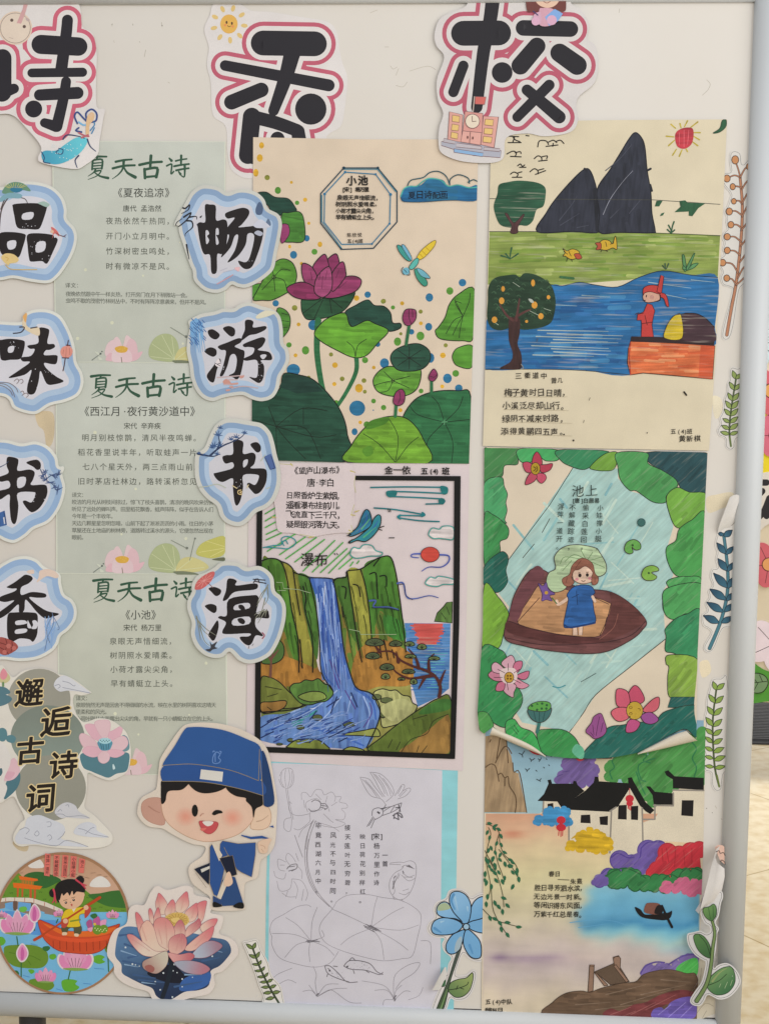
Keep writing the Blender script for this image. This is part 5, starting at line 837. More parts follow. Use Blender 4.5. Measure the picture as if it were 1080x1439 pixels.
for x_, y_, rx, ry in ((335, 1282, 7.5, 4.5), (490, 1316, 9, 4.2), (252, 1330, 6, 3.5), (625, 1182, 7, 4.5), (672, 1198, 9, 4.5), (655, 1262, 5, 7), (700, 1282, 8, 3), (203, 1392, 5, 3), (150, 1412, 5, 2)): b_.circ(x_, y_, rx, '1c1a18', ry=ry); b_.circ(x_, y_-1, rx-1, '56603e', ry=ry-1)
b_.blob('640,1240 700,1200 760,1190 800,1225 780,1270 700,1300', 'a9aa78')
w_ = t.part('foam_picture', 'ink'); w_.lines([f'{x_:.0f},{y_:.0f} {x_+random.uniform(15, 60):.0f},{y_-random.uniform(4, 22):.0f} {x_+random.uniform(60, 90):.0f},{y_-random.uniform(14, 34):.0f}' for x_, y_ in [(random.uniform(70, 520), random.uniform(1270, 1410)) for i in range(46)]], 1.6, '7f97c4', w1=.5); w_.lines([f'{x_:.0f},{y_:.0f} {x_+random.uniform(20, 60):.0f},{y_-random.uniform(8, 26):.0f}' for x_, y_ in [(random.uniform(70, 520), random.uniform(1280, 1410)) for i in range(26)]], 1.8, '2c3f7c', w1=.5); w_.lines([f'{x_:.0f},{y_:.0f} {x_+random.uniform(4, 14):.0f},{y_+random.uniform(60, 170):.0f}' for x_, y_ in [(random.uniform(330, 420)+k_*.12, 620+k_) for k_ in range(0, 420, 14)]], 1.3, '89a2d2', w1=.4); w_.lines([f'{x_:.0f},{y_:.0f} {x_+random.uniform(4, 14):.0f},{y_+random.uniform(60, 150):.0f}' for x_, y_ in [(random.uniform(325, 415)+k_*.12, 620+k_) for k_ in range(0, 420, 20)]], 1.5, '34509c', w1=.4)
o = t.part('ink_lines_picture', 'ink'); o.lines([f'{x_},{y_} {x_+12},{y_+l_//3} {x_+18},{y_+2*l_//3} {x_+34},{y_+l_}' for x_, y_, l_ in ((95, 540, 180), (120, 600, 220), (150, 640, 200), (190, 640, 160), (215, 720, 200), (250, 640, 130), (275, 620, 150), (225, 880, 160), (290, 760, 150), (450, 700, 160), (470, 780, 160), (500, 640, 120), (520, 740, 170), (545, 640, 130), (560, 780, 160), (610, 700, 160), (640, 780, 130), (665, 640, 120), (690, 720, 150), (720, 800, 120))], 1.1, '24301a', w1=.5)
o.lines([f'{x_},{y_} {x_+8},{y_+l_//2} {x_+22},{y_+l_}' for x_, y_, l_ in ((105, 640, 160), (170, 720, 180), (200, 820, 150), (265, 700, 130), (440, 640, 120), (490, 860, 150), (535, 860, 130), (600, 620, 130), (650, 680, 110), (700, 620, 120), (730, 740, 130))], 2.6, '3a5a28', w1=.8)
o.lines(['65,515 100,503 145,510 170,545 190,620 210,760 240,900 245,1060', '150,515 190,530 215,555 218,570 245,580', '218,570 230,660 250,780', '245,580 290,595 300,620 330,760 345,900 355,1060 410,1150', '265,640 280,700 275,760 310,900 312,1060', '290,598 345,598 400,602 415,620 440,760 465,950 500,1080 530,1140 600,1165 640,1230 630,1310 575,1430', '412,620 430,600 475,595 480,565 545,555 600,520 640,498 690,495 715,560 735,680 755,840 768,960', '480,565 500,700 530,900 552,1010', '545,555 570,640 590,780 602,930', '590,580 620,575 625,640', '640,590 670,590 672,640', '610,540 640,500', '625,620 630,700', '455,640 475,650 470,700', '510,630 535,640 545,690', '250,900 262,1040', '640,930 648,990', '660,900 680,1000', '700,950 710,990', '60,1255 200,1245 280,1220', '455,740 462,790'], 1.6, '1b1a18'); o.lines(['90,1300 200,1260', '380,1360 450,1320', '60,1330 140,1280', '120,1350 60,1380', '430,1180 400,1260', '500,1160 530,1230', '300,1290 330,1250', '390,1380 470,1340', '440,1400 480,1380', '380,1230 440,1190', '180,1300 260,1280'], 1.5, '22305c')
o.lines(['135,620 165,622 170,650 240,655 300,672', '140,660 180,660', '490,850 540,860 545,875 720,875'], .8, '98a886', sm=False)
tr = t.part('round_tree_picture', 'ink'); tr.fo('62,1010 80,960 110,920 150,905 172,940 165,990 130,1015 90,1020', '4c6a38', '1b1a18', 1.2); tr.lines(['105,1080 110,1000 118,960', '108,1000 85,965', '112,990 145,950'], 4, '6d4a40', w1=1.5)
tr = t.part('pine_tree_picture', 'ink'); tr.lines(['930,1180 935,1130 910,1080 860,1050 800,1030 740,1000 700,960 640,960 600,975', '900,1075 840,1085 780,1090 720,1060 700,1030', '830,1040 815,990 780,945', '880,1050 880,1000 905,970', '930,1120 950,1070 960,1050', '640,960 615,930', '860,1085 830,1140', '730,1010 720,960'], 5, '4d2a26', w1=1.6)
for x_, y_, rx, ry in ((615, 920, 13, 8), (605, 985, 10, 7), (717, 925, 9, 6), (785, 925, 7, 5), (845, 940, 6.5, 6), (790, 985, 8, 4), (675, 1040, 10, 7), (668, 1085, 6, 6), (780, 1060, 9, 5), (905, 995, 8, 4), (805, 1110, 5, 6), (745, 1095, 5, 3)):
    q = [(x_+rx*3.48*math.cos(a), y_+ry*3.2*(math.sin(a) if math.sin(a) < 0 else .45*math.sin(a))) for a in np.linspace(0, 6.28, 18)[:-1]]; tr.fo([xf(*v) for v in q], '4d5a3e' if rx > 8 else '65754a', '1b1a18', 1.2); tr.lines([f'{x_},{y_+5} {x_+rx*2.2*math.cos(a):.0f},{y_-ry*2.3*math.sin(a):.0f}' for a in (.5, 1.1, 1.6, 2.1, 2.7)], .7, '1b1a18', sm=False)
k = t.part('sky_marks_picture', 'marker'); k.lines(['80,285 130,255', '80,320 130,290', '80,352 130,325', '85,385 160,350', '85,412 160,378', '90,468 240,375', '150,485 280,395', '180,505 330,400', '225,520 370,410', '265,565 420,415', '310,570 460,425', '350,572 480,455', '390,575 500,465', '440,555 505,500', '495,540 510,520', '528,528 538,515'], 1.8, '4f9a4a', sm=False); tq = '1f7078'
k.lines(['595,156 760,153 940,155', '680,175 800,178 955,185', '690,200 820,205 945,212', '865,237 950,235', '612,256 720,265 850,288', '740,292 850,295', '735,305 830,318 930,323'], 2, tq); k.lines(['940,155 965,170 955,185', '690,178 675,190 690,200', '940,212 955,222 945,235', '848,280 858,290 845,296', '740,292 728,300 740,308'], 3, tq); k.blob('935,150 970,155 970,185 945,188', '226a6c'); k.blob('672,175 722,172 715,200 680,202', '226a6c'); k.blob('928,210 955,212 950,236 930,236', '226a6c')
k = t.part('clouds_picture', 'marker')
for q in ('495,480 510,450 540,455 560,437 600,440 620,465 652,475 640,490 590,492 550,500 515,500', '878,385 895,355 930,360 950,345 998,352 998,408 960,408 930,405 900,405', '862,622 885,595 910,600 930,590 998,605 998,628 950,630 920,640 880,635'): k.fo(q, 'c4bcbc', '23555a', 1.7); k.lines([smooth(q)], .9, '52a79c', closed=True, sm=False)
k.lines(['70,450 120,440 160,435 160,405 190,395 225,412 225,435 190,455 150,452 80,448', '190,432 180,415 165,425 172,440'], 1.5, '2a7f86'); k.lines(['840,480 800,482 795,495 830,500', '930,485 975,490 975,520 940,545 880,545 845,565'], 2.4, '46569c', w1=1.2); k.lines(['725,625 755,625 770,690 810,700 880,685 925,695', '590,710 620,710 610,740 680,740 730,752'], 2.4, '4a5c9c', w1=1.2); k.lines(['732,632 760,632 765,680 800,705', '600,745 660,745 735,758'], .9, '1c2140'); k = t.part('sun_picture', 'marker'); k.circ(885, 484, 13.4, '46221f', ry=11); k.circ(885, 484, 12.6, 'b8463c', ry=10.2)
bd = t.part('butterfly_picture', 'marker_slant'); bd.fo('490,385 530,350 550,300 570,265 590,275 600,320 590,350 540,380 500,395', '2c6f8c', K, 1.4); bd.fo('490,420 530,400 590,350 610,310 630,290 645,300 640,345 610,390 570,420 530,415 495,428', '2f7f8c', K, 1.4); bd.lines(['540,370 575,310 570,280', '600,370 630,320'], 2.4, '2f5fa0', w1=1); bd.lines(['550,360 590,310', '560,400 620,350'], 2, '4fa070', w1=1); bd.lines(['480,392 500,385', '488,428 505,410', '630,355 660,345', '635,360 650,365', '680,260 684,275', '690,262 692,275', '685,402 710,402', '418,478 422,485', '430,478 434,485'], 1.3, '2a2826')
fr = t.part('drawn_frame', 'ink'); fr.poly('519,98 1032,100 1035,124 519,120', '191716'); at(3.4839, 350, 830)
fr.poly([(647, 668.5), (645, 875), xf(1007, 822), xf(982, 805), (636.5, 875), (638, 674)], '191716'); fr.poly('34,760 1004,798 1004,822 34,788', '191716'); fr.poly([(361, 718), (369, 716), xf(56, 770), xf(28, 772)], '191716')
at(3.4839, 350, 640); pp = t.part('poem_slip', 'paper'); t.k += 4; pp.blob('125,40 300,34 480,38 510,70 520,120 515,200 518,250 505,300 505,370 440,378 380,385 300,398 220,380 150,372 135,330 128,250 110,150', 'c5babc'); pp.lines(['150,40 215,45', '520,100 515,140 522,180', '515,240 500,290', '250,385 320,398', '480,380 505,370 500,340'], .8, 'aaa874'); pp.lines(['497,75 520,82', '205,40 215,52', '520,275 540,268', '500,290 520,292', '295,400 320,396', '115,300 135,303', '490,365 505,372'], 2, 'b3a768', w1=.8, sm=False)
x = t.part('poem_text', 'ink'); x.text('《望庐山瀑布》', 222, 75, 11, '201c1c', adv=10.6, bold=.035, jit=.4, tilt=.05, slope=-.02); x.text('唐·李白', 304, 132, 12, '201c1c', adv=10.6, bold=.03, jit=.4)
for i, ln in enumerate(('日照香炉生紫烟，', '遥看瀑布挂前川。', '飞流直下三千尺，', '疑是银河落九天。')): x.text(ln, 200, 194+i*47, 11.4, '221d1d', adv=10.2, bold=.038, jit=.5, jr=.06, slope=.018)
x.text('金一依', 682, 72, 13.2, '1f1b1c', adv=12.4, bold=.035, jit=.5); x.text('五', 858, 76, 10.4, '1f1b1c', bold=.03); x.text('(4)', 893, 76, 8.4, '1f1b1c', adv=8, bold=.04); x.text('班', 962, 76, 11, '1f1b1c', bold=.03); x.text('瀑布', 285, 508, 19, '1f1c1b', adv=19.5, bold=.012, jit=.6, tilt=.06); t.done()
# ================================================================ pencil drawing on a blue card
at(); t = Thing('pencil_drawing', 'pencil drawing of lotuses, kingfishers and fish on pale paper over blue card', 'drawing', .3, (505, 1418), GD)
t.sheet('379,1070 643,1080 640,1300 637,1426 500,1420 372,1414 374,1250', '83bac2', name='backing_card', mat='wash', th=.2)
s_ = t.part('paper', 'paper'); t.k += 8; s_.poly('382,1072 500,1076 621,1082.5 619.5,1240 618,1424 500,1419 377,1413 378,1250', 'bcbac3', rim=.0002)
at(3.6, 360, 1060)
g = t.part('pencil_picture', 'pencil'); pg = '86828a'; g2 = '6a676e'
g.lines(['118,110 130,85 150,70 180,75 190,110 185,150 160,172 130,160 115,125', '150,75 145,110 150,165', '165,75 170,120 160,170', '130,90 125,130 140,165', '180,85 182,130 170,165', '150,175 160,240 180,330', '158,175 168,240 188,330', '180,330 175,380 160,390 140,370 145,330 175,320'], .6, pg)
g.lines(['180,250 165,240 170,290 210,310 270,300', '230,230 230,195 255,195 275,215 300,180 330,180 345,205 380,190 400,215 395,240', '400,215 430,215 420,240 455,250 460,270 430,275 450,300 440,330 400,330 450,350 400,370 330,360', '260,290 250,250 275,230 310,225 330,250', '270,310 280,285 330,280 340,250 360,260 370,290', '215,420 230,385 260,360 290,340', '190,375 220,380 270,340 270,310', '340,300 370,330 390,345', '300,340 380,365 420,390', '240,230 245,270', '300,200 330,230', '360,210 350,245', '410,240 380,260'], .6, pg)
g.lines(['280,240 300,230 325,245 320,275 285,290 265,275', '325,250 350,250 360,270 345,280', '330,258 355,262', '328,268 350,274'], 1.1, g2)
g.lines(['290,330 255,420 245,520 260,620 300,700 370,770', '300,335 270,420 258,520 275,620 320,710 385,780', '265,430 254,520 268,625 310,705', '195,410 220,480 235,520', '282,340 262,400 250,480'], .9, '848087')
g.lines(['170,560 150,530 160,500 185,520 200,545', '150,545 110,530 115,580 145,590', '90,590 100,620 140,630 150,600', '105,640 120,690 170,680 180,630', '130,700 160,720 200,720', '180,630 230,640 260,700 250,740', '200,560 230,590 230,630', '210,530 200,500 215,540', '190,640 210,680 200,730', '160,690 150,720', '240,680 230,740', '120,560 145,560'], .6, pg); g.lines(['155,580 175,560 205,555 205,575 180,590', '160,570 195,565', '165,590 200,580'], 1.1, g2)
# kingfishers
g.lines(['525,115 545,160 580,210 630,225 655,255', '525,115 570,125 600,165 640,215', '575,90 600,130 625,180 650,215', '575,90 630,100 680,150 695,200 655,240', '600,100 640,150 665,210', '620,105 665,165 680,210', '535,125 575,165 610,215', '550,130 590,175 625,220', '590,95 635,160 650,200', '640,120 672,165 690,200'], .7, pg); g.lines(['700,210 735,155 750,160 740,185', '740,185 770,170 780,180 755,210 715,225', '735,160 715,200', '760,180 725,215', '745,180 720,210'], .7, pg)
g.lines(['585,310 590,280 620,270 640,285 635,310 600,330', '590,315 560,365', '600,325 580,372', '595,320 570,360', '640,290 680,265 735,245', '635,310 690,290 730,265', '655,255 640,280', '680,290 700,260', '735,245 720,290 705,300', '650,270 690,262'], 1, g2); g.lines(['612,292 622,300', '614,290 624,296', '690,310 710,300 735,320', '700,320 720,330', '710,295 730,300 740,318', '630,275 655,270', '720,255 728,290', '705,270 722,268', '700,300 695,325', '715,300 720,330'], 1.5, '504d54')
g.lines(['675,550 720,545 750,548', '672,555 730,558', '750,545 780,538 805,555 808,600 795,660 770,710 735,735 700,725 675,690 675,640 700,600 735,580 745,560', '735,570 760,560 800,580', '690,640 700,690 690,710', '740,600 770,620 800,610', '735,610 770,640 805,625', '700,615 690,660', '720,600 705,640', '740,690 770,680', '720,700 750,710 775,695', '690,720 700,735', '735,730 740,745', '710,620 700,650', '725,605 715,630', '745,620 790,622'], .7, pg); g.lines(['760,565 785,572', '770,560 790,575', '700,640 690,680', '740,590 745,600', '695,625 705,615'], 1.4, g2)
at(3.375, 360, 1230)
g.lines(['380,125 430,95 520,90 600,105 690,120 770,170 780,220 765,290 740,380 690,395 600,405 500,385 400,355 330,320 300,270 310,220 360,160 380,125', '545,245 430,190 360,160', '545,245 560,150 575,100', '545,245 640,180 700,150', '545,245 680,260 770,235', '545,250 590,310 605,400', '545,250 450,290 400,330', '560,255 660,310 720,355'], .6, pg); g.lines(['510,238 570,262', '520,232 580,258', '530,240 590,265', '515,245 560,268', '540,236 575,256'], 1.2, g2)
g.lines(['75,290 65,260 80,215 130,185 190,150 240,140 260,150', '75,290 75,330 110,390 190,420 280,435 350,415 390,360', '260,312 180,280 75,275', '260,312 200,240 140,200', '260,312 265,220 290,150', '255,312 190,330 135,390', '255,315 250,360 255,410', '265,312 330,340 370,380', '265,310 320,290 310,260'], .6, pg); g.lines(['235,315 290,305', '240,308 300,315', '245,318 280,312'], 1.2, g2)
g.lines(['325,430 350,430 390,465 430,505 480,505', '325,430 340,465 390,490 440,505', '415,430 440,405 490,405 540,420 570,455 600,470', '415,430 450,445 520,450 580,470 600,460', '440,405 455,390 470,405', '340,440 350,450', '460,450 465,465', '520,452 535,462', '340,465 335,480', '365,430 385,432'], 1.1, '69656c'); g.dots([(random.uniform(345, 420), random.uniform(445, 490), .4) for i in range(14)]+[(random.uniform(430, 540), random.uniform(410, 445), .4) for i in range(24)], g2); g.dots([(348, 452, 1.3), (432, 432, 1.3)], '45424a')
g.lines(['290,575 280,510 285,470 270,430', '290,575 330,520 390,515', '290,575 260,545 220,550', '290,575 250,520', '290,575 360,540 430,535', '290,575 340,545 370,550 440,600 500,605', '655,590 650,530 660,470 720,425 775,415 750,460 690,500 660,540', '655,590 620,545 560,545', '655,590 640,560 600,520 500,500', '655,590 700,550 730,550', '655,590 610,590 600,615', '655,590 660,550 690,520', '60,510 100,470 170,440', '100,520 150,495 190,510', '720,590 770,570 790,530', '780,310 825,320 825,420'], .6, pg); g.lines(['285,570 295,560', '650,585 662,570', '655,595 660,585'], 1.6, g2)
at(3.6, 360, 1060)
x = t.part('poem_text', 'ink')
for st, x0, y0, n in (('毕竟西湖六月中，', 313, 362, 0), ('风光不与四时同。', 388, 410, 0), ('接天莲叶无穷碧，', 461, 370, 0), ('映日荷花别样红。', 537, 415, 0)): x.text(st, x0, y0, 8.6, '4a464c', adv=12.9, bold=.02, jit=.5, jr=.08, vert=True)
x.text('[宋]', 590, 414, 9, '4a464c', adv=8.5, bold=.02); x.text('杨万里作诗', 608, 465, 8.8, '4a464c', adv=12.8, bold=.02, jit=.5, vert=True); x.text('一首', 651, 510, 8.2, '4a464c', adv=12, bold=.02, vert=True); t.done()
# ================================================================ right column: river scene
at(); t = Thing('river_boat_picture', 'marker picture of two dark mountains, a blue river and an orange boat', 'picture', 2.0, (836, 633), GD)
t.sheet('690,172 855,169 1020.5,168 1012,350 1003,520 995,633 836,630 678,626.5 683,450 687,300', 'cec4ac', th=.3)
at(3, 670, 160)
m = t.part('meadow_picture', 'marker_dry'); m.poly('52,497 250,497 500,500 750,503 1022,514 1012,690 800,668 640,700 300,725 45,720', '83944c'); 
def strokes(part, n, box_, len_, w, cols, dy=6):     # loose pen strokes, one layer per colour
    for c_ in cols:
        L_ = []
        for i in range(n): x_, y_ = random.uniform(box_[0], box_[2]), random.uniform(box_[1], box_[3]); L_.append(f'{x_:.0f},{y_:.0f} {min(x_+random.uniform(*len_), box_[2]+40):.0f},{y_+random.uniform(-dy*.7, dy):.0f}')
        for a_ in range(0, n, 12): part.lines(L_[a_:a_+12], random.uniform(*w), c_, sm=False)
strokes(m, 18, (60, 512, 960, 700), (40, 120), (3, 6), ['6f8a3c', '9aa862', '8d9b55', '7a9142'])
m.lines(['52,497 250,497 500,500 750,503 1022,514'], 1.1, '3c4a2a')
at(3, 670, 360)
w_ = t.part('river_picture', 'marker_dry'); w_.blob('40,270 120,150 310,120 360,125 430,110 500,122 590,130 680,90 780,62 900,80 1012,90 1000,300 992,380 660,500 450,480 250,475 34,475 35,380', '2b699c'); 
strokes(w_, 14, (60, 150, 600, 465), (50, 140), (2.5, 6), ['2a5f94', '356fa6', '22588c', '3f7ca9'])
w_.lines([f'{random.uniform(220, 340):.0f},{y_} {random.uniform(480, 630):.0f},{y_+random.uniform(0, 14):.0f}' for y_ in range(312, 420, 13)], 1.6, '9aabac', w1=.6, sm=False); w_.lines(['720,110 900,135', '780,160 880,180', '440,165 560,172', '900,100 1000,110', '330,205 420,210'], 1.2, '93a9b0', w1=.5); w_.lines(['310,120 360,125 430,110 500,122 590,130 680,90 780,62 900,80 1012,90'], 1.1, '1f3040'); w_.lines(['34,478 250,476 450,482 640,500'], 1, '2a3238')
at(3, 670, 160)
mt = t.part('mountains_picture', 'marker_up'); NV = '333642'
mt.fo('252,497 290,420 330,360 400,280 450,235 475,240 495,290 505,340 512,420 515,497 400,496', NV, '20222a', 1.6); mt.fo('505,320 560,235 600,170 640,105 665,80 690,100 705,140 715,240 730,330 735,420 748,490 735,502 600,500 515,500 515,420', NV, '20222a', 1.6); mt.lines(['495,320 500,400 505,490'], 5, '25272f'); mt.lines(['530,425 560,360 610,290 655,240'], .9, '8a8c98', w1=.5); mt.lines(['345,450 400,380 420,345', '540,240 600,190 650,130', '420,480 470,470', '350,470 430,420', '560,440 600,400', '640,420 690,360'], 1.3, '4a4d5a', w1=.5); mt.lines(['715,240 730,232', '735,325 728,300', '452,232 460,240'], 3, '25272f'); mt.lines(['52,358 280,360', '330,360 500,362', '505,362 740,363', '740,363 1022,382'], .8, '4a4a44')
s_ = t.part('sun_picture', 'marker'); s_.lines(['795,95 828,98', '815,45 835,62', '853,42 858,60', '885,30 872,55', '928,35 898,58', '938,80 905,80', '935,110 905,92', '928,135 905,118', '885,160 878,148', '850,180 862,152', '822,175 838,150', '805,135 830,112'], 2, 'b5a337', w1=1.4, sm=False); s_.blob('832,100 840,75 870,60 905,62 910,95 900,130 872,148 842,138', 'b93f4a'); s_.lines(['850,80 850,130', '870,70 870,140', '890,70 885,130'], .8, 'cc6670')
tr = t.part('tree_picture', 'marker_dry'); tr.blob('92,300 130,288 180,282 250,290 285,310 288,345 278,390 250,405 235,450 210,472 180,470 150,480 100,470 78,430 70,385 85,340', '2c5640'); tr.lines(['52,358 280,360'], .8, '24352c')
k = t.part('tree_trunk_picture', 'marker_up'); k.fo('140,502 145,470 118,425 128,422 155,460 192,425 196,432 172,475 170,502', '56393a', '3a2626', .8)
b_ = t.part('birds_picture', 'ink'); b_.lines(['135,95 175,97', '130,122 185,122', '150,97 160,110 180,118', '158,98 150,120', '125,170 150,158 165,165 160,180', '140,180 185,182', '160,165 180,160 185,168', '170,220 182,212 190,222 200,216', '178,226 205,226', '140,255 155,246 172,255 165,268', '148,268 188,268', '170,250 188,245', '255,140 262,115 290,115 300,130', '300,120 320,112 335,122', '290,138 340,132', '330,118 350,112 365,126', '320,125 318,138', '240,190 255,178 270,184 272,198', '258,200 295,196', '272,182 295,178 292,190', '222,245 240,232 255,240 256,254', '245,256 288,240', '258,238 280,232', '205,92 218,94'], 1.5, '2a2724')
g = t.part('plants_picture', 'marker_up'); gd = '2f5a3f'
g.fo('992,82 1020,62 1030,30 1047,26 1046,55 1020,78', gd, '1f3a2a', .8); g.fo('748,390 755,368 780,366 765,390', gd, '274a36', .6, sm=False); g.poly('830,415 855,392 850,368 875,365 885,375 960,378 930,398 905,432 890,430 890,412', gd); g.poly('768,432 775,420 788,416 782,428', gd)
for q in ('805,470 815,490 815,503', '828,455 820,480 818,503', '830,490 820,500', '800,488 815,503'): g.lines([q], 2.2, gd, w1=1.4)
g.lines(['100,598 125,605 138,612', '145,565 140,590 138,612', '172,590 150,605 138,612', '120,590 135,608'], 2.2, gd, w1=1.2); g.lines(['780,640 792,655', '805,632 795,655', '790,632 792,655'], 2, '33503c', w1=1)
for q in ('862,600 872,600 880,655 870,660', '915,590 905,600 880,650 890,655', '930,630 905,635 885,658 910,650', '868,640 880,655 865,655'): g.fo(q, '5a8a5c', '1f4a34', .9)
g.lines(['350,688 405,694'], 3.4, '3c6a44', sm=False)
f = t.part('yellow_bird_picture', 'ink'); f.fo('360,568 378,578 400,570 425,578 430,595 410,612 390,612 370,600 360,600 370,585', 'c3a138', '3a3424', .9); f.fo('408,592 430,590 440,608 420,612', 'a8503c', '3a2424', .7); f.lines(['380,608 376,622', '395,612 400,622', '385,580 395,600', '365,580 380,592'], .9, '3a3424'); f = t.part('yellow_bird_picture', 'ink'); f.fo('510,548 530,532 555,535 570,548 582,515 588,570 570,565 545,575 520,572 508,565', 'c3a138', '3a3424', .9); f.fo('497,545 520,545 520,570 500,572 506,558', 'a8503c', '3a2424', .7); f.lines(['525,572 520,582', '540,575 548,580', '540,540 545,560', '560,550 575,545'], .9, '3a3424')
at(3, 670, 360)
o = t.part('orange_tree_picture', 'marker'); o.blob('48,130 75,92 130,80 160,78 180,88 200,72 250,80 300,110 320,140 330,190 325,240 310,280 270,300 200,310 150,300 100,312 60,300 42,260 45,190', '29402f'); o.lines([f'{x_-8:.0f},{y_:.0f} {x_:.0f},{y_-5:.0f} {x_+8:.0f},{y_+3:.0f}' for x_, y_ in [(random.uniform(70, 310), random.uniform(100, 290)) for i in range(70)]], 1, '3f5c44', step=True); o.lines(['60,270 90,290', '220,230 260,250', '150,110 180,130', '280,220 310,230'], .6, 'a9b5a4')
k = t.part('orange_tree_trunk_picture', 'marker_up'); k.blob('135,262 158,258 180,270 178,330 170,370 185,410 188,450 182,475 130,478 95,472 140,445 150,410 135,360 132,310', '432e2c'); k.lines(['150,270 125,250 95,205', '165,270 178,180', '165,255 200,235 225,225'], 4, '5a3a38', w1=2); k.lines(['185,455 195,472 182,476'], 1, '8a8c88')
fr = t.part('oranges_picture', 'ink'); fr.dots([(109, 138, 2.6, 4), (235, 113, 2.8, 5), (103, 188, 3.8, 4.8), (300, 173, 2.6, 3), (241, 206, 4.2, 5), (268, 253, 3.8, 4.4), (73, 268, 4, 4.6), (208, 275, 2.2, 2.2)], 'c9923e'); fr.blob('215,180 230,182 238,195 225,195', 'a9b0a8')
bt = t.part('boat_picture', 'marker_dry'); bt.fo('645,358 800,362 1000,378 990,518 850,505 700,492 645,500 632,450 636,390', 'c86b42', '4a2a20', 1.2, sm=False); 
strokes(bt, 9, (645, 372, 900, 490), (40, 90), (2, 4), ['cf7a50', 'c05c38', 'd08a60'])
bt.poly('940,372 998,378 988,518 930,512', 'c05838'); bt.lines(['645,365 640,420 645,500'], 1.6, 'a03a2c'); bt.poly('648,338 760,340 860,345 998,358 996,378 800,366 645,360', '332628'); bt.blob('860,250 905,240 950,255 990,290 998,310 997,360 860,350', '47333a'); bt.fo('788,345 795,300 815,265 835,248 858,250 862,345', 'c3ac2c', '3a3424', 1); bt.lines(['835,248 905,240 955,258 998,300'], 1.2, '221a1c')
p = t.part('person_picture', 'ink'); p.fo('690,340 692,290 690,270 672,270 675,245 700,235 715,200 735,205 747,230 740,260 735,290 742,340', 'b5423f', '3a1c1c', .9, sm=False); p.lines(['690,285 735,278', '675,245 700,240', '705,250 715,290', '665,245 680,238'], .9, '4a2020'); p.fo('697,165 705,140 760,150 770,180 745,192 715,195 700,185', 'c29a88', '3a2424', .8); p.fo('698,165 700,135 730,122 770,130 772,160 730,150 705,155', 'b5423f', '3a1c1c', .9); p.fo('755,150 772,80 785,85 775,160', 'b5423f', '3a1c1c', .9, sm=False); p.fo('772,155 795,165 806,210 795,208 785,180 768,170', 'b5423f', '3a1c1c', .8); p.lines(['712,165 711,172', '700,187 707,187', '770,165 768,185 755,190'], 1.4, '2a2024'); p.circ(735, 172, 3, 'b58a80')
x = t.part('poem_text', 'ink'); x.text('三衢道中', 175, 503, 9.4, '37322a', adv=11.8, bold=.02, jit=.5, tilt=.05); x.text('曾几', 323, 524, 8.6, '37322a', adv=8.4, bold=.02, jit=.3)
for i, (ln, x0) in enumerate((('梅子黄时日日晴，', 130), ('小溪泛尽却山行。', 124), ('绿阴不减来时路，', 120), ('添得黄鹂四五声。', 117))): x.text(ln, x0, 575+i*54.5, 11.6, '332e27', adv=11.6, bold=.016, jit=.7, jr=.08, tilt=.04)
x.text('五(4)班', 825, 738, 8, '37322a', adv=8.6, bold=.012, tilt=.08); x.text('黄新棋', 862, 768, 10.4, '2c2822', adv=10.6, bold=.02, jit=.5, tilt=.05); x.lines(['870,572 880,585'], 2.4, '2a2622'); x.dots([(405, 776, 1.4), (715, 744, .9), (365, 751, 1.2)], '37322a'); x.lines(['475,595 470,608', '450,690 447,702', '255,345 250,360'], .7, '5a544a', sm=False)
x.lines(['110,593 380,592', '112,645 385,650', '110,697 400,704', '105,748 400,757'], .35, 'a9a08a', sm=False); t.done()
# ================================================================ right column: girl in a boat on a pond (its lower corners curl up)
at(); 
def pond_bend(v): return np.where(v[:, 1] > 985, .007*np.clip((v[:, 1]-985)/80, 0, 1.2)**2, 0)+.0015*np.exp(-((v[:, 0]-672)/10)**2)
t = Thing('pond_girl_picture', 'picture of a girl in a brown boat ringed by green leaves, lower corners curling up', 'picture', 1.7, (830, 1062), GD, bend=pond_bend, grid=7)
EDGE = [(680, 628), (840, 632), (993, 635.5), (986, 780), (979, 917), (977, 1035)]+[(xf(0, 0)[0]+0, 0)][:0]
at(3.0857, 660, 820)
BOT = pts('978,668 930,628 860,655 725,726 615,746 500,752 440,750 325,738 200,690 100,618 60,646 40,630 32,555'); LFT = [(674.6, 933), (678, 885), (679, 760)]
OUT = EDGE+BOT+LFT
t.sheet([OUT], 'cbbfac', th=.25)
def pclip(q):                # keep strokes on the sheet
    return q
w_ = t.part('pond_water_picture', 'marker_slant'); at(3.0857, 660, 620)
w_.poly([xf(447, 112), xf(640, 118), xf(640, 160), xf(690, 215), xf(850, 260), xf(880, 370), xf(850, 470), xf(880, 580), xf(840, 640), xf(840, 760), xf(845, 860)]+[(xf(0, 0)[0]+845/3.0857, 820+240/3.0857), (660+640/3.0857, 820+400/3.0857), (660+545/3.0857, 820+480/3.0857), (660+490/3.0857, 820+560/3.0857), (660+430/3.0857, 820+640/3.0857), (660+225/3.0857, 820+600/3.0857), (660+110/3.0857, 820+400/3.0857), (660+130/3.0857, 820+200/3.0857), (660+170/3.0857, 820+100/3.0857), xf(125, 660), xf(165, 515)], '9dbcb8')
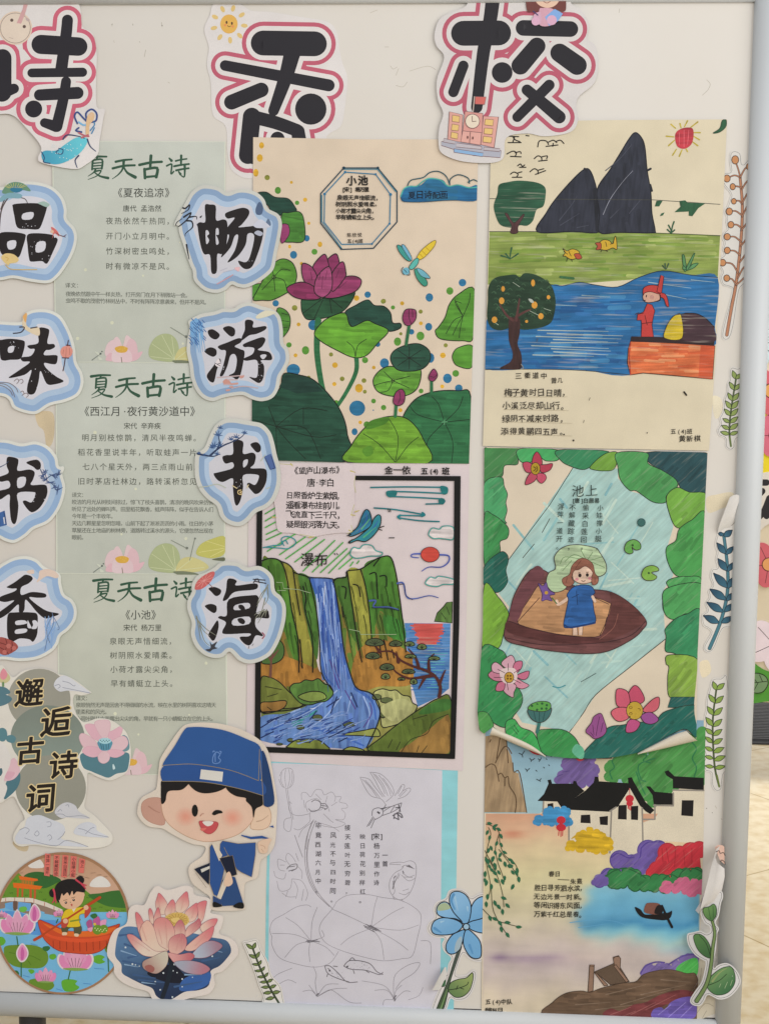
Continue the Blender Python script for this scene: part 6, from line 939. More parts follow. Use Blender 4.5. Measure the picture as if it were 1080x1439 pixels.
for c_ in ('88b3b5', 'a9c4bd', 'b3c8be', '80adb3'):
    L_ = []
    for i in range(26):
        x0, y0 = random.uniform(700, 925), random.uniform(665, 985); a = random.choice((1.05, 1.0, 2.3, .1))+random.uniform(-.1, .1); l_ = random.uniform(15, 45)
        if x0 < 730+(800-y0)*.5 or x0 > 900 or (y0 > 800 and x0 > 925-(y0-880)*1.2) or y0-l_ < 668: continue
        L_.append([(x0, y0), (x0+l_*math.cos(a), y0-l_*math.sin(a))])
    for a_ in range(0, len(L_), 8): w_.lines(L_[a_:a_+8], random.uniform(1.5, 4), c_, sm=False)
w_.lines(['447,112 345,275 165,515', '345,335 312,395', '278,445 228,505'], 1, '3a3a34', sm=False); at(3.0857, 660, 820); w_.lines(['845,240 700,355 545,480 490,560 430,640'], 1.1, '3a3a34'); w_.lines(['545,388 480,425'], .9, '3a4a4a'); w_.lines(['358,445 385,450 412,440'], 1.6, '3f8a95')
at(3.0857, 660, 620)
l = t.part('leaf_border_picture', 'marker_slant'); k1, k2, k3, k4, k5 = '3a7a4a', '4f9a55', '2c5a4c', '7a9a3c', '2c6a4a'; kk = '26332a'
l.fo('65,28 230,30 208,60 205,100 150,105 140,150 100,172 62,180', '457f4c', kk, 1); l.fo('62,180 135,155 148,195 162,230 155,265 160,300 150,340 155,355 80,330 62,320', '4b9a66', kk, 1); l.fo('62,320 100,318 150,355 168,385 160,420 130,435 130,480 100,530 62,537', '3f8a50', kk, 1); l.fo('62,540 130,480 160,490 165,520 155,560 162,610 120,655 62,625', '256357', kk, 1)
l.fo('215,32 380,38 382,80 330,85 300,70 250,95 212,80', '48a060', kk, 1); l.fo('380,38 600,44 540,95 495,122 440,110 395,85', '39825a', kk, 1); l.fo('520,110 560,70 600,48 640,52 625,118 580,128 530,122', '6f9a40', kk, 1)
l.fo('765,48 1026,52 1022,225 930,225 885,160 800,110 765,80', '2b4d53', kk, 1); l.fo('635,50 765,50 770,95 830,125 890,165 895,200 850,235 845,265 790,262 720,215 690,212 650,165 640,110', '4c9155', kk, 1); l.fo('895,200 950,220 1022,228 1018,315 960,340 925,372 890,370 865,320 850,240', '6fa044', kk, 1); l.fo('1018,315 1005,600 960,595 890,580 855,520 850,460 890,430 905,380 960,340', '4a9450', kk, 1); l.fo('880,592 940,585 1003,600 998,740 950,760 880,755 840,740 835,680 860,640 850,610', '4f9a5a', kk, 1)
at(3.0857, 660, 820); l.fo('835,90 850,20 1003,0 998,122 930,130 890,155 850,140', '4f9a5a', kk, 1); l.fo('998,118 990,328 930,322 880,300 845,290 848,230 845,195 890,150 940,130', '38855a', kk, 1); l.fo('860,308 988,330 985,490 900,495 860,485 855,410 860,360 848,345', '7fa045', kk, 1); l.fo('870,490 984,490 982,540 855,535', '26605c', kk, .8, sm=False)
l.fo('62,5 120,55 165,120 165,170 145,220 130,270 95,288 52,275', '74a03c', kk, 1); l.fo('50,280 130,285 160,320 180,400 225,480 220,530 190,570 155,620 100,600 50,555 32,550', '368550', kk, 1)
l.fo('155,600 190,585 220,620 270,640 300,690 325,738 250,712 200,690 160,660', '3fa055', kk, 1); l.fo('290,640 330,628 400,630 445,655 470,690 490,740 440,750 330,738 300,700', '38894a', kk, 1); l.fo('490,750 495,720 550,665 600,620 660,610 720,600 800,590 850,550 985,530 980,660 932,628 860,655 725,726 615,746', '22645a', kk, 1); l.fo('34,560 70,555 95,590 100,618 62,646 42,630', '4c8f4c', kk, .8)
l.lines(['190,610 210,640', '185,625 205,650'], .9, '2c4a34'); l.blob('440,720 460,690 490,710 490,745 470,750', '5fa888')
at(3.0857, 660, 620)
f = t.part('red_flower_picture', 'ink'); kk = '3a2428'
for q, c in (('270,115 272,70 290,45 310,75 308,105', 'a83f52'), ('228,95 255,90 280,115 265,135 240,130', 'b04c60'), ('300,105 330,100 357,97 345,125 310,135', 'a83f52'), ('290,140 320,140 330,160 310,182 290,165', 'b85068'), ('265,135 290,150 275,175 240,188 245,160', 'b04c60')): f.fo(q, c, kk, .9)
f.circ(283, 118, 7, kk, ry=9); f.circ(283, 118, 6.2, 'a58a2c', ry=8.2); f.lines(['275,110 285,118 275,128', '288,108 292,122 284,132'], 1.4, '5a4a14')
at(3.0857, 660, 820); f = t.part('white_lotus_picture', 'ink')
for q, c in (('135,345 160,318 182,310 195,335 190,360 165,370', 'c39aa8'), ('195,340 225,335 222,365 195,390 185,370', 'b86a84'), ('225,385 255,378 250,405 230,415 200,400', 'b86a84'), ('200,410 230,425 255,440 225,455 195,440', 'c58a9c'), ('165,425 200,440 190,470 185,492 150,470 140,440', 'c39aa8'), ('150,425 145,460 112,462 120,430', 'b86a84'), ('80,390 105,375 150,395 145,420 110,420 85,405', 'b8788e'), ('95,350 115,340 150,370 150,390 110,385 95,375', 'c39aa8')): f.fo(q, c, kk, .9)
f.blob('135,370 190,365 205,400 190,430 150,430 130,400', 'cdb9b9'); f.lines(['150,385 120,370', '190,385 215,370', '190,415 220,430', '160,425 165,460', '140,405 105,405', '165,375 165,345'], .8, kk); f.circ(169, 405, 7, kk, ry=8); f.circ(169, 405, 6.2, 'b58f38', ry=7.2); f.dots([(163, 398, 1.5), (175, 398, 1.5), (163, 410, 1.5), (176, 411, 1.5)], '6a4c1c')
f = t.part('seed_pod_picture', 'ink'); f.lines(['290,640 300,600 305,570'], 4.6, '3a7068'); f.fo('250,545 300,540 350,535 345,570 320,595 290,598 262,580', '3f6a68', kk, .9); f.fo('250,540 270,518 310,508 345,515 347,540 320,552 280,550', '5a9a4c', kk, .9); f.dots([(268, 528, 1.8), (290, 522, 1.8), (312, 518, 1.8), (332, 525, 1.8), (330, 540, 1.8), (290, 545, 1.8), (310, 540, 1.8)], '2f5a3a'); f.lines(['275,550 285,595', '300,552 300,596', '325,550 315,592'], .7, '20403c')
f = t.part('pink_flower_picture', 'ink')
for q, c in (('690,510 685,475 710,440 735,455 755,500 730,520', 'b8506a'), ('640,530 630,500 637,455 680,465 692,510 680,535', 'c05a70'), ('610,555 640,535 685,540 685,580 650,595 625,585', 'c2606e'), ('750,540 790,500 818,492 815,535 790,555 755,555', 'c2606e'), ('740,570 780,555 815,585 790,605 755,600', '94508c'), ('680,600 700,585 735,600 715,635 675,640', 'b0507c')): f.fo(q, c, kk, 1)
f.circ(712, 548, 12, kk, ry=13); f.circ(712, 548, 11.2, 'b5993c', ry=12.2); f.dots([(695, 535, 2.4), (715, 528, 2), (730, 545, 2.4), (695, 562, 2.4), (717, 568, 2.4)], '6a5020'); f.dots([(695, 535, 1.4), (715, 528, 1.1), (730, 545, 1.4), (695, 562, 1.4), (717, 568, 1.4)], 'b5993c')
f = t.part('purple_bud_picture', 'ink'); f.fo('500,635 525,600 535,575 565,560 580,590 590,630 575,655 540,668 520,655', '8c4f84', kk, .9); f.lines(['530,610 535,650', '560,575 550,620 545,655', '575,600 565,640', '520,640 535,660'], .8, '4a2448')
at(3.0857, 660, 620)
pd = t.part('lily_pads_picture', 'marker_slant'); pd.circ(741, 351, 6, '2b4d4c'); pd.circ(741, 351, 5, '3a6460'); pd.fo('668,460 680,435 710,425 735,440 737,465 715,470 700,458 705,480 690,487 672,478', '5f9a4c', kk, 1); pd.fo('742,575 755,548 785,537 810,545 815,560 785,568 808,585 795,600 765,602 748,592', '7aa54a', kk, 1); pd.dots([(703, 450, 1.8), (773, 570, 1.6)], '33502c')
bt = t.part('boat_picture', 'marker'); at(3.0857, 660, 820)
bt.fo('150,235 170,130 200,30 280,-70 400,-10 500,20 610,35 700,90 762,160 745,200 700,240 600,290 500,302 350,290 240,270', '6d4747', kk, 1.1); bt.fo('205,165 260,60 310,0 400,20 610,85 590,150 560,225 420,222 300,200', 'ad8460', kk, .8); bt.blob('610,35 700,90 760,158 720,190 640,230 560,250 590,170 610,90', '5f3a38'); bt.blob('165,160 260,190 400,222 560,235 560,255 400,258 250,235 160,205', '573333'); bt.lines(['150,232 300,262 450,262 600,250 700,220 760,160', '560,225 590,160 610,85', '165,160 270,195 420,225 540,230', '540,60 600,88', '205,165 300,60'], .9, kk); bt.blob('170,130 200,50 280,-75 320,-40 250,60 205,160', '6a4248'); bt.lines(['560,240 620,190 640,130'], .9, '8a5a50')
g = t.part('girl_picture', 'marker'); at(3.0857, 660, 620)
g.fo('330,615 340,570 370,550 365,500 400,460 460,447 540,460 560,480 588,530 585,570 550,585 520,560 440,590 410,640 360,652', 'a3b795', kk, 1); g.lines(['500,510 480,470', '500,510 450,490 410,520', '510,510 530,480', '520,515 570,500', '520,520 580,545', '440,515 400,560', '480,510 410,500 390,530'], .8, '5a7a50'); g.fo('444,575 450,550 500,535 530,555 540,585 520,610 480,615 450,600', 'cdb29f', '7a5244', .8); g.fo('405,620 400,595 430,575 440,540 470,510 500,508 530,530 540,570 555,590 550,615 530,620 525,590 530,565 500,540 470,555 450,560 440,590 450,610 430,628', '8a5c4c', '5a342c', .8); g.lines(['420,590 415,612', '540,590 540,610', '480,515 455,550'], .7, '5a342c')
g.dots([(475, 580, 2.4, 2.8), (507, 578, 2.2, 2.6)], '2a2020'); g.dots([(462, 597, 2.6, 2), (518, 593, 2.6, 2)], 'c0808a'); g.lines(['482,602 490,606 498,602', '468,570 476,568', '503,567 512,566'], .9, '5a3028'); g.lines(['470,625 440,665 385,705 375,690', '475,630 510,635'], 5, 'cdb29f', w1=4); at(3.0857, 660, 820); g.poly('445,180 462,182 465,222 445,222', 'cdb29f'); g.poly('472,182 487,182 485,222 470,222', 'cdb29f'); g.lines(['445,185 444,222', '464,185 466,222', '488,185 486,222'], .7, '5a342c'); g.fo('420,45 445,15 475,5 520,8 540,35 530,55 535,110 542,165 490,180 425,190 405,180 415,120 425,70', '2f5f9c', '1c2c4c', 1); g.lines(['440,60 470,45', '460,30 465,90'], .8, '1c2c4c'); g.lines(['530,55 540,75'], 4, 'cdb29f'); g.lines(['408,178 440,188 540,168'], 2.6, '1c3a6a'); g.lines(['355,60 375,85'], 1.4, '3a6a3c')
at(3.0857, 660, 620); g.fo('295,615 315,625 330,610 340,640 368,660 345,668 355,690 330,685 310,690 312,660', '6a4f8c', '3a2c50', .8); g.circ(330, 655, 2.6, 'b58f38')
x = t.part('poem_text', 'ink'); x.text('池上', 467, 213, 17.5, '33403c', adv=19.5, jit=.5, tilt=.04); x.text('[唐]白居易', 450, 256, 7.6, '2c3734', adv=7.8, bold=.02)
for st, x0, y0, ad in (('小娃撑小艇，', 563, 287, 11), ('偷采白莲回。', 500, 288, 11), ('不解藏踪迹，', 443, 285, 11.2), ('浮萍一道开。', 393, 282, 11.2)): x.text(st, x0, y0, 9.6, '2f3a37', adv=ad, bold=.008, jit=.5, vert=True, slope=-.05, jr=.06)
at(3.0857, 660, 820); t.clip = None; fl = t.part('curled_corner', 'paper')
def curl(a, b, bulge, n=9):  # a: fold line, b: free edge; the sheet rolls over between them
    A = smooth(a, False, 4); B = smooth(b, False, 4); rows = []; m_ = min(len(A), len(B))
    for i in range(n):
        s_ = i/(n-1); z = t.z*1000+7.5+bulge*math.sin(math.pi*min(1, .12+s_*.95)); e_ = .5-.5*math.cos(math.pi*s_)
        rows.append([((A[j][0]*(1-e_)+B[j][0]*e_), (A[j][1]*(1-e_)+B[j][1]*e_), z) for j in range(m_)])
    at(); fl.loft(rows, 'c9c0b0'); at(3.0857, 660, 820)
curl('97,612 130,630 200,660 270,695 326,737', '84,648 120,655 190,686 260,715 324,740', 5); curl('932,628 880,645 800,685 760,705 722,725', '981,672 905,690 810,713 765,722 722,728', 6); t.done()
# ================================================================ right column: village by the water
at(); t = Thing('village_picture', 'painted picture of white walled black roofed houses above a pale blue lake', 'picture', 1.15, (826, 1430), GD)
t.sheet('682,1010 840,1010 990.5,1012 989,1100 987,1200 982,1320 978,1432 830,1428 676,1423 677,1330 680,1150', 'ccc1ab', th=.3)
at(3.0857, 660, 1010)
s_ = t.part('sky_and_shore_picture', 'wash'); s_.poly('60,0 1012,0 1012,160 820,300 540,270 300,410 245,410 62,408', '7fa0b4', grad=(300, 60, 300, 420, '93b3bd')); s_.poly('530,160 640,150 640,280 530,275', 'c4b89e');
at(2.8421, 660, 1200)
l_ = t.part('lake_and_shore_picture', 'wash'); at()
def ramp(y, st): return np.array([np.interp(y, [q[0] for q in st], [q[1][k] for q in st]) for k in range(3)])
def lake(x, y):
    wv = 3*math.sin(x/17)+2*math.sin(x/7+y/9); y2 = y+wv
    c = ramp(y2, [(1143, (194, 150, 124)), (1162, (202, 166, 138)), (1190, (203, 184, 150)), (1230, (196, 188, 150)), (1285, (193, 184, 158)), (1330, (188, 176, 170)), (1365, (184, 172, 169)), (1400, (196, 184, 166)), (1432, (201, 188, 164))])
    c = c+np.array((3, 3, 2))*math.sin(x/13)*math.sin(y/11)
    xl = np.interp(y, [1225, 1240, 1255, 1275, 1295, 1310, 1330, 1345], [838, 830, 824, 818, 806, 818, 826, 900])+4*math.sin(y/5)
    k = 1/(1+math.exp(-(x-xl)/4.5)); k *= 1/(1+math.exp(-(y2-1238)/3)); lo_ = np.interp(x, [800, 860, 920, 960, 985], [1312, 1320, 1328, 1340, 1352]); k *= 1/(1+math.exp((y2-lo_)/4.5))
    lk = ramp(y2-.02*(x-820), [(1238, (128, 178, 196)), (1262, (104, 163, 190)), (1288, (92, 154, 188)), (1297, (70, 136, 176)), (1306, (112, 172, 192)), (1322, (160, 190, 188)), (1340, (120, 160, 190))])
    c = c*(1-k)+lk*k
    for cx, cy, sx, sy, rgb, am in ((702, 1345, 12, 5, (126, 104, 136), .8), (740, 1347, 34, 4, (132, 110, 140), .6), (775, 1344, 22, 4, (134, 112, 140), .55), (760, 1350, 60, 9, (160, 142, 158), .45), (720, 1172, 16, 5, (186, 112, 90), .7), (820, 1345, 40, 7, (196, 180, 172), .5)):
        g_ = am*math.exp(-((x-cx)/sx)**2-((y-cy)/sy)**2); c = c*(1-g_)+np.array(rgb)*g_
    return c
l_.poly('682,1143 985,1143 984,1230 981,1330 979,1431 830,1427 677,1422 678,1330 681,1200', 'c8bda4', cf=lake); l_.lines(['800,1296 835,1292 862,1294 880,1300', '812,1303 850,1298'], 1.2, '5f9cc0', w1=.4)
at(3.0857, 660, 1010)
c = t.part('cliff_picture', 'marker_up'); c.poly('66,75 155,60 158,120 178,160 190,230 210,235 245,405 62,405', '9a8468'); c.lines(['66,210 90,195 110,205 120,240 135,235 150,255 165,250 170,290 195,330 200,370 195,405', '110,190 140,130 160,120 180,150', '130,80 115,170', '160,130 165,190', '90,90 85,100', '185,190 190,230 215,235 245,405', '150,255 150,290', '120,240 125,270', '155,60 160,120'], 1.6, '5f4c38')
def lobes(part, L_, body, c, oc):
    q = pts(body); part.fill([q]+[disc(*xf(x, y), r+1.3) for x, y, r in L_], oc); part.fill([q]+[disc(*xf(x, y), r) for x, y, r in L_], c); part.marks(q, c)
b_ = t.part('green_trees_picture', 'marker_slant'); b_.lump('600,250 610,200 640,150 720,145 750,150 780,180 800,140 860,110 940,90 1012,65 1012,255 900,250 870,310 790,360 740,340 690,270 620,260', '4a8a4a', 7); b_.lines(['640,155 615,180 625,210 605,230 615,260', '740,150 765,160 750,180 780,190', '960,100 980,130 962,170 980,210 970,250', '800,170 730,200 740,260 760,270', '720,230 740,290 760,330'], 2, '2f7348'); b_ = t.part('purple_bush_picture', 'marker_slant'); b_.lump('378,265 405,230 400,210 415,185 440,172 530,165 530,275 400,272', '6f5c94', 5); b_.lines(['400,230 430,225', '375,250 400,240'], 1.4, '594880');
h = t.part('houses_picture', 'ink'); at(3.0857, 660, 1010); wl = 'c8bfac'; bk = '1a1819'; gy = '88827a'
h.poly('315,355 430,360 425,455 420,400 320,415', wl); h.poly('428,390 690,290 740,400 745,450 800,430 880,310 1012,300 1012,540 840,530 740,600 610,640 605,580 428,525', wl); h.poly('445,320 460,305 490,310 450,340', wl)
h.poly('292,355 320,325 340,280 335,265 350,262 355,280 445,280 448,268 460,270 465,285 495,312 450,345 440,360', bk); h.poly('378,358 450,345 500,310 535,275 540,250 555,250 558,270 685,278 683,255 700,252 708,270 760,360 798,395 780,412 760,400 735,375 692,300 640,380 600,402 400,392', bk); h.poly('762,292 780,292 800,315 880,322 880,372 795,370 790,330', bk); h.poly('842,228 858,222 885,248 1012,255 1012,308 878,300 878,262 850,245', bk)
h.lines(['428,392 428,525', '605,580 612,400', '745,385 748,530', '800,372 800,432', '800,435 748,435', '318,358 316,410', '878,308 1012,310', '880,320 880,372', '795,374 880,376', '605,400 632,382'], 2.2, gy, sm=False)
h.fill([[xf(x_, y_) for x_, y_ in q] for q in ([(335, 368), (360, 364), (362, 392), (337, 394)], [(480, 416), (520, 414), (522, 452), (478, 450)], [(560, 424), (597, 420), (596, 460), (563, 458)], [(642, 374), (678, 372), (678, 436), (640, 434)], [(696, 378), (728, 376), (727, 438), (697, 436)], [(917, 352), (968, 352), (965, 422), (914, 418)])], '211e1f'); h.poly('545,160 612,163 615,172 550,172', bk); h.lines(['398,420 405,400 420,392'], 2, bk)
h3 = t.part('low_bushes_picture', 'marker'); h3.lump('283,447 295,430 320,415 335,395 370,390 420,395 428,430 425,455 350,452', '3f86b5', 4); h3 = t.part('low_bushes_picture', 'marker'); h3.lump('424,560 432,543 458,530 470,505 498,492 512,478 542,486 555,500 585,505 600,520 600,572 500,565', 'c3a028', 4.5); h3.blob('440,520 460,500 495,492 520,480', 'b8952a')
h2 = t.part('lanterns_picture', 'ink'); h2.lines(['690,300 692,335'], .9, 'b8434a'); h2.dots([(691, 345, 6, 5.4), (691, 366, 4.8, 4), (394, 438, 6.4, 5.6), (394, 470, 7, 5.2)], 'b8303c'); h2.lines(['688,375 690,392', '696,375 695,395', '685,375 684,388', '385,485 383,505', '393,487 393,510', '401,485 400,506'], 1.2, 'b8303c'); h2.blob('255,125 325,130 320,148 295,156 265,145', 'b83a3c'); h2.blob('455,165 495,166 490,178 470,182', 'b8434a')
at(3.0857, 660, 1010); b_ = t.part('purple_bush_picture', 'marker_slant'); lobes(b_, [(648, 612, 13), (700, 630, 13), (770, 570, 14), (815, 565, 12), (600, 682, 11), (560, 704, 8), (745, 622, 13)], '560,714 600,680 650,612 770,560 840,560 840,640 700,692', '69579a', '51408a'); b_.lines(['612,600 640,582 680,600 710,600', '740,560 770,535 835,532', '570,670 600,650 620,670', '740,560 735,600 710,630'], 1.8, '51408a'); b_ = t.part('red_bush_picture', 'marker_slant'); lobes(b_, [(855, 580, 13), (905, 592, 13), (955, 577, 13), (992, 566, 11), (812, 655, 12), (788, 668, 8), (838, 622, 11)], '790,672 838,622 855,580 992,560 1000,655 900,690 820,685', 'b8333f', 'a02c38'); b_.lines(['830,560 835,620', '890,560 885,640', '960,560 960,630', '850,560 860,620', '925,570 930,640'], 1.2, '9c2833')
at(2.8421, 660, 1200); b_ = t.part('green_bush_picture', 'marker_slant'); b_.lump('548,102 570,82 610,68 660,82 700,100 780,98 820,84 880,70 925,80 925,110 850,125 760,133 640,123 555,112', '357a48', 6, '265c38', 1.6); b_.lines(['535,95 570,68 620,55 670,75 700,95', '830,95 850,65 890,55 925,70', '770,100 800,80 830,95'], 1.8, '265c38'); b_.lump('768,138 780,122 820,114 850,106 910,110 925,115 915,158 840,144', 'bd6383', 5); b_.lump('495,112 508,97 536,85 540,112', '69579a', 4.5); b_ = t.part('purple_bush_picture', 'marker_slant'); b_.lump('692,474 708,456 740,443 790,450 850,418 905,402 905,440 850,460 760,470 700,480', '73639c', 5); b_.lines(['680,475 700,445 740,430 775,432', '790,440 850,405 905,398'], 2, '5a4a90'); b_.blob('820,460 850,430 905,415 904,482 860,475', '4fae54')
at(3.0857, 660, 1010); v = t.part('birds_picture', 'ink'); v.lines(['212,148 225,155 228,165', '236,138 225,155', '258,170 268,178 280,170', '266,178 264,184', '295,172 303,178 308,168', '302,178 300,184', '345,158 352,162 360,156', '240,215 248,222 258,214', '248,222 246,228', '288,260 300,266 308,258', '300,266 305,270', '285,222 290,226', '330,172 333,176', '318,208 322,212', '340,198 344,202'], 1, '33383c')
at(2.8421, 660, 1200)
st = ['55,20 70,60 80,110 70,170', '80,-60 100,0 110,60', '62,-100 90,-40 140,20 185,60', '100,-60 130,0 160,60 165,120', '48,215 90,260 140,280 200,290', '70,110 85,160 90,220 130,300', '85,110 130,180 160,205']
at(3.0857, 660, 1010)
br = ['70,455 100,465 125,490 130,540 150,590 190,620 210,660', '80,470 90,500 75,560 70,620', '125,500 110,560 120,620 135,660 150,705', '65,570 80,600 110,650']
v = t.part('willow_twigs_picture', 'ink'); v.lines(br, 1, '4a4a34'); at(2.8421, 660, 1200); v.lines(['60,10 70,60 82,130 70,180', '75,20 110,90 130,160 135,210', '115,-20 160,40 190,90', '48,215 90,255 140,275 200,290', '85,140 95,230 150,325'], 1, '4a4a34')
lv = []
def leaf2(x_, y_, a, L_, W_): lv.append([(x_+L_*u*math.cos(a)-W_*v_*math.sin(a), y_+L_*u*math.sin(a)+W_*v_*math.cos(a)) for u, v_ in ((-.5, 0), (-.2, .5), (.15, .45), (.5, 0), (.15, -.45), (-.2, -.5))])
at(3.0857, 660, 1010)
for x_, y_, a in ((85, 452, .2), (110, 462, -.5), (75, 492, 2), (85, 515, 1.8), (105, 475, 1), (125, 478, .6), (135, 508, 1.2), (115, 540, 2), (135, 545, 1), (150, 578, .5), (80, 570, 1.8), (92, 560, 1.2), (70, 610, 1.6), (100, 605, 2), (110, 580, 1.2), (130, 610, .8), (175, 610, .3), (185, 622, .6), (175, 640, 0), (205, 655, 1.2), (130, 590, 2), (95, 655, .8), (110, 645, 1.5), (125, 665, 1), (65, 670, 1.8), (150, 690, 1.6), (85, 640, 1), (210, 695, 1.5), (185, 665, 1), (65, 700, 1.4)): leaf2(*xf(x_, y_), a, 8.5, 4)
at(2.8421, 660, 1200)
for x_, y_, a in ((72, 30, 1.4), (100, 45, 1.2), (90, 20, 1.7), (140, 40, 1.3), (160, 45, 0), (185, 75, 1), (195, 100, 1.4), (60, 80, 1.6), (100, 75, .8), (105, 105, .9), (65, 115, 1.8), (85, 130, 1.6), (130, 110, 1.2), (170, 130, 2), (135, 175, .4), (150, 205, .8), (130, 230, 1.5), (70, 170, 1.6), (65, 200, 1.5), (100, 195, 1.2), (115, 210, .9), (80, 255, 1.2), (100, 258, .5), (120, 275, .9), (150, 272, .1), (195, 290, 0), (125, 300, 1.3), (150, 322, 1)): leaf2(*xf(x_, y_), a, 9.5, 4.6)
v2 = t.part('willow_leaves_picture', 'ink'); v2.fill(lv, '31664a')
g = t.part('bank_picture', 'marker'); at(2.8421, 660, 1200); g.fo('300,640 330,590 380,555 440,545 480,550 520,535 600,515 660,508 690,480 740,465 800,460 860,475 905,490 902,660 600,650', '665242', '4a3a2e', 1); g.lines(['540,560 700,520', '600,600 800,540', '680,560 860,520', '420,600 560,590', '500,620 660,600', '560,640 700,620', '760,500 880,510'], 1.4, '7d6a5a', w1=.6); g.blob('530,640 560,615 600,625 650,600 700,590 760,560 840,540 900,555 880,580 780,600 740,640 720,655 620,652', '70393c'); g.lines(['560,640 640,610', '640,640 740,590', '700,620 820,560', '600,650 660,625'], 1.4, '8a5454', w1=.8); g.blob('725,650 730,620 760,610 780,620 800,590 850,570 895,575 902,640 870,658 780,662', '6a5aa8'); g.lines(['750,640 800,600', '790,650 860,590', '840,650 890,600'], 1.2, '8a7cc0')
p = t.part('jetty_picture', 'ink'); p.fo('497,468 585,430 635,508 560,520', '5f4f42', '42342a', 1.1, sm=False); p.fo('477,440 495,440 490,545 470,550', '8a6f5f', '42342a', 1, sm=False); p.fo('570,410 592,404 600,415 598,465 575,440', '8a6f5f', '42342a', 1, sm=False); p.fo('495,470 505,475 550,522 535,525', '8a6f5f', '42342a', .9, sm=False); p.fo('572,445 582,440 632,505 622,510', '8a6f5f', '42342a', .9, sm=False); p.lines(['572,415 580,408 592,408', '478,445 494,446'], .9, '42342a')
o = t.part('rowing_boat_picture', 'ink'); o.blob('657,210 680,220 700,240 760,235 790,232 805,225 800,250 780,262 740,260 690,252 668,235', '1e1b1d'); o.blob('697,232 700,200 715,193 750,195 762,210 755,238', '7a5248'); o.blob('735,235 745,205 765,205 765,235', '241e20'); o.lines(['765,205 785,250 805,290'], 3, '1e1b1d', w1=3.6)
x = t.part('poem_text', 'ink'); x.text('春日', 325, 78, 8.2, '3f3a30', adv=8.4, bold=.02, tilt=.1); x.lines(['350,100 395,102'], .9, '4a4438'); x.text('朱熹', 412, 108, 8.8, '3a352c', adv=8.6, bold=.02, jit=.4)
for i, (ln, x0, y0) in enumerate((('胜日寻芳泗水滨，', 270, 133), ('无边光景一时新。', 268, 168), ('等闲识得东风面，', 268, 203), ('万紫千红总是春。', 266, 238))): x.text(ln, x0, y0, 9.4, '332f27', adv=9.1, bold=.024, jit=.6, jr=.06, slope=.012, tilt=.03)
x.text('五(4)中队', 72, 588, 8, '3a352c', adv=8.2, bold=.02, tilt=.12); x.text('魏海月', 72, 625, 9.4, '2f2a22', adv=8.4, bold=.026, tilt=.08, jit=.5); t.done()
# ================================================================ plant cutouts
GPL = 'paper plant cutouts near the frame'
def leafp(x0, y0, x1, y1, w):        # pointed leaf from its foot to its tip
    dx, dy = x1-x0, y1-y0
    return [(x0+dx*u-dy*w*v, y0+dy*u+dx*w*v) for u, v in ((0, 0), (.18, .3), (.42, .5), (.7, .36), (.9, .12), (1, 0), (.88, -.16), (.66, -.4), (.4, -.5), (.16, -.3))]
def sprig(label, z, base, out, stem, leaves, c, c2, oc, sw, sc, bend=None):
    t = Thing('plant_cutout', label, 'plant cutout', z, base, GPL, bend=bend)
    o = smooth(out); t.sheet([o], 'd0cdc8', name='backing_paper'); p = t.part('cut_line', 'ink'); t.clip = o; p.lines([inset_line(o, 1.8)], .5, '6d6a68', closed=True, sm=False)
    s = t.part('stem_picture'); s.lines(stem, sw+1.2, oc, w1=sw*.8+1.2); s.lines(stem, sw, sc, w1=sw*.8)
    l = t.part('leaves_picture')
    polys = [smooth([xf(*q) for q in leafp(*lf)]) for lf in leaves]
    for q in polys: l.fill([q], c, grad=None if c2 is None else (*_inv(*q[0]), *_inv(*q[len(q)//2]), c2)); l.lines([q], .9, oc, closed=True, sm=False)
    return t, s, l
def inset_line(o, d):
    p = np.array(o); a = np.roll(p, 2, 0); b_ = np.roll(p, -2, 0); tn = b_-a; tn /= np.linalg.norm(tn, axis=1)[:, None]+1e-9
    nn = np.stack([-tn[:, 1], tn[:, 0]], 1); return [tuple(q) for q in p+nn*d*(1 if parea(o) > 0 else -1)]
at(3.13, 980, 180)
t, s, l = sprig('tall sprig of orange round berries tucked under the right rail', .5, (125, 930), '160,98 188,112 196,158 222,135 262,140 262,600 205,685 182,720 160,860 142,922 118,934 103,915 112,860 148,722 140,702 108,690 97,655 106,632 90,600 94,572 114,556 107,530 114,506 104,480 116,455 128,442 122,415 124,392 114,365 128,342 136,318 142,290 112,250 102,215 118,195 142,190 138,150 140,112',
  ['126,910 145,800 166,690 182,560 192,440 194,330 184,212'], [], 'b9805a', None, '3a2f2c', 3.6, 'b37f62')
for q in ('184,212 176,180 165,150', '186,218 160,208 130,220', '190,262 170,256 152,258', '193,335 180,320 158,322', '193,385 165,365 138,368', '190,440 170,425 145,427', '188,500 160,478 130,480', '184,560 160,540 130,540', '176,640 150,598 110,592', '168,692 150,665 128,662', '186,215 205,180 222,170', '192,270 210,240 228,225', '194,330 215,290 230,280', '193,390 215,345 228,335', '190,450 212,420 226,400', '187,520 210,490 222,470', '183,590 205,560 220,540', '174,660 195,620 215,600', '168,690 190,670 210,650'): s.lines([q], 2.6, '3a2f2c', w1=2.2); s.lines([q], 1.4, 'b37f62', w1=1)
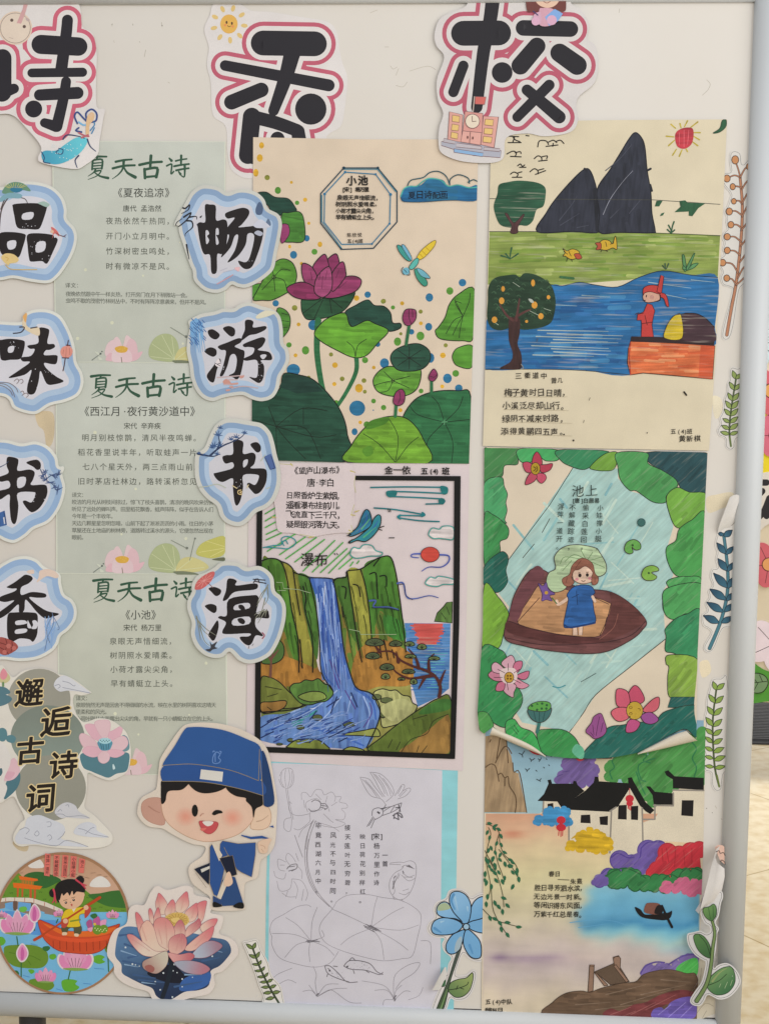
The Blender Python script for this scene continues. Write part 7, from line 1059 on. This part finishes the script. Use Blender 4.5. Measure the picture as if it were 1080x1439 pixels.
l.dots([(163, 140, 5.4, 6.4), (127, 222, 5, 5.6), (152, 258, 4.2, 5), (157, 322, 4, 4.6), (137, 367, 5, 5.6), (144, 425, 4.8, 5.2), (128, 478, 5, 5.2), (128, 538, 4.8, 5.2), (108, 592, 5, 5.4), (126, 660, 4.8, 5.2), (222, 170, 4, 5)], '3a2f2c'); l.dots([(163, 140, 4.5, 5.5), (127, 222, 4.1, 4.7), (152, 258, 3.3, 4.1), (157, 322, 3.1, 3.7), (137, 367, 4.1, 4.7), (144, 425, 3.9, 4.3), (128, 478, 4.1, 4.3), (128, 538, 3.9, 4.3), (108, 592, 4.1, 4.5), (126, 660, 3.9, 4.3), (222, 170, 3.2, 4.1)], 'bd875c'); t.done()
at(3.6, 1000, 420); gl = '8d9f5c'
t, s, l = sprig('small green leaf sprig under the orange berry sprig', .5, (90, 765), '98,344 128,350 165,360 165,690 128,705 116,730 114,752 92,767 66,748 64,708 34,692 24,662 40,632 34,602 50,570 58,512 72,470 72,432 86,405 86,362', ['94,745 86,680 90,600 104,500 120,402'],
  [(118, 405, 102, 362, .5), (118, 405, 148, 378, .5), (110, 460, 86, 420, .45), (112, 462, 142, 428, .45), (102, 515, 78, 474, .45), (104, 515, 135, 475, .45), (96, 555, 66, 515, .45), (98, 556, 132, 515, .45), (92, 590, 60, 556, .45), (94, 592, 130, 555, .45), (88, 625, 52, 605, .45), (90, 627, 130, 596, .45), (86, 658, 46, 640, .45), (88, 660, 132, 630, .45), (86, 685, 40, 672, .42), (88, 686, 132, 672, .42)], gl, None, '333d2a', 1.6, '5d6a48'); s.lines(['94,745 88,700'], 2.6, '6a7a4a'); t.done()
at(2.937, 960, 640)
cb_ = lambda v: .010*np.clip((742-v[:, 1])/46, 0, 1.2)**2
t, s, l = sprig('dark blue leaf sprig with its top folded over, beside the right rail', .6, (105, 815), '138,322 152,300 185,290 245,290 245,705 190,712 160,720 130,790 108,814 84,805 84,780 110,735 104,718 78,700 74,660 96,640 88,612 104,585 100,560 118,535 108,500 116,468 138,462 130,430 136,400 128,368', ['106,796 150,690 176,590 182,510 176,420 164,325'],
  [(164, 330, 140, 318, .6), (166, 335, 200, 308, .6), (172, 405, 136, 360, .45), (174, 408, 206, 375, .45), (178, 475, 140, 425, .45), (180, 478, 206, 440, .45), (180, 545, 122, 485, .38), (181, 548, 208, 500, .45), (174, 595, 106, 550, .38), (176, 600, 206, 565, .45), (162, 645, 94, 605, .38), (168, 645, 206, 610, .45), (145, 690, 80, 660, .42), (155, 690, 204, 665, .45)], '3f6c80', '2c4a60', '24303a', 4.2, '4a7a88')
t.clip = None; f = t.part('folded_top', 'paper', label='white back of the folded over top'); f.loft([[(138, 322, 1.2), (165, 300, 1.2), (190, 295, 1.2), (208, 275, 1.2), (214, 258, 1.2)], [(142, 290, 6), (168, 268, 7), (188, 262, 7), (204, 248, 6), (210, 240, 5)], [(160, 235, 9), (178, 225, 10), (192, 225, 10), (206, 222, 9), (214, 215, 8)], [(185, 170, 8), (200, 160, 9), (212, 158, 9), (222, 160, 8.5), (228, 172, 8)]], 'cfccc8'); t.done()
t, s, l = sprig('long green leaf sprig under the dark blue sprig', .6, (140, 1385), '122,920 150,918 185,935 190,1300 168,1310 160,1350 155,1380 132,1386 114,1360 112,1312 88,1302 78,1270 88,1240 78,1205 84,1170 80,1140 88,1110 84,1080 92,1045 92,1010 104,965 112,935', ['146,1366 128,1290 120,1180 120,1080 134,965'],
  [(134, 968, 120, 932, .5), (136, 966, 168, 940, .5), (128, 1020, 102, 985, .45), (130, 1022, 164, 992, .45), (122, 1070, 96, 1035, .45), (124, 1072, 160, 1040, .45), (120, 1115, 90, 1080, .45), (122, 1118, 158, 1088, .45), (119, 1150, 88, 1125, .45), (121, 1155, 158, 1130, .45), (118, 1185, 88, 1160, .45), (121, 1190, 160, 1168, .45), (119, 1218, 86, 1202, .45), (122, 1225, 166, 1205, .45), (121, 1250, 86, 1240, .42), (124, 1258, 172, 1240, .42), (123, 1285, 86, 1280, .4), (127, 1290, 172, 1282, .4)], '87a04f', None, '333d2a', 1.7, '55633f'); s.lines(['146,1366 136,1320'], 2.6, '6a7a3f'); t.done()
# rose whose flower has curled over
at(3.8, 930, 1060)
rb = lambda v: .004+.0125*(lambda u: u*u*(3-2*u))(np.clip((v[:, 0]-948)/60, 0, 1))
t = Thing('plant_cutout', 'green stemmed rose with its flower head curled over to the white back', 'plant cutout', 2.0, (175, 1320), GPL, bend=rb, grid=3)
o = smooth('205,800 195,830 215,875 240,890 245,915 225,930 195,920 160,932 128,948 132,1000 165,1050 210,1075 222,1080 215,1130 200,1190 170,1240 145,1285 145,1310 165,1322 195,1318 215,1290 235,1255 290,1275 340,1265 380,1230 405,1185 395,1140 365,1100 330,1082 290,1090 265,1110 262,1080 275,1000 280,930 290,900 272,870 290,830 300,770 312,730 300,700 240,720')
t.sheet([o], 'c9c8c8', name='backing_paper'); p = t.part('cut_line', 'ink'); p.lines([inset_line(o, 2.2)], .5, '55524f', closed=True, sm=False)
p = t.part('leaf_picture'); p.fo('160,955 185,938 215,950 240,985 248,1020 244,1058 205,1045 175,1010', '5a8450', '2a3a28', .9, grad=(170, 940, 240, 1050, '456c45')); p.lines(['190,945 225,985 246,1050'], .8, '2a3a28')
p = t.part('leaf_picture'); p.fo('228,1210 245,1160 285,1120 325,1102 358,1105 375,1150 370,1195 340,1235 300,1250 260,1245', '6d9160', '2a3a28', .9, grad=(250, 1130, 340, 1240, '3f6c48')); p.lines(['230,1205 290,1175 330,1140'], .9, '2a3a28'); p.lines(['255,1180 290,1135 330,1108'], 3, '8a9a68', w1=1); p.lines(['290,1210 300,1190', '320,1215 335,1180', '350,1200 360,1170'], .7, '9ab08a')
p = t.part('stem_picture'); p.lines(['175,1295 225,1200 248,1100 258,1000 268,920 252,850'], 6, '2a3a28', w1=4.2); p.lines(['175,1295 225,1200 248,1100 258,1000 268,920 252,850'], 4.2, '738a58', w1=2.6); p.fo('208,800 240,785 262,770 276,790 275,830 255,858 235,855 215,835', '6d935a', '2a3a28', .9, grad=(210, 800, 275, 850, '4a7244')); p.lines(['235,790 245,850', '258,780 262,845'], .6, '3a5a38')
t.clip = None; t.bend = None
f = t.part('curled_flower', 'paper', label='white back of the curled flower head'); f.loft([[(298, 470, 14), (280, 540, 10), (262, 640, 8), (225, 740, 6), (172, 822, 7)], [(275, 475, 20), (258, 545, 17), (240, 640, 15), (208, 740, 13), (180, 825, 12)], [(262, 500, 25), (245, 570, 23), (228, 650, 21), (205, 740, 19), (185, 826, 16)], [(275, 540, 27), (268, 600, 26), (262, 660, 25), (235, 740, 22), (195, 800, 17)], [(300, 560, 25), (305, 610, 24), (300, 680, 22), (262, 755, 19), (205, 800, 14)], [(318, 580, 20), (320, 625, 19), (308, 700, 16), (275, 765, 13), (210, 800, 8)]], 'cbc8c6')
f = t.part('petals', 'print'); f.loft([[(272, 478, 12), (290, 466, 12), (312, 470, 11), (324, 480, 9)], [(280, 500, 14), (295, 505, 14), (312, 512, 13), (325, 520, 10)], [(296, 540, 16), (306, 550, 16), (316, 560, 15), (325, 570, 11)]], 'c9a797'); t.z += .0165; f.lines(['275,492 290,486 296,500 312,496 322,512', '298,545 304,535 318,545 322,560'], 1, '3a3030'); t.z -= .0165
f = t.part('folded_leaf_tip', 'paper', label='white back of the folded leaf tip'); f.loft([[(355, 1100, 13), (340, 1125, 13), (322, 1150, 13)], [(375, 1135, 18), (360, 1150, 19), (335, 1165, 17)], [(402, 1188, 15), (385, 1190, 17), (340, 1185, 15)]], 'c3c0be')
t.done()
# blue flower and small fern at the foot of the board
at(6.75, 560, 1230)
t = Thing('plant_cutout', 'blue six petalled flower on a green stem beside the pencil drawing', 'plant cutout', .75, (330, 1405), GPL)
o = smooth('520,125 600,130 650,160 690,205 760,170 860,175 900,300 860,560 850,760 790,815 720,815 660,785 612,745 575,830 545,930 570,948 640,940 690,900 725,900 742,940 730,1020 690,1120 630,1180 540,1190 490,1170 455,1270 400,1360 350,1410 300,1405 290,1340 320,1220 375,1085 400,1045 450,940 470,840 495,780 430,720 410,650 430,598 350,590 290,560 265,500 290,440 340,390 325,320 360,250 440,215 470,150')
t.sheet([o], 'c6c3c2', name='backing_paper'); p = t.part('cut_line', 'ink'); p.lines([inset_line(o, 2.4)], .5, '5a5755', closed=True, sm=False)
p = t.part('stem_picture'); p.fo('575,690 592,690 500,960 470,1090 430,1250 370,1375 345,1390 335,1370 360,1260 440,1060 480,950 540,760', '44563c', '1f2a22', 1, grad=(360, 1300, 560, 720, '4a5450')); p.lines(['360,1360 410,1230 460,1080'], 3, '6d8a5a', w1=1)
p = t.part('leaf_picture'); p.fo('470,1085 490,1020 560,985 640,970 690,925 705,940 700,1000 670,1090 610,1145 540,1155 490,1120', '5f7a50', '1f2a22', 1.1, grad=(500, 1140, 690, 950, '8a9a60')); p.lines(['475,1085 560,1070 640,1040 660,1010', '545,1080 560,1045', '580,1065 615,1078'], 1.1, '1f2a22'); p.poly('390,1050 420,1000 450,985 440,1050', '3f6648'); p.lines(['440,1010 415,985', '455,950 445,915', '390,1050 430,1055'], 1, '1f2a22')
pet = t.part('petals_picture')
for q in ('640,450 690,410 790,395 880,420 880,520 790,545 680,510', '650,440 680,320 720,240 790,200 860,230 870,330 800,400 700,430', '610,455 540,380 490,290 480,220 500,165 560,150 630,180 675,250 685,330 660,440', '600,440 540,410 440,400 370,370 360,310 390,265 440,250 480,275 520,350', '605,470 540,420 420,400 340,430 310,490 320,540 370,562 480,560 560,530', '625,520 600,640 560,720 500,745 455,720 450,650 500,570 560,535', '640,510 720,560 775,640 780,760 740,788 680,770 630,700 610,620'): pet.fo(q, '6a9cc4', '1c2430', 1.5, grad=(620, 480, 480, 250, '82add0'))
pet.blob('370,330 375,290 400,268 440,258 470,275 490,310 430,330', '9aa98c'); pet.blob('540,640 580,580 600,600 580,690 530,725', '94a8b4'); pet.lines(['530,200 560,330', '650,300 655,340', '400,440 430,430'], 3, '97bcd6', w1=1); pet.lines(['520,180 500,240 530,320', '670,660 700,740', '340,500 400,540'], 4, '568bb8', w1=2); pet.circ(640, 485, 5.4, '1c2430'); pet.circ(640, 485, 3.8, '8fb0c8')
t.clip = None; f = t.part('folded_leaf', 'paper', label='white back of a folded leaf'); f.loft([[(450, 865, 2.2), (455, 940, 1.6), (400, 1060, 1.6), (385, 1085, 2)], [(435, 850, 7), (405, 920, 8), (365, 1010, 8), (350, 1065, 7)], [(425, 860, 11), (385, 925, 12), (345, 1005, 12), (318, 1060, 10)]], 'c3c1bf'); t.done()
at(4.1538, 140, 1200)
t, s, l = sprig('small green fern at the lower left corner of the pencil drawing', 1.3, (1060, 895), '836,515 860,506 920,498 945,555 985,630 1005,705 1055,765 1072,830 1078,895 1000,895 950,870 955,830 928,765 905,690 878,620 855,565', ['1062,892 1000,790 940,670 895,550'],
  [(896, 552, 855, 522, .4), (896, 552, 912, 515, .5), (915, 605, 872, 585, .4), (915, 605, 935, 568, .45), (930, 645, 890, 640, .35), (930, 645, 945, 618, .5), (945, 680, 905, 680, .35), (946, 680, 965, 655, .45), (962, 715, 920, 715, .35), (965, 715, 985, 690, .45), (978, 745, 935, 745, .35), (980, 745, 1012, 728, .45), (990, 775, 945, 775, .38), (995, 778, 1032, 762, .45), (1005, 805, 955, 810, .38), (1010, 808, 1055, 800, .45), (1020, 835, 970, 845, .38)], '6a7a4a', None, '2a3322', 1.8, '3c4a35'); t.done()
# ---------------------------------------------------------------- tape, scrap of torn paper
at(); t = Thing('paper_scrap', 'torn scrap of cream paper glued in the lower right corner of the board', 'paper scrap', .35, (990, 1430)); t.sheet('962,1340 984,1336 1003,1390 1004,1424 985,1432 960,1432', 'c3bba9', sm=False); p = t.part('creases', 'ink'); p.lines(['978,1424 990,1410 1002,1414', '985,1432 992,1420', '980,1400 985,1360'], .7, '9a917f'); t.done()
at(); t = Thing('tape_strip', 'short strip of pale tape across the lower edge of the village picture', 'tape', 2.6, (850, 1437)); t.sheet('824,1430 878,1432 877,1438 823,1436', 'b5ada2', sm=False, th=.1); t.done()
